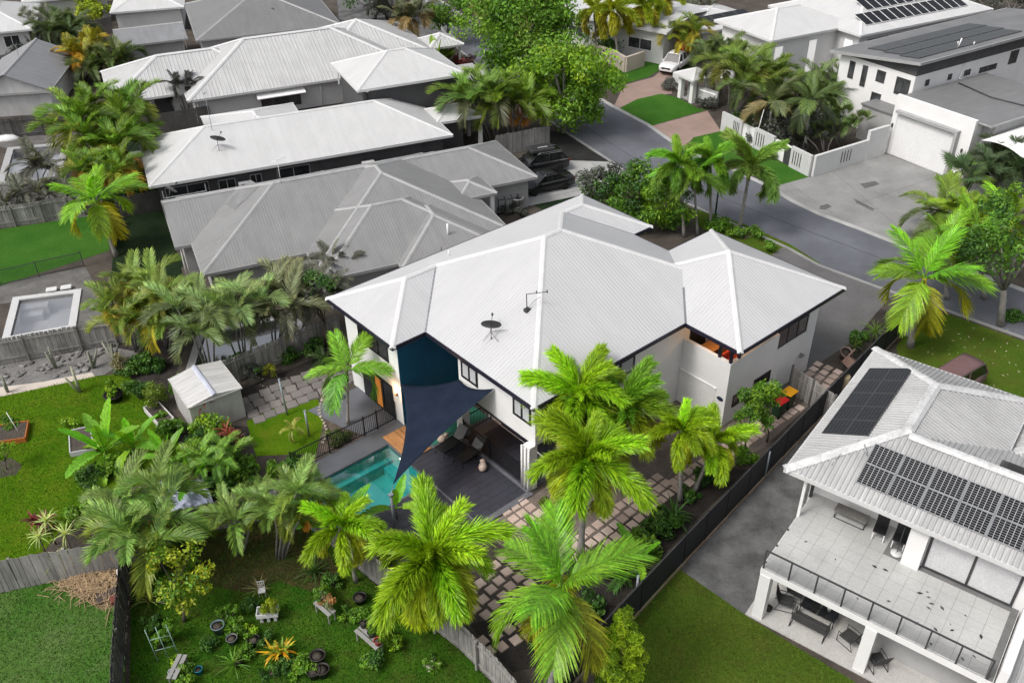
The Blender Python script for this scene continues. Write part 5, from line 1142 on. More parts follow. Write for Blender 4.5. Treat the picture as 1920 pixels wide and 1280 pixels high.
def fronds(root, top, n, L, kind, cols, R_, emin=-35, emax=78, name='frond', spread=1.0, az0=None):
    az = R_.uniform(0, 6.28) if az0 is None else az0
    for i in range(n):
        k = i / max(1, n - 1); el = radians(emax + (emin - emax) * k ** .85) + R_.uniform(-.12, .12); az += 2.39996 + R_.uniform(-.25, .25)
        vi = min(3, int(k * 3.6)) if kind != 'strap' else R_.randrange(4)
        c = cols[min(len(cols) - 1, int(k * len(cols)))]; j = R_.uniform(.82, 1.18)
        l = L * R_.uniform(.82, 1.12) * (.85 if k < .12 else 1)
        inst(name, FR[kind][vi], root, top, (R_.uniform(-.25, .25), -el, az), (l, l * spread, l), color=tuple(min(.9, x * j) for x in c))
LIME = [(.22, .38, .014), (.19, .34, .012), (.18, .32, .012), (.20, .33, .012), (.23, .34, .013), (.29, .35, .014)]
KING = [(.16, .33, .020), (.13, .29, .02), (.13, .27, .02), (.16, .28, .02), (.28, .31, .02)]
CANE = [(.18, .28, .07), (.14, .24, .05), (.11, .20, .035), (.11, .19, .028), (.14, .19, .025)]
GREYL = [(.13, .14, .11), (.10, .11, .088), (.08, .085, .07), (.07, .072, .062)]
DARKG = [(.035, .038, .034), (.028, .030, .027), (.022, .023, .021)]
GREEN = [(.085, .17, .03), (.065, .14, .022), (.05, .115, .02), (.07, .11, .02)]
GOLD = [(.26, .26, .03), (.20, .22, .025), (.36, .24, .02), (.30, .14, .015)]
def palm(label, base, crown, kind='fox', n=14, L=2.6, cols=LIME, r=.13, seed=1, shaft=True, group='palms', emin=-12, trunkm=None, bend=.0, extra=None, name='palm_tree', shaftc=(.15, .26, .05)):
    R_ = random.Random(seed); b = G(*base) if len(base) == 2 else Vector(base); top = crown_at(b, crown); h = top.z; lean = Vector((top.x - b.x, top.y - b.y, 0))
    root = empty(name, b, 0, label, 'palm tree', group); bn = Vector((R_.uniform(-1, 1), R_.uniform(-1, 1), 0)) * bend
    pts = []; rad = []; N = 9
    for i in range(N + 1):
        s = i / N; pts.append(lean * s + Vector((0, 0, h * s)) + bn * sin(pi * s)); rad.append(r * (1.35 - .55 * min(1, s * 4) if s < .25 else .8 + (.05 if i % 2 else -.03)))
    hs = min(.9, h * .22) if shaft else 0; k = max(2, int(N * (1 - hs / h)))
    inst('trunk', MB().tube(pts[:k + 1], rad[:k + 1], 8).mesh('trunk', trunkm or trunk_grey), root)
    if shaft: inst('crownshaft', MB().tube(pts[k:], [r * 1.0] + [r * .8] * (len(pts) - k - 1), 8).mesh('crownshaft', objmat), root, color=shaftc)
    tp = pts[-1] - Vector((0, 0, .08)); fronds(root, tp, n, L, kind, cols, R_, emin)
    inst('spear', MB().tube([tp, tp + Vector((R_.uniform(-.1, .1), R_.uniform(-.1, .1), L * .42))], [.03, .006], 5).mesh('spear', objmat), root, color=(.30, .36, .12))
    if extra == 'fruit':
        mb = MB()
        for i in range(26): mb.tube([tp - Vector((.1, .25, .35)), tp - Vector((.28 + R_.uniform(-.22, .22), .5 + R_.uniform(-.2, .2), .75 + R_.uniform(0, .4)))], [.02, .012], 4)
        inst('flower_cluster', mb.mesh('flower_cluster', objmat), root, color=(.72, .52, .28))
    return root
def clump(label, base, crown, stems=7, spread=1.4, L=1.9, cols=CANE, nf=7, seed=1, r=.05, group='clumping palms', kind='cane', var=.25, old=None, name='cane_palm', trunkm=None, emin=30):
    R_ = random.Random(seed); b = G(*base); top = crown_at(b, crown); h = top.z; root = empty(name, b, 0, label, 'palm clump', group)
    off = Vector((top.x - b.x, top.y - b.y, 0))
    for i in range(stems):
        a = 2 * pi * i / stems + R_.uniform(-.3, .3); rr = spread * sqrt(R_.uniform(.15, 1)); hh = h * R_.uniform(1 - var, 1.05) * (1 - .15 * rr / max(.1, spread))
        f = Vector((cos(a), sin(a), 0)); b0 = f * (rr * .22); p1 = f * (rr * .5) + off * .5 + Vector((0, 0, hh * .55)); p2 = f * rr + off + Vector((0, 0, hh))
        inst('stem', MB().tube([b0, p1, p2], [r * 1.2, r, r * .8], 6).mesh('stem', trunkm or trunk_grey), root)
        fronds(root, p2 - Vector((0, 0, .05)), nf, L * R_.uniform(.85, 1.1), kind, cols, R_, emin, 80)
    if old:
        for i in range(4): inst('dry_frond', FR[kind][3], root, (off.x + R_.uniform(-.6, .6), off.y + R_.uniform(-.6, .6), h * .75), (0, .5, R_.uniform(0, 6.28)), (L * .8,) * 3, color=old)
    return root
def leaf_cloud(R_, clumps, per, size, pal, flat=.5, jitter=1.0, long=1.0):
    mb = MB(); mb.vc = []
    for (c, rad) in clumps:
        base = R_.choice(pal); kb = R_.uniform(.75, 1.25)
        for i in range(int(per * (rad[0] if isinstance(rad, tuple) else 1))) if False else range(per):
            d = Vector((R_.gauss(0, 1), R_.gauss(0, 1), R_.gauss(0, 1))); d.normalize(); q = d * (R_.random() ** .45)
            p = Vector(c) + Vector((q.x * rad, q.y * rad, q.z * rad * .8))
            nrm = (d * .7 + Vector((R_.uniform(-1, 1), R_.uniform(-1, 1), R_.uniform(-.3, 1.2))) * jitter).normalized(); t_ = nrm.cross(Vector((R_.uniform(-1, 1), R_.uniform(-1, 1), R_.uniform(-1, 1))))
            if t_.length < 1e-3: continue
            t_.normalize(); s_ = nrm.cross(t_); l = size * R_.uniform(.6, 1.25); w_ = l * flat; l *= long
            k = kb * R_.uniform(.7, 1.3); col = tuple(min(.85, x * k) for x in (base if R_.random() < .8 else R_.choice(pal)))
            mb.add([p - t_ * l * .5, p + s_ * w_ * .5 + nrm * l * .06, p + t_ * l * .5 - nrm * l * .05, p - s_ * w_ * .5 + nrm * l * .06], [(0, 1, 2, 3)]); mb.vc += [col] * 4
    return mb
PAL_MID = [(.075, .17, .012), (.095, .20, .014), (.055, .13, .012), (.12, .22, .016)]
PAL_LIME = [(.16, .28, .012), (.12, .23, .012), (.20, .30, .014), (.09, .18, .012)]
PAL_DEEP = [(.035, .095, .012), (.05, .12, .014), (.028, .075, .014), (.06, .13, .018)]
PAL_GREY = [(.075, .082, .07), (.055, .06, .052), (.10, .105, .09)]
PAL_RED = [(.10, .018, .022), (.16, .03, .028), (.07, .016, .018), (.20, .055, .035)]
PAL_GOLD = [(.38, .30, .015), (.26, .30, .015), (.18, .24, .015), (.42, .26, .02)]
def tree(label, base, crown, rx, rz, n=34, per=170, size=.34, pal=PAL_MID, seed=1, r=.22, name='leafy_tree', cat='tree', group='leafy trees', limbs=7, low=.0, flat=.5, long=1.0, ry=None, cone=False):
    R_ = random.Random(seed); b = G(*base) if len(base) == 2 else Vector(base); c = crown_at(b, crown); root = empty(name, b, 0, label, cat, group); o = c - b; ry = ry or rx
    cl = []
    for i in range(n):
        d = Vector((R_.gauss(0, 1), R_.gauss(0, 1), R_.gauss(.15, .9))); d.normalize(); k = R_.uniform(.45, .95)
        tp_k = (1.15 - .85 * (d.z * k * .5 + .5)) if cone else 1
        cl.append((o + Vector((d.x * rx * k * tp_k, d.y * ry * k * tp_k, d.z * rz * k)), R_.uniform(.22, .40) * ((rx + rz) / 2 if not cone else rx * 1.1 * tp_k)))
    cl = [(p, q) for p, q in cl if p.z - q * .5 > low]
    inst('crown', leaf_cloud(R_, cl, per, size, pal, flat, long=long).mesh('crown', leafv), root)
    fork = o * .45 if o.z > rz else Vector((o.x * .5, o.y * .5, o.z * .35)); mb = MB().tube([(0, 0, -.05), fork * .5 + Vector((R_.uniform(-.1, .1), R_.uniform(-.1, .1), 0)), fork], [r * 1.3, r, r * .85], 8)
    tr = inst('trunk', mb.mesh('trunk', trunk_brown if r < .15 else trunk_grey), root)
    m2 = MB()
    for p, q in R_.sample(cl, min(limbs, len(cl))): m2.tube([fork, fork.lerp(p, .5) + Vector((R_.uniform(-.2, .2), R_.uniform(-.2, .2), .15)), p], [r * .6, r * .38, r * .12], 6)
    inst('limbs', m2.mesh('limbs', trunk_brown if r < .15 else trunk_grey), root)
    return root
def shrub(label, base, w_, h, pal=PAL_MID, n=9, per=110, size=.14, seed=1, cat='shrub', name='garden_shrub', group='garden shrubs', flat=.5, long=1.0, z0=0):
    R_ = random.Random(seed); b = G(*base) if len(base) == 2 else Vector(base); root = empty(name, b, 0, label, cat, group)
    cl = []
    for i in range(n):
        a = R_.uniform(0, 6.28); k = sqrt(R_.random()) * .7; z = h * R_.uniform(.3, .9) * (1 - .35 * k); cl.append((Vector((cos(a) * k * w_, sin(a) * k * w_, z0 + max(.12, z))), R_.uniform(.28, .45) * min(w_, h)))
    inst('foliage', leaf_cloud(R_, cl, per, size, pal, flat, long=long).mesh('foliage', leafv), root)
    mb = MB()
    for p, q in cl[:5]: mb.tube([(R_.uniform(-.05, .05), R_.uniform(-.05, .05), z0), p * .5 + Vector((0, 0, z0 * .5)), p], [.03, .02, .008], 5)
    inst('stem', mb.mesh('stem', trunk_brown), root); return root
def rosette(label, base, n, L, cols, kind='strap', h=.1, seed=1, name='strap_plant', cat='plant', group='strap-leaved plants', emin=-10, spread=1.0, heads=1, z0=0):
    R_ = random.Random(seed); b = G(*base) if len(base) == 2 else Vector(base); root = empty(name, b, 0, label, cat, group); b.z += z0; root.location = b
    for k in range(heads):
        o = Vector((0, 0, h)) if heads == 1 else Vector((R_.uniform(-.5, .5) * L, R_.uniform(-.5, .5) * L, h * R_.uniform(.6, 1.15)))
        if h > .15: inst('stem', MB().tube([(o.x * .4, o.y * .4, 0), o], [.04, .03], 6).mesh('stem', trunk_brown), root)
        fronds(root, o, n, L, kind, cols, R_, emin, 82, 'leaf', spread)
    return root
# ------------------------------------------------------------------ the big palms in front
palm('huge foxtail palm with lime plumes just below the pool, hiding the fence', (846, 1190), (812, 1045), n=20, L=2.85, seed=3, r=.17, cols=LIME, emin=-25)
palm('tall foxtail palm with smooth trunk rising from the paver path in the right garden', (1088, 1045), (1100, 862), n=20, L=2.75, seed=8, r=.16, emin=-28)
palm('foxtail palm crowding the near corner of the white roof', (1110, 905), (1085, 738), n=18, L=2.7, seed=12, r=.15)
palm('foxtail palm standing right of the roof corner against the white wall', (1185, 905), (1168, 768), n=16, L=2.6, seed=21, r=.15, cols=[(.10, .22, .015), (.13, .25, .015), (.22, .28, .015)])
palm('small foxtail palm in the side garden below the pavilion wall', (1275, 940), (1278, 805), n=13, L=1.95, seed=5, r=.12)
palm('small foxtail palm beside the bushy saplings by the panel fence', (1302, 922), (1340, 830), n=13, L=1.95, seed=6, r=.11)
palm('broad-fronded king palm at the bottom edge with pale flower cluster', (1028, 1335), (1052, 1098), 'king', n=12, L=3.0, seed=9, cols=KING, r=.16, extra='fruit', emin=-15, trunkm=trunk_grey)
palm('king palm with golden hanging frond on the verge by the road at right', (1706, 650), (1734, 520), 'king', n=11, L=3.6, seed=14, cols=KING, r=.19, extra='fruit', shaftc=(.30, .27, .03))
palm('slender palm with curved trunk beside the pool paving and side patio', (652, 795), (650, 692), 'king', n=9, L=2.3, seed=17, cols=[(.17, .33, .03), (.14, .28, .025), (.10, .22, .03)], r=.09, bend=.15)
palm('drooping foxtail palm between the pool corner and the timber fence', (668, 1090), (640, 985), n=12, L=2.0, seed=18, r=.09, cols=LIME)
palm('bright king palm with yellow fronds rising beside the left rail fence', (218, 480), (178, 378), 'king', n=13, L=3.3, seed=19, cols=[(.18, .36, .02), (.15, .33, .02), (.14, .28, .025), (.20, .30, .02), (.34, .32, .02)], r=.15)
palm('street palm left of the trio near the green lamp post', (1283, 445), (1272, 305), n=10, L=2.3, seed=23, r=.11, cols=[(.15, .30, .02), (.11, .24, .02), (.10, .2, .02)])
palm('middle palm of the street trio behind the pavilion roof', (1308, 440), (1300, 325), 'king', n=11, L=2.6, seed=24, r=.10, cols=[(.13, .28, .02), (.10, .22, .02), (.11, .2, .02)])
palm('street palm nearest the green lamp post', (1332, 432), (1332, 300), n=10, L=2.3, seed=25, r=.11, cols=[(.12, .25, .02), (.09, .2, .02)])
palm('palm with yellow trunk standing at the kerb by the lawn corner', (1386, 428), (1408, 310), n=10, L=2.9, seed=26, r=.14, cols=[(.14, .24, .04), (.11, .20, .035), (.09, .16, .03)], shaftc=(.34, .26, .02))
# clumping palms
clump('large arching cane palm clump hanging over the fence at the lower left', (300, 1055), (262, 945), 8, 1.8, 2.0, seed=31, nf=7, old=(.50, .22, .015))
clump('cane palm clump between the grey cloth and the pool fence corner', (528, 1045), (548, 905), 6, 1.1, 1.6, seed=32, nf=7, old=(.55, .22, .01))
clump('cane palm clump right of the grey cloth inside the fence', (450, 1035), (455, 935), 4, .9, 1.6, seed=33, nf=7)
clump('leafy cane palm clump at the top of the cactus bed by the pool fence', (262, 655), (252, 545), 9, 1.9, 2.3, seed=34, nf=8, cols=[(.17, .24, .05), (.14, .21, .035), (.17, .2, .025), (.26, .22, .02)], old=(.40, .24, .03))
clump('cane palms at the left end of the row over the grey pool', (392, 688), (362, 568), 4, 1.5, 2.4, seed=35, nf=7, cols=[(.20, .29, .10), (.16, .23, .08), (.12, .16, .07)])
clump('cane palms in the middle of the row over the grey pool', (458, 676), (440, 560), 5, 1.5, 2.4, seed=36, nf=7, cols=[(.20, .29, .10), (.15, .22, .08), (.11, .15, .07)])
clump('cane palms at the right end of the row over the grey pool', (520, 655), (525, 545), 5, 1.4, 2.4, seed=37, nf=7, cols=[(.21, .24, .13), (.16, .18, .10), (.11, .12, .08)])
clump('grey cane palms rising against the grey roof edge', (560, 640), (590, 530), 4, 1.5, 2.1, seed=38, nf=7, cols=GREYL)
clump('huge dense cane palm clump beside the garage gable in the upper left', (200, 335), (185, 200), 13, 3.5, 3.1, seed=39, nf=9, cols=[(.16, .27, .035), (.12, .22, .025), (.10, .18, .025), (.15, .18, .02)], var=.5)
clump('lower cane palm clump hanging over the rail fence beside the top left pool', (200, 395), (188, 300), 7, 1.6, 2.3, seed=139, nf=8, cols=[(.15, .25, .03), (.11, .20, .025), (.16, .18, .02), (.30, .18, .02)])
clump('golden lipstick palm clump above the dense left palms', (155, 150), (150, 85), 7, 2.0, 2.6, seed=40, nf=7, cols=GOLD, kind='king')
clump('dark green palm clump behind the golden palms at the upper left', (215, 155), (200, 105), 6, 2.4, 3.0, seed=41, nf=8, cols=[(.075, .11, .025), (.06, .09, .022), (.05, .075, .02)])
clump('dusky green palm clump below the lime bushes at the top left', (125, 95), (122, 48), 6, 2.6, 3.0, seed=42, nf=8, cols=[(.08, .12, .04), (.06, .09, .03), (.05, .07, .028)])
clump('grey palm clump beside the white house in the top left corner', (80, 80), (72, 42), 4, 2.0, 2.6, seed=43, nf=7, cols=GREYL)
clump('palm clump with white stems between the porch roof and the leafy tree', (925, 265), (905, 165), 6, 2.0, 3.0, seed=44, nf=8, cols=[(.12, .20, .03), (.09, .16, .03), (.085, .10, .05)])
clump('palm clump with a rust frond beside the leafy street tree', (965, 262), (975, 165), 6, 2.0, 2.9, seed=45, nf=8, cols=[(.13, .22, .02), (.10, .18, .02), (.10, .14, .02)], old=(.40, .17, .03))
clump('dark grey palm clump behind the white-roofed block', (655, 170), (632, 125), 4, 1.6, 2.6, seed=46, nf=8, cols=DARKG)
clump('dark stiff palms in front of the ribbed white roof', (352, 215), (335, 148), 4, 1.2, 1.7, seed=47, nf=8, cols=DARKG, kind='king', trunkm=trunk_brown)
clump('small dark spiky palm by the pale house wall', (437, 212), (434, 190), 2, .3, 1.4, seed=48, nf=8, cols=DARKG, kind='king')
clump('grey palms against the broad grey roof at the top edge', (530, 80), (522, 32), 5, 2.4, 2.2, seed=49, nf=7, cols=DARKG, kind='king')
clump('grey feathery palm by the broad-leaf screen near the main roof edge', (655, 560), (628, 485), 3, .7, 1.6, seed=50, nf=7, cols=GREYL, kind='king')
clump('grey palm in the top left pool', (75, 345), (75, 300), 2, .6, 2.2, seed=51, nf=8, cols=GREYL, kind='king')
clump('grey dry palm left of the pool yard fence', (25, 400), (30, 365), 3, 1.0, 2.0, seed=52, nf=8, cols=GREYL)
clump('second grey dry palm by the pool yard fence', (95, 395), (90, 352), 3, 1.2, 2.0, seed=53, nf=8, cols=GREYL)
# right-hand garden across the road
GA = [(.10, .15, .045), (.08, .125, .035), (.065, .10, .03), (.05, .07, .03)]
clump('tall green palm clump behind the gate pavilion', (1372, 215), (1400, 115), 7, 2.4, 3.0, seed=60, nf=8, cols=[(.12, .18, .03), (.095, .15, .03), (.13, .15, .025)])
clump('dusky palm clump right of the gate pavilion roof', (1345, 180), (1345, 85), 5, 1.6, 2.6, seed=61, nf=8, cols=GA)
clump('palm clump in the middle of the walled garden', (1440, 235), (1440, 150), 6, 2.2, 2.9, seed=62, nf=8, cols=[(.12, .18, .03), (.09, .14, .03), (.06, .09, .03)])
clump('grey-green palm clump near the white house at the top right', (1450, 120), (1445, 45), 4, 1.5, 2.3, seed=63, nf=8, cols=GREYL, kind='king')
clump('dark palm clump at the back of the walled garden', (1530, 215), (1545, 160), 7, 2.4, 2.8, seed=64, nf=8, cols=GA)
palm('slim palm with pale trunk in the walled garden', (1508, 288), (1520, 188), 'king', n=10, L=2.9, seed=65, cols=GA, r=.15)
palm('bending palm over the slotted street wall', (1438, 268), (1448, 190), 'king', n=8, L=3.1, seed=66, cols=[(.11, .14, .06), (.09, .11, .05), (.22, .19, .09)], r=.11)
clump('round-headed fan palms at the right end of the walled garden', (1575, 275), (1580, 215), 7, 1.9, 1.4, seed=67, nf=6, cols=GA, kind='fan')
clump('low fan palms by the corner of the street wall', (1545, 292), (1540, 250), 4, 1.2, 1.3, seed=68, nf=6, cols=DARKG + GA, kind='fan')
palm('dark fan palm in front of the carport', (1800, 400), (1805, 328), 'fan', n=10, L=2.4, seed=70, cols=[(.05, .08, .035), (.05, .09, .03), (.09, .16, .02)], r=.13, shaft=False)
palm('arching palm in front of the big grey driveway', (1778, 455), (1768, 395), 'king', n=13, L=3.3, seed=71, cols=[(.15, .22, .03), (.11, .16, .03), (.09, .13, .04)], r=.12)
clump('dark palms beside the carport at the right edge', (1890, 370), (1885, 300), 5, 1.6, 2.5, seed=72, nf=8, cols=[(.05, .08, .035), (.045, .07, .03)])
clump('green palm clump behind the verge palm at right', (1830, 470), (1825, 405), 5, 1.4, 2.2, seed=73, nf=8, cols=[(.14, .23, .02), (.10, .17, .02), (.2, .22, .02)])
# top centre palms by the beige wall
for i, (bx_, cx_, lab) in enumerate((((1118, 112), (1115, 20), 'leftmost tall foxtail palm above the beige wall at the top'), ((1160, 125), (1150, 18), 'second tall foxtail palm above the beige wall at the top'), ((1210, 110), (1205, 10), 'third tall foxtail palm above the beige wall at the top'), ((1250, 95), (1240, -5), 'rightmost tall foxtail palm above the beige wall at the top'))):
    palm(lab, bx_, cx_, n=11, L=2.9, seed=80 + i, r=.14, cols=[(.22, .28, .015), (.18, .25, .015), (.28, .28, .015)], emin=-30)
clump('golden stemmed palm clump by the green lawn at the top', (1290, 118), (1288, 50), 6, 1.7, 2.4, seed=86, nf=7, cols=[(.13, .19, .025), (.16, .2, .02), (.24, .2, .02)], old=(.45, .12, .01))
clump('dark palm clump at the top edge right of centre', (1320, 60), (1318, 8), 4, 1.4, 2.2, seed=87, nf=7, cols=GREYL)
clump('pale palm clump at the top edge left of the road', (780, 95), (770, 20), 4, 1.8, 2.8, seed=88, nf=7, cols=[(.10, .12, .06), (.08, .09, .05), (.20, .15, .06)], kind='king')
clump('grey palm clump behind the far white roof', (735, 40), (730, 5), 5, 2.2, 2.6, seed=89, nf=7, cols=DARKG, kind='king')
rosette('broad upright leaves of a young palm beside the road verge', (840, 130), 7, 3.2, [(.20, .28, .05), (.15, .24, .04)], 'paddle', .8, 90, 'travellers_palm', 'palm', 'leafy clumps', 10, 1.1, heads=2)
# trees
tree('large full-crowned green tree overhanging the road at the top', (955, 160), (972, 45), 5.9, 4.6, n=64, per=230, size=.42, pal=PAL_MID, seed=101, r=.35)
tree('bushy lime-topped street tree with gnarled trunk on the dark garden bed', (1056, 248), (1062, 152), 4.7, 4.0, n=52, per=210, size=.40, pal=PAL_LIME + PAL_MID[:2], seed=102, r=.26)
tree('small round green tree at the top edge beside the road', (838, 75), (845, 18), 3.6, 3.0, n=26, per=170, size=.36, pal=PAL_MID, seed=103, r=.2)
tree('leafy street tree with pale trunk at the right edge', (1876, 610), (1890, 455), 3.0, 2.8, n=20, per=130, size=.30, pal=PAL_DEEP + PAL_MID[:1], seed=104, r=.2)
tree('lime crowned tree in front of the right edge carport', (1912, 440), (1900, 390), 1.9, 1.7, n=14, per=120, size=.26, pal=PAL_LIME, seed=105, r=.12)
tree('dense dark shrub tree with grey top behind the main roof', (1150, 402), (1150, 350), 2.7, 2.3, n=28, per=150, size=.26, pal=PAL_DEEP + PAL_GREY, seed=106, r=.12)
tree('dense green shrub tree between the main roof and the road', (1195, 420), (1195, 362), 2.6, 2.5, n=28, per=160, size=.26, pal=PAL_DEEP + PAL_MID, seed=107, r=.12)
tree('bright green shrub tree beside the pavilion roof', (1240, 432), (1238, 375), 2.5, 2.6, n=28, per=160, size=.26, pal=PAL_MID + PAL_LIME[:1], seed=108, r=.12)
tree('tall narrow weeping tree at the bottom edge outside the panel fence', (1160, 1330), (1162, 1212), 1.05, 2.3, n=60, per=190, size=.16, pal=[(.24, .36, .014), (.19, .31, .012), (.28, .38, .016), (.14, .24, .012)], seed=109, r=.09, name='weeping_tree', flat=.3, long=1.3, cone=True)
tree('slim leafy sapling against the pavilion wall', (1398, 850), (1398, 775), .75, 1.5, n=18, per=120, size=.17, pal=PAL_MID, seed=110, r=.05)
tree('taller bushy sapling beside the wheelie bins', (1438, 828), (1436, 752), .85, 1.6, n=22, per=130, size=.17, pal=PAL_MID + PAL_LIME[:1], seed=111, r=.05)
tree('dark dense tree behind the left corner of the main roof', (610, 650), (608, 548), 1.5, 1.6, n=22, per=160, size=.20, pal=PAL_DEEP + PAL_GREY, seed=112, r=.09)
tree('lemon tree with yellow leaves inside the shaded garden', (345, 1165), (335, 1080), 1.25, 1.6, n=20, per=80, size=.20, pal=PAL_GOLD[1:3] + PAL_MID[:2], seed=113, r=.07, low=.4)
tree('lime leafed croton tree at the top left', (185, 45), (170, 22), 2.6, 2.2, n=20, per=150, size=.4, pal=[(.30, .34, .02), (.22, .29, .02)], seed=114, r=.12)
tree('dark green hedge tree behind the palms at the top centre', (1180, 95), (1180, 75), 5.5, 2.4, n=36, per=150, size=.34, pal=PAL_DEEP, seed=115, r=.2)
tree('dark hedge behind the walled garden palms', (1490, 262), (1490, 232), 4.5, 1.4, n=30, per=140, size=.28, pal=PAL_GREY + PAL_DEEP[:1], seed=116, r=.12, ry=2)
tree('dark green shrub mass beside the lipstick palms', (118, 105), (118, 92), 3.0, 2.0, n=20, per=150, size=.36, pal=PAL_DEEP, seed=117, r=.12)
# shrubs
SH_ = [
 ('rounded bright green conifer shrub in the left garden', (362, 885), 1.15, 2.3, PAL_LIME, .14, 22, 190), ('lime leafed shrub in front of the shed door', (402, 826), 1.2, 1.7, PAL_LIME, .22, 16, 130),
 ('dark leafy shrub below the red cordylines', (385, 850), 1.3, 1.3, PAL_DEEP, .24, 18, 120), ('yellow-green conifer bush beside the shed corner', (294, 765), .85, 2.0, [(.14, .20, .015), (.10, .15, .015)], .12, 14, 130),
 ('leafy shrub beside the black pot at the lawn edge', (262, 748), .95, 1.6, PAL_DEEP, .22, 12, 90), ('low clipped shrub in the stone-edged bed by the pool fence', (636, 825), .95, .6, [(.05, .075, .015), (.07, .10, .02)], .10, 14, 160),
 ('yellow leafed shrub against the shed fence', (508, 708), .5, 1.2, [(.20, .22, .015), (.12, .15, .02)], .14, 8, 80), ('mottled shrub on the fence behind the shed', (478, 712), .8, 1.3, PAL_GREY + PAL_DEEP[:1], .12, 12, 110),
 ('dark green shrub at the end of the shed fence', (590, 668), .8, 1.3, PAL_DEEP, .2, 12, 100), ('dry grey shrub behind the cactus bed', (232, 700), .7, 1.5, [(.28, .26, .13), (.20, .18, .10)], .12, 10, 90),
 ('leafy green shrub below the left cane palms', (448, 895), 1.1, 1.2, PAL_MID, .24, 14, 110), ('low green shrub at the inside foot of the panel fence', (1240, 990), 1.0, 1.1, PAL_DEEP, .3, 14, 90),
 ('dark low shrub on the mulch near the bottom edge', (1010, 1210), .5, .7, PAL_DEEP, .16, 8, 70), ('leafy shrub beside the panel fence below the king palm', (1205, 1035), 1.0, 1.1, PAL_MID, .3, 12, 80),
 ('green plant patch between the path and panel fence', (1330, 900), .9, .9, PAL_DEEP, .26, 12, 80), ('dark round shrub by the gate pavilion wall', (1322, 205), 1.3, 1.2, PAL_GREY, .2, 10, 110),
 ('dark round shrub left of the gate pavilion', (1258, 168), 1.2, 1.1, PAL_GREY, .2, 10, 110), ('grey shrub in front of the slotted wall panels', (1413, 270), .9, 1.2, PAL_GREY, .2, 8, 100),
 ('second grey shrub in front of the slotted wall', (1456, 296), .9, 1.1, PAL_GREY, .2, 8, 100), ('dark planting inside the slotted wall', (1475, 285), 2.4, 1.2, PAL_GREY[:2] + DARKG, .24, 14, 110),
 ('maroon leafed shrub by the roadside below the far white roof', (868, 125), 1.5, 1.6, PAL_RED + PAL_GREY[:1], .24, 10, 110), ('grey bush hiding the corner of the neighbour driveway', (975, 405), 1.0, .7, PAL_GREY[:2], .16, 10, 90),
 ('dark garden bush beside the porch of the grey roof', (955, 400), .8, .7, PAL_GREY[:2], .16, 9, 90), ('dark shrub under the top left palms', (200, 325), 2.4, 1.4, DARKG + PAL_DEEP[:1], .24, 14, 120),
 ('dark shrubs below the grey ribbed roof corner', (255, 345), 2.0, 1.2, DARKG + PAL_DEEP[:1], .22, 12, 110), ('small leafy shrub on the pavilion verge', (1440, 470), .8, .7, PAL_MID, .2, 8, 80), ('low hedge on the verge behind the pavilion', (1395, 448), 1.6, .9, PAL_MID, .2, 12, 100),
 ('leafy patch beside the orange raised bed', (20, 800), .7, .7, PAL_MID, .16, 8, 70), ('small lime shrub in the left lawn', (135, 800), .55, .6, PAL_LIME, .16, 7, 60), ('green weeds at the foot of the dark timber fence', (262, 1120), .5, .4, PAL_DEEP, .12, 7, 70),
 ('flowering weeds along the fence at the bottom edge', (812, 1245), .5, .45, PAL_MID + [(.5, .5, .4)], .12, 8, 60), ('leafy hedge plant filling the gap right of the lime conifer', (425, 872), .9, 1.2, PAL_MID, .22, 12, 100), ('dark ferny undergrowth along the inner fence by the grey cloth', (480, 925), .8, .8, PAL_DEEP, .2, 12, 100), ('green undergrowth beside the pool fence end', (520, 885), .7, .8, PAL_MID, .2, 10, 90), ('low leafy border beside the panel fence near the bins', (1400, 862), .8, .6, PAL_MID, .18, 10, 80), ('dark groundcover below the small foxtail palms', (1290, 935), .8, .5, PAL_DEEP, .18, 10, 80), ('leafy undergrowth at the near end of the panel fence', (1105, 1150), .8, .9, PAL_DEEP, .24, 12, 90), ('mixed green undergrowth beside the king palm trunk', (1080, 1195), .6, .8, PAL_MID, .2, 10, 80), ('small green clump beside the white column of the patio', (1015, 945), .4, .5, [(.12, .10, .05), (.10, .12, .03)], .14, 8, 60), ('shaded undergrowth below the dense cane clump at the left', (245, 700), .9, .9, PAL_DEEP, .2, 12, 90), ('leafy undergrowth below the row of grey cane palms', (540, 672), .9, .9, PAL_DEEP, .18, 12, 90), ('bushy weeds under the cane palms at the garden corner', (310, 1062), .8, .5, DARKG + PAL_DEEP, .16, 10, 80),
 ('leafy bush in the top left yard by the house', (40, 105), 2.0, 1.4, PAL_GREY, .24, 12, 110),
]
for i, (lab, b_, w_, h_, pal, sz, n_, per_) in enumerate(SH_): shrub(lab, b_, w_, h_, pal, n_, per_, sz, 200 + i)
# bananas, cordylines, spiky plants
BAN = [(.17, .38, .02), (.13, .33, .018), (.11, .28, .02), (.20, .34, .02)]
rosette('big banana plant with torn paddle leaves in the left garden', (205, 870), 9, 2.5, BAN, 'paddle', .9, 301, 'banana_plant', 'banana plant', 'banana plants', 0, 1.0)
rosette('second banana plant with upright leaves right of the first', (258, 862), 7, 2.3, BAN, 'paddle', .9, 302, 'banana_plant', 'banana plant', 'banana plants', 10, 1.0)
rosette('banana plant with split leaves between the pool and fence corner', (645, 1020), 6, 2.4, BAN, 'paddle', 1.0, 303, 'banana_plant', 'banana plant', 'banana plants', 10)
rosette('young banana leaf cluster above the grey cloth', (372, 915), 6, 1.7, BAN, 'paddle', .6, 304, 'banana_plant', 'banana plant', 'banana plants', 5)
rosette('broad-leaf banana sapling inside the panel fence', (1195, 1065), 5, 1.7, BAN, 'paddle', .5, 305, 'banana_plant', 'banana plant', 'banana plants', 15)
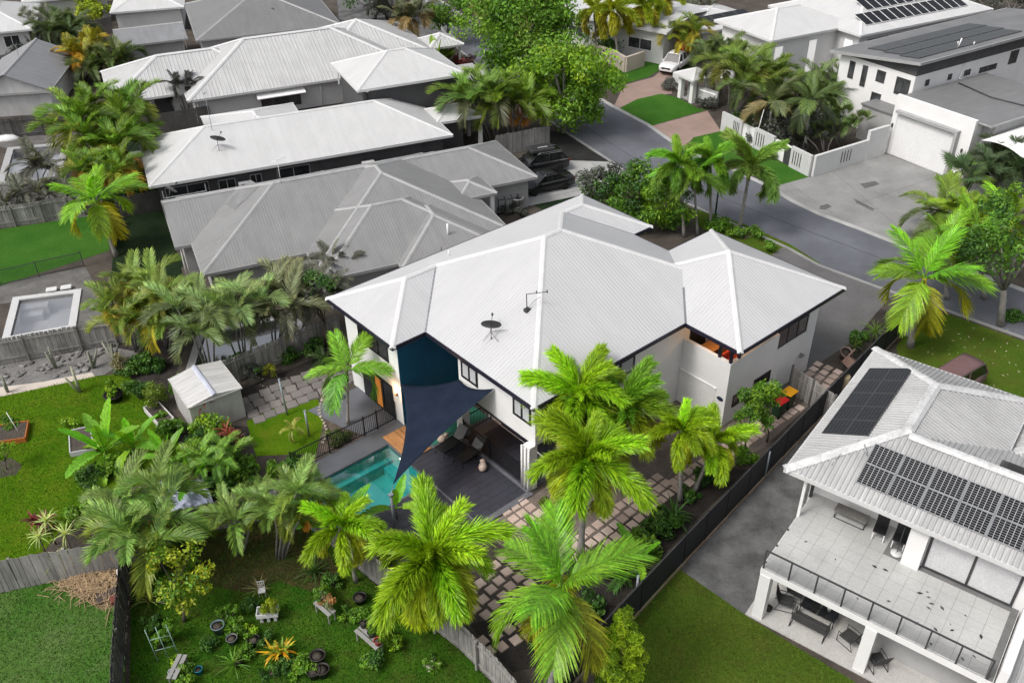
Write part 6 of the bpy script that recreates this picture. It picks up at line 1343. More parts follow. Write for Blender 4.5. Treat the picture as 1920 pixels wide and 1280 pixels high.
rosette('tall paddle leaves behind the sail post at the pool edge', (745, 975), 4, 2.0, BAN, 'paddle', .8, 306, 'banana_plant', 'banana plant', 'banana plants', 20)
rosette('red cordyline poking above the shed roof edge', (395, 800), 12, .8, PAL_RED, 'strap', 1.6, 310, 'cordyline', 'cordyline', 'cordylines', 5, 2.0)
rosette('copper cordyline clump right of the shed shrubs', (438, 838), 12, .75, [(.22, .06, .035), (.13, .04, .03)], 'strap', 1.0, 311, 'cordyline', 'cordyline', 'cordylines', -10, 2.2, heads=4)
rosette('dark red cordyline by the weathered fence at the left', (82, 1000), 14, .7, PAL_RED, 'strap', .7, 312, 'cordyline', 'cordyline', 'cordylines', -10, 2.4, heads=3)
VAR = [(.42, .46, .18), (.34, .40, .14), (.26, .33, .10)]
for i, (b_, lab) in enumerate((((105, 1020), 'topmost pale variegated spiky plant over the weathered fence'), ((92, 1050), 'left pale variegated spiky plant over the weathered fence'), ((140, 1045), 'right pale variegated spiky plant over the weathered fence'), ((118, 1075), 'lowest pale variegated spiky plant over the weathered fence'))): rosette(lab, b_, 22, .75, VAR, 'strap', 1.5 if i < 3 else .9, 320 + i, 'spiky_plant', 'plant', 'pale spiky plants', -25, 1.1)
rosette('arching grass-like plant beside the lemon tree', (282, 1130), 26, 1.15, [(.12, .15, .03), (.20, .22, .05), (.08, .11, .03)], 'strap', .1, 330, emin=5, spread=.6)
rosette('dark green strap plant by the fence below the pool', (590, 1075), 26, 1.0, [(.05, .10, .02), (.04, .08, .02)], 'strap', .1, 331, emin=5, spread=.8)
rosette('spiky green plant in the potted cluster on the garden lawn', (440, 1250), 24, .9, [(.11, .22, .02), (.08, .17, .02)], 'strap', .15, 332, emin=0, spread=.8)
rosette('yellow croton with long golden leaves on the garden lawn', (530, 1225), 14, .7, [(.14, .22, .02), (.45, .30, .02), (.50, .24, .01)], 'strap', .3, 333, emin=-5, spread=2.0, heads=3)
rosette('grass tree with spiky mop head beside the driveway', (1636, 640), 46, 1.15, [(.13, .22, .02), (.10, .19, .02), (.08, .15, .02)], 'strap', .7, 334, emin=-30, spread=.35)
rosette('smaller grass tree left of the mop-headed one by the driveway', (1600, 660), 30, .8, [(.12, .17, .03), (.09, .14, .03)], 'strap', .4, 335, emin=-20, spread=.35)
rosette('young yellow palm seedling on the lawn beside the shed', (552, 830), 8, .75, [(.34, .36, .08), (.22, .27, .05)], 'cane', .9, 336, 'palm_seedling', 'palm', 'seedlings', 0)
rosette('strappy leaf plant along the panel fence by the pavers', (1262, 975), 16, 1.3, [(.05, .12, .02), (.04, .10, .02)], 'strap', .2, 337, emin=0, spread=1.6)
rosette('feathery plant cluster at the foot of the foxtail trunk', (1040, 980), 14, .7, [(.10, .16, .02), (.14, .16, .03)], 'cane', .2, 338, emin=0)
rosette('fern-like cycad by the inside corner of the panel fence', (1170, 1085), 14, 1.1, [(.06, .14, .02), (.05, .11, .02)], 'cane', .2, 339, emin=0)
rosette('low fern palm under the pool-side cane palms', (610, 930), 10, .9, [(.08, .15, .03), (.06, .12, .03)], 'cane', .3, 340, emin=0)
rosette('cascading green palm leaves at the shed fence end', (610, 690), 14, 1.0, [(.06, .11, .03), (.05, .09, .03)], 'cane', .5, 341, emin=-10)

palm('second king palm partly hidden behind the golden-fronded verge palm', (1775, 560), (1772, 455), 'king', n=10, L=2.8, seed=91, cols=[(.15, .30, .02), (.12, .25, .02), (.12, .22, .02)], r=.14)
palm('king palm between the verge palm and the right edge tree', (1845, 560), (1838, 440), 'king', n=10, L=2.7, seed=92, cols=[(.14, .27, .02), (.11, .22, .02), (.2, .26, .02)], r=.13)
blades([(-260, 1130), (0, 1112), (78, 1093), (160, 1080), (236, 1062), (234, 1290), (232, 1420), (-260, 1420)], 260, .07, [(.07, .14, .03), (.10, .16, .045), (.05, .11, .02)], 501)
blades([(248, 1040), (330, 1012), (430, 990), (556, 968), (640, 1040), (700, 1092), (862, 1217), (960, 1320), (960, 1420), (240, 1420)], 260, .075, [(.04, .11, .008), (.055, .13, .01), (.03, .085, .008)], 502)
blades([(0, 742), (170, 706), (238, 700), (320, 800), (345, 850), (300, 900), (180, 930), (110, 1000), (80, 1035), (-60, 1060), (-60, 760)], 260, .06, GB, 503)
blades([(1120, 1180), (1200, 1096), (1262, 1058), (1404, 1157), (1520, 1228), (1640, 1300), (1640, 1500), (1100, 1500)], 260, .06, [(.06, .105, .01), (.09, .13, .015), (.045, .085, .01)], 504)

palm('bright young palm at the back of the right verge cluster', (1800, 470), (1812, 395), 'king', n=10, L=2.4, seed=93, cols=[(.19, .32, .02), (.15, .27, .02), (.2, .27, .02)], r=.11)
palm('bright palm arching at the right edge above the leafy tree', (1900, 520), (1895, 405), 'king', n=10, L=2.5, seed=94, cols=[(.18, .31, .02), (.14, .26, .02), (.2, .26, .02)], r=.11)
tree('grey trees at the top right corner behind the solar roof', (1900, 28), (1895, 12), 5, 3.2, n=26, per=110, size=.4, pal=PAL_GREY, seed=118, r=.2)
tree('grey tree at the top edge beside the side street', (700, 20), (690, 5), 3.5, 2.6, n=20, per=110, size=.4, pal=PAL_GREY + PAL_DEEP[:1], seed=119, r=.18)
tree('green backyard tree at the top edge left of the slate roof', (160, 15), (150, -5), 3.5, 2.6, n=20, per=130, size=.4, pal=PAL_MID, seed=120, r=.18)

XS = [('leafy bush at the shed fence below the grey cane palms', (455, 690), .9, 1.3, PAL_DEEP), ('bright leafy bush at the left end of the shed fence', (345, 735), .9, 1.3, PAL_MID), ('fern-like undergrowth below the left cane palm clump', (285, 690), 1.0, 1.1, PAL_DEEP), ('green bush between the shed and the white framed bed', (325, 815), .8, 1.1, PAL_MID), ('tall leafy bush behind the silvery cloth', (340, 905), 1.0, 1.5, PAL_MID), ('dark bush right of the silvery cloth', (415, 925), .9, 1.3, PAL_DEEP), ('leafy undergrowth between the two pool-side cane clumps', (495, 960), .8, 1.0, PAL_MID), ('low green bush at the pool fence end by the deck', (560, 880), .8, .9, PAL_DEEP), ('leafy bush at the foot of the banana plants', (230, 880), 1.0, 1.0, PAL_MID), ('deep green bush left of the banana plants', (175, 905), .9, .9, PAL_DEEP), ('bushy weeds behind the pale spiky plants', (150, 985), .9, 1.0, PAL_MID), ('small leafy bush by the driveway bed pots', (1610, 640), .6, .7, PAL_DEEP),
 ('dense hedge bush behind the street palm trio', (1262, 430), 1.5, 1.8, PAL_MID), ('leafy verge bush behind the trio palms', (1345, 430), 1.2, 1.0, PAL_MID), ('leafy bush at the right edge below the street tree', (1905, 600), .9, .8, PAL_DEEP), ('dark understorey below the tall palms across the road', (1405, 232), 2.4, 1.6, PAL_DEEP + PAL_GREY), ('green understorey at the back of the walled garden', (1550, 240), 2.4, 1.6, PAL_DEEP + PAL_GREY)]
for i, (lab, b_, w_, h_, pal) in enumerate(XS): shrub(lab, b_, w_, h_, pal, 14, 110, .22, 600 + i)
clump('fresh green cane palm clump between the shed shrubs and the silvery cloth', (395, 900), (400, 850), 5, .9, 1.3, seed=151, nf=6, cols=[(.16, .28, .04), (.12, .23, .03), (.10, .19, .03)])
clump('leafy green cane palms behind the left end of the grey palm row', (318, 650), (312, 560), 5, 1.3, 2.0, seed=152, nf=7, cols=[(.17, .27, .05), (.13, .22, .04), (.10, .17, .035)])
rosette('third banana plant in front of the shed shrubs', (320, 880), 7, 1.9, BAN, 'paddle', .8, 307, 'banana_plant', 'banana plant', 'banana plants', 10)
# ================================================================== vehicles
chrome = M('chrome', (.6, .6, .6), .2, .05, metal=.9); tyre_m = M('tyre', (.012, .012, .012), .8, .1); rim_m = M('rim', (.45, .45, .46), .3, .1, metal=.7)
carglass = glass_mat('car_glass', (.012, .012, .014), .05, .7); redlamp = M('tail_lamp', (.35, .01, .01), .3); headlamp = M('head_lamp', (.8, .8, .78), .2, emit=(1, 1, .95), estr=.25)
def wheel_meshes(r):
    ty = MB().lathe([(r * .62, -.11), (r * .95, -.11), (r, -.07), (r, .07), (r * .95, .11), (r * .62, .11)], 20).mesh('tyre', tyre_m)
    rm = MB().lathe([(r * .63, -.06), (r * .66, .10), (r * .58, .105), (r * .5, .06), (.0001, .05)], 20)
    for i in range(8): a = 2 * pi * i / 8; rm.bar((0, 0, .085), (r * .6 * cos(a), r * .6 * sin(a), .095), .05, .03)
    return ty, rm.mesh('rim', rim_m)
def car(label, front, rear, kind, col, gloss=objgloss, z=0.02, name='parked_car', cat='car'):
    f, r_ = G(*front), G(*rear); c = (f + r_) / 2; yaw = atan2(f.y - r_.y, f.x - r_.x); root = empty(name, (c.x, c.y, z), yaw, label, cat, 'parked vehicles')
    if kind == 'sedan': L, W, zb, zm, zr, xs = 4.7, .90, .24, .92, 1.43, ((1.15, .98), (.35, 1.40), (-.75, 1.42), (-1.65, 1.05)); wb, wr = 1.38, .33; hood = .86; deck_ = .98
    elif kind == 'suv': L, W, zb, zm, zr, xs = 4.85, .95, .32, 1.10, 1.78, ((1.25, 1.15), (.45, 1.72), (-1.7, 1.76), (-2.25, 1.15)); wb, wr = 1.42, .38; hood = 1.06; deck_ = 1.1
    elif kind == 'van': L, W, zb, zm, zr, xs = 4.4, .86, .3, 1.05, 1.75, ((1.6, 1.08), (1.0, 1.68), (-1.75, 1.74), (-2.1, 1.1)); wb, wr = 1.25, .34; hood = 1.0; deck_ = 1.05
    else: L, W, zb, zm, zr, xs = 5.4, .97, .42, 1.14, 1.84, ((1.35, 1.2), (.75, 1.78), (-.75, 1.8), (-1.05, 1.2)); wb, wr = 1.62, .40; hood = 1.16; deck_ = 1.15
    mb = MB(); h = L / 2
    st = [(-h, .80, zb + .15, deck_ - .12), (-h + .12, .93, zb + .04, deck_ - .02), (-h * .6, 1.0, zb, zm + .02), (-.3, 1.0, zb, zm), (xs[0][0], 1.0, zb, zm - .02), (h * .72, .98, zb, hood - .02), (h - .18, .90, zb + .02, hood - .12), (h, .72, zb + .12, hood - .28)]
    sec = []
    for x, k, z0, z1 in st:
        w_ = W * k; sec.append([(x, -w_ * .9, z0), (x, -w_, z0 + .18), (x, -w_ * .99, z1 - .14), (x, -w_ * .88, z1), (x, 0, z1 + .035), (x, w_ * .88, z1), (x, w_ * .99, z1 - .14), (x, w_, z0 + .18), (x, w_ * .9, z0)])
    n = 9
    for q in sec: mb.v += q
    for i in range(len(sec) - 1):
        for j in range(n - 1): mb.sm.add(len(mb.f)); mb.f.append([i * n + j, (i + 1) * n + j, (i + 1) * n + j + 1, i * n + j + 1])
        mb.f.append([i * n, i * n + n - 1, (i + 1) * n + n - 1, (i + 1) * n])
    mb.f += [list(range(n)), [(len(sec) - 1) * n + j for j in range(n)][::-1]]
    body = mb.build('body', gloss, root, color=col, fix=True)
    # cabin: glasshouse with roof panel and pillars
    (x0, z0), (x1, z1), (x2, z2), (x3, z3) = xs; wl, wt = W * .88, W * .70; g = MB()
    lo = [(x0, zm - .04), (x1 - .1, zm - .03), (x2, zm), (x3, min(z3, zm + .02))]; up = [(x0 - .05, z0), (x1, z1 - .05), (x2, z2 - .05), (x3 + .03, z3)]
    for sg in (-1, 1): g.add([(x0, sg * wl, zm - .05), (x3, sg * wl, zm - .02), (x2, sg * wt, zr - .06), (x1, sg * wt, zr - .06)], [(0, 1, 2, 3)])
    g.add([(x0, -wl, zm - .05), (x0, wl, zm - .05), (x1, wt, zr - .06), (x1, -wt, zr - .06)], [(0, 1, 2, 3)]); g.add([(x3, -wl, zm - .02), (x3, wl, zm - .02), (x2, wt, zr - .06), (x2, -wt, zr - .06)], [(0, 1, 2, 3)])
    g.build('windows', carglass, root, fix=True)
    rf = MB(); N = 6
    for i in range(N + 1):
        x = x1 + (x2 - x1) * i / N; zc = zr - .05 + .05 * sin(pi * i / N)
        for sg, k, dz in ((-1, 1.03, -.03), (-1, .8, .02), (0, 0, .045), (1, .8, .02), (1, 1.03, -.03)): rf.v.append((x, sg * wt * k, zc + dz))
    for i in range(N):
        for j in range(4): rf.sm.add(len(rf.f)); rf.f.append([i * 5 + j, (i + 1) * 5 + j, (i + 1) * 5 + j + 1, i * 5 + j + 1])
    rp_ = rf.build('roof', gloss, root, color=col); so2 = rp_.modifiers.new('t', 'SOLIDIFY'); so2.thickness = .04
    pl = MB(); tr = MB()
    for sg in (-1, 1):
        for (a_, b_) in (((x0, zm - .05), (x1, zr - .06)), ((x3, zm - .02), (x2, zr - .06)), (((x0 + x3) / 2, zm - .03), ((x1 + x2) / 2, zr - .06))): pl.bar((a_[0], sg * (wl + .01), a_[1]), (b_[0], sg * (wt + .012), b_[1]), .07, .05)
        tr.bar((x0, sg * (wl + .02), zm - .05), (x3, sg * (wl + .02), zm - .02), .03, .03).bar((x1, sg * (wt + .03), zr - .05), (x2, sg * (wt + .03), zr - .05), .03, .03)
    pl.build('pillars', gloss, root, color=col); tr.build('trim', chrome, root)
    ty, rm = wheel_meshes(wr)
    for x in (-wb, wb):
        for sg in (-1, 1):
            wh = empty('wheel', (x, sg * (W - .10), wr)); wh.parent = root; wh.rotation_euler = (-sg * pi / 2, 0, 0); inst('tyre', ty, wh); inst('rim', rm, wh)
    for sg in (-1, 1):
        inst('headlight', MB().box((h - .14, sg * W * .66, hood - .2), (.18, .34, .12), sg * -.25).mesh('headlight', headlamp), root)
        inst('tail_light', MB().box((-h + .04, sg * W * .72, deck_ - .2), (.1, .28, .16)).mesh('tail_light', redlamp), root)
        inst('mirror', MB().box((x0 - .25, sg * (W + .08), zm + .04), (.12, .2, .14)).mesh('mirror', gloss), root, color=col)
    inst('grille', MB().box((h - .02, 0, hood - .36), (.06, W * 1.0, .2)).mesh('grille', black_metal), root); inst('number_plate', MB().box((h + .02, 0, zb + .26), (.02, .38, .11)).mesh('number_plate', white_metal), root)
    if kind == 'ute':
        inst('tray', MB().span(-h + .1, x3 - .05, -W * .82, W * .82, deck_ - .02, deck_ + .03).mesh('tray', black_metal), root)
    if kind in ('suv',):
        for sg in (-1, 1): inst('roof_rail', MB().tube([(x1 - .1, sg * wt * .95, zr), (x1 - .3, sg * wt * .98, zr + .06), (x2 + .2, sg * wt * .98, zr + .06), (x2, sg * wt * .95, zr)], .02, 5).mesh('roof_rail', chrome), root)
    return root
BLK = (.010, .010, .011)
car('black sedan with chrome trim parked beside the grey roof', (983, 363), (1060, 346), 'sedan', BLK)
suv = car('black four-wheel drive with chrome rails parked beside the timber fence', (982, 326), (1040, 316), 'suv', BLK)
rb = empty('roof_box', (suv.location.x, suv.location.y, 1.84), suv.rotation_euler.z, 'flat charcoal cargo box on top of the black four-wheel drive', 'roof box')
bb = inst('shell', MB().box((-.1, 0, .16), (2.1, 1.25, .28)).mesh('shell', M('box_grey', (.045, .045, .047), .5, .1)), rb); bevel(bb, .07, 3)
inst('lid_panel', MB().box((-.1, 0, .305), (1.75, .95, .03)).mesh('lid_panel', M('box_lid', (.03, .03, .032), .6)), rb)
lt_ = MB()
for i, wd in enumerate((.13, .09, .10, .10, .09, .09)): lt_.box((-.55 + i * .145, .18, .324), (wd, .10, .006))
inst('white_mark', lt_.mesh('white_mark', white_metal), rb)
for x in (-1.0, -.1, .8): inst('clip', MB().box((x, -.63, .12), (.1, .05, .08)).mesh('clip', chrome), rb)
car('white pickup with black grille on the red paved drive', (1238, 150), (1292, 112), 'ute', (.74, .74, .75), name='pickup_truck', cat='pickup')
car('dark car with lit headlamps half hidden under the street tree', (1032, 208), (1050, 168), 'sedan', (.012, .012, .014))
car('faded red van parked on the verge beyond the right neighbour roof', (1748, 758), (1806, 722), 'van', (.17, .10, .10), objmat, name='parked_van', cat='van')
car('dark car with white trim under the curved carport', (1838, 345), (1880, 318), 'suv', (.02, .02, .022))
# ================================================================== street lamp post
lp = empty('lamp_post', G(1340, 412), label='dark green lamp post at the kerb between the street palms', cat='lamp post')
inst('pole', MB().tube([(0, 0, 0), (0, 0, 5.2)], [.07, .045], 8).lathe([(.12, 0), (.11, .5), (.07, .55)], 10).mesh('pole', M('lamp_green', (.01, .05, .04), .5)), lp)
inst('lantern', MB().lathe([(.05, 5.2), (.18, 5.35), (.2, 5.6), (.05, 5.75)], 10).mesh('lantern', M('lantern', (.5, .5, .48), .4)), lp)
lp2 = empty('flag_pole', G(1412, 278), label='thin white leaning pole rising beside the slotted wall', cat='pole'); inst('pole', MB().tube([(0, 0, 0), (.5, .2, 3.4)], .03, 6).mesh('pole', white_metal), lp2)
mbx = empty('meter_box', G(1700, 627), .8, 'small pale green utility box beside the fence end', 'utility box'); inst('box', MB().box((0, 0, .4), (.45, .35, .8)).box((0, 0, .83), (.5, .4, .05)).mesh('box', M('box_green', (.28, .33, .30), .6)), mbx)
tp_ = empty('timber_post', G(1578, 742), .6, 'thick pale timber post standing behind the panel fence', 'post'); inst('post', MB().lathe([(.24, 0), (.24, 1.35), (.20, 1.4)], 10).mesh('post', wood_mat('post_pale', (.34, .28, .18))), tp_)
# ================================================================== our yard: loungers, balls, bins, pots
def lounger(label, foot, head):
    a, b = HL(*foot), HL(*head); d = b - a; root = empty('sun_lounger', (a.x, a.y, .08), atan2(d.y, d.x), label, 'sun lounger', 'sun loungers on the pool deck'); L = 1.25
    fab = M('lounger_black', (.020, .021, .022), .7, .15); fab2 = M('lounger_grey', (.20, .20, .20), .75, .1)
    o = inst('seat', MB().box((L / 2, 0, .34), (L, .62, .05)).mesh('seat', fab), root); bevel(o, .02)
    o = inst('backrest', MB().box((0, 0, 0), (.78, .62, .05), 0, 0, 0).mesh('backrest', fab2), root, (L + .29, 0, .62), (0, -.85, 0)); bevel(o, .02)
    for s in (-1, 1):
        inst('side_rail', MB().bar((0, s * .33, .34), (L, s * .33, .34), .04, .06).mesh('side_rail', black_metal), root)
        inst('armrest', MB().tube([(L - .55, s * .36, .34), (L - .45, s * .37, .56), (L - .05, s * .37, .58), (L + .1, s * .36, .4)], .025, 6).mesh('armrest', black_metal), root)
        for x in (.08, L - .2): inst('leg', MB().tube([(x, s * .31, .32), (x - .08, s * .33, 0)], .02, 6).mesh('leg', black_metal), root)
    return root
lounger('black sun lounger nearer the white column', (.55, 8.75), (2.0, 8.6)); lounger('black sun lounger nearer the camera on the tiles', (.80, 9.95), (2.2, 9.8))
for k, (uv, lab) in enumerate((((1.35, 8.0), 'pale stone ornament between the column and the first lounger'), ((1.55, 11.0), 'pale stone ornament beside the second lounger'))):
    r = empty('stone_ornament', HL(*uv, .08), .4 + k, lab, 'ornament'); R_ = random.Random(k); mb = MB()
    o = inst('body', MB().lathe([(.05, 0), (.22, .06), (.27, .2), (.2, .36), (.05, .42)], 12).mesh('body', M('pale_stone', (.62, .48, .40), .8, .12)), r, scale=(1.1, .8, 1))
    o = inst('head', MB().lathe([(.03, 0), (.13, .05), (.14, .14), (.04, .22)], 10).mesh('head', MATS['pale_stone']), r, (.22, .05, .26))
    for s in (-1, 1): inst('foot', MB().box((.12, s * .12, .03), (.18, .1, .06)).mesh('foot', MATS['pale_stone']), r)
def bin_(label, px, lid, rz):
    r = empty('wheelie_bin', G(*px), rz, label, 'wheelie bin', 'wheelie bins'); gm = M('bin_green', (.012, .045, .020), .5, .1)
    mb = MB(); P = [(-.22, -.26, .05), (.22, -.26, .05), (.22, .26, .05), (-.22, .26, .05), (-.29, -.34, 1.0), (.29, -.34, 1.0), (.29, .34, 1.0), (-.29, .34, 1.0)]
    mb.add(P, [(3, 2, 1, 0), (0, 1, 5, 4), (1, 2, 6, 5), (2, 3, 7, 6), (3, 0, 4, 7)]); o = mb.build('body', gm, r); bevel(o, .03)
    o = inst('lid', MB().box((0, 0, 1.03), (.64, .76, .06)).box((0, 0, 1.07), (.5, .6, .03)).mesh('lid', lid), r); bevel(o, .025)
    for s in (-1, 1): inst('wheel', MB().tube([(s * .28, .3, .1), (s * .22, .3, .1)], .1, 12).mesh('wheel', tyre_m), r)
    inst('handle', MB().bar((-.22, .42, 1.0), (.22, .42, 1.0), .04).mesh('handle', gm), r)
bin_('wheelie bin with yellow lid beside the timber gate', (1475, 762), M('lid_yellow', (.78, .36, .012), .45, .06), HYAW + pi / 2)
bin_('wheelie bin with red lid nearer the saplings', (1458, 778), M('lid_red', (.55, .018, .02), .45, .06), HYAW + pi / 2)
gt = empty('timber_gate', G(1478, 733), label='weathered timber gate panels closing the side path by the bins', cat='gate'); d = G(1556, 790) - G(1478, 733); a0 = Vector((0, 0, 0)); L = d.length; k = int(L / .14); pme = MB().span(-.06, .06, -.012, .012, 0.05, 1.75).mesh('paling', wood_grey)
for i in range(k): p = d * ((i + .5) / k); inst('paling', pme, gt, (p.x, p.y, random.uniform(-.02, .02)), (0, 0, atan2(d.y, d.x)))
for z in (.35, 1.2, 1.68): inst('rail', MB().bar(Vector((0, 0, z)) + Vector((.03, -.03, 0)), d + Vector((.03, -.03, z)), .05, .08).mesh('rail', wood_grey), gt)
for s in (0, .5, 1): inst('post', MB().box(d * s + Vector((0, 0, .9)), (.1, .1, 1.8), atan2(d.y, d.x)).mesh('post', wood_dark), gt)
pc = M('terracotta', (.34, .22, .18), .8, .2)
def pot(label, px, r, h, col, lean=0, rz=0, z=0, fill=True, name='plant_pot', cat='pot', group='garden pots', mat=None):
    b = G(*px, z) if len(px) == 2 else Vector(px); o = empty(name, b, rz, label, cat, group)
    q = inst('vessel', MB().lathe([(r * .72, 0), (r, h * .93), (r * 1.07, h * .94), (r * 1.07, h), (r * .93, h), (r * .9, h * .82), (.001, h * .8)], 18).mesh('vessel', mat or objmat), o, color=col)
    if fill: inst('soil', MB().lathe([(.001, h * .86), (r * .9, h * .85)], 14).mesh('soil', soil), o)
    o.rotation_euler = (lean, 0, rz); return o
pot('round pinkish urn lying beside the driveway bed', (1580, 668), .36, .55, (.36, .26, .23), .5, .3, z=.1); 
bk = empty('stone_trough', G(1592, 682), .9, 'tilted pinkish stone trough by the driveway bed', 'trough'); bo = inst('shell', MB().box((0, 0, .12), (1.1, .8, .08)).box((0, .38, .4), (1.1, .08, .5)).box((0, -.38, .4), (1.1, .08, .5)).box((-.52, 0, .4), (.08, .7, .5)).mesh('shell', pc), bk, rot=(.5, .1, 0))
pot('black pot at the edge of the grey side patio', (632, 748), .24, .5, (.012, .012, .013), .1)
pot('large white urn with a spiky plant by the neighbour porch', (970, 392), .48, 1.0, (.62, .62, .62)); rosette('spiky plant growing in the white urn', G(970, 392), 10, .5, DARKG, 'strap', .9, 401, emin=20, spread=1.5)
bikes = empty('bicycle_rack', G(935, 405), .3, 'dark pipe rack with bicycles beside the neighbour porch', 'rack'); mbk = MB()
for i in range(4): x = i * .55; mbk.tube([(x, 0, 0), (x, 0, 1.3), (x + .1, 1.0, 1.3), (x + .1, 1.0, 0)], .03, 5)
mbk.tube([(0, 0, 1.3), (1.65, 0, 1.3)], .03, 5).tube([(0, 1, 1.3), (1.75, 1, 1.3)], .03, 5); inst('frame', mbk.mesh('frame', black_metal), bikes)
for i in range(2):
    for dx in (-.5, .5): inst('wheel', MB().tube([(.8 + dx + .33 * cos(q), .3 + i * .4, .35 + .33 * sin(q)) for q in [2 * pi * j / 14 for j in range(15)]], .025, 5, False).mesh('wheel', tyre_m), bikes)
for px, lab, h in (((539, 778), 'taller slanting steel clothes-line post on the small lawn', 2.4), ((580, 818), 'shorter steel clothes-line post near the pool fence', 1.7)):
    r = empty('steel_post', G(*px), label=lab, cat='post', group='steel posts on the lawn'); inst('pole', MB().tube([(0, 0, 0), (-.08 if h > 2 else 0, 0, h)], .055, 8).box((-.08 if h > 2 else 0, 0, h + .02), (.12, .12, .04)).mesh('pole', galv), r)
r = empty('steel_post', G(1190, 1145) , label='lone steel post standing outside the panel fence at the lawn corner', cat='post', group='steel posts on the lawn'); inst('pole', MB().tube([(0, 0, 0), (0, 0, 2.2)], .05, 8).mesh('pole', galv), r)
r = empty('steel_post', G(1434, 895) , label='lone steel post beside the dark driveway by the fence', cat='post', group='steel posts on the lawn'); inst('pole', MB().tube([(0, 0, 0), (0, 0, 1.7)], .05, 8).mesh('pole', galv), r)
# stones edging the small bed, rocks in the cactus bed
def rock_mesh(seed):
    R_ = random.Random(seed); bm = bmesh.new(); bmesh.ops.create_icosphere(bm, subdivisions=1, radius=1)
    for v in bm.verts: v.co *= R_.uniform(.7, 1.15); v.co.z *= .65
    me = bpy.data.meshes.new('rock'); bm.to_mesh(me); bm.free(); me.materials.append(objmat); return me
rocks = [rock_mesh(i) for i in range(5)]
R_ = random.Random(77); edging = [(606 - 6 * sin(i * .5) + (i - 8) * .2, 752 + i * 6.0) for i in range(14)]
for i, p in enumerate(edging):
    g = G(*p); s = R_.uniform(.10, .17); o = inst('edging_stone', rocks[i % 5], None, (g.x, g.y, .05), (0, 0, R_.uniform(0, 6)), (s, s * .8, s), color=(.42, .37, .31)); tag(o, 'pale stone edging the small garden bed by the pool fence', 'stone', 'pale stones edging the small bed')
for i in range(46):
    x = R_.uniform(0, 190); y = 712 - x * .2 + R_.uniform(-22, 16); g = G(x, y); s = R_.uniform(.1, .3); k = R_.uniform(.5, 1.3)
    o = inst('garden_rock', rocks[i % 5], None, (g.x, g.y, .05), (0, 0, R_.uniform(0, 6)), (s, s * .8, s * .8), color=(.20 * k, .195 * k, .19 * k)); tag(o, 'grey rock scattered in the cactus bed at the left', 'rock', 'grey rocks in the cactus bed')
cact = [((150, 735), 1.6, 3, 'pale branching column cactus on the sand strip'), ((105, 690), 1.5, 2, 'tall grey column cactus in the rock bed'), ((15, 735), 1.2, 2, 'small cactus near the left edge of the rock bed'), ((175, 690), 1.3, 3, 'thin cactus stems near the cane palms'), ((215, 680), 1.6, 4, 'greenish cactus beside the cane palm trunks')]
for i, (p, h, n, lab) in enumerate(cact):
    r = empty('cactus', G(*p), label=lab, cat='cactus', group='cacti'); mm = M('cactus_skin', None, .7, .2, 6, 30, .2, objc=True)
    for k in range(n): a = 2 * pi * k / n + i; inst('arm', MB().tube([(0, 0, 0), (.12 * cos(a) * k, .12 * sin(a) * k, h * .35), (.28 * cos(a) * k, .25 * sin(a) * k, h * R_.uniform(.7, 1.05))], [.09, .085, .05], 8).mesh('arm', mm), r, color=(.26, .27, .21) if i else (.40, .40, .28))
shrub('dark spiky bush beside the weathered fence in the cactus bed', (118, 655), .8, .9, DARKG, 10, 80, .22, 410, flat=.2, long=2.0)
# ================================================================== left yard bits
def raised_bed(label, pts, col, h=.3, z=.02):
    P = [G(*p) for p in pts]; r = empty('raised_bed', P[0], label=label, cat='raised bed', group='raised garden beds')
    for a, b in zip(P, P[1:] + P[:1]): inst('board', MB().bar(a - P[0] + Vector((0, 0, h / 2)), b - P[0] + Vector((0, 0, h / 2)), .06, h).mesh('board', objmat), r, color=col)
    inst('soil', MB().poly([(p - P[0]) + Vector((0, 0, h * .8)) for p in P]).mesh('soil', soil), r); return r
raised_bed('orange timber raised bed on the left lawn', [(-14, 808), (28, 800), (56, 796), (50, 828), (-20, 838)], (.40, .13, .03))
raised_bed('white framed raised bed in front of the garden shed', [(272, 772), (300, 762), (328, 792), (302, 806)], (.60, .58, .56), .35)
raised_bed('white framed planter beside the banana plants', [(132, 815), (170, 806), (180, 848), (134, 856)], (.50, .50, .52), .3)
stick = empty('garden_stake', G(38, 815), label='long pale stake leaning out of the orange raised bed', cat='stake'); inst('pole', MB().tube([(0, 0, 0), (-.45, .3, 1.3)], .02, 5).mesh('pole', white_metal), stick)
shrub('leafy vegetables in the white framed bed by the shed', (302, 785), .45, .5, PAL_MID, 7, 50, .2, 411)
mb_ = sheet('mulch_ring', [(-10, 868), (20, 858), (42, 872), (30, 890), (-10, 898)], .018, soil)
tree('thin fruit sapling on the mulch ring at the left edge', (12, 880), (8, 845), .6, .7, 6, 40, .16, PAL_LIME, 412, .03)
pot('wide black tub with a shrub at the lawn edge', (216, 750), .5, .45, (.02, .018, .016)); shrub('bright citrus bush growing in the wide black tub', G(216, 748) + Vector((0, 0, .3)), .6, 1.0, PAL_LIME, 9, 70, .2, 413)
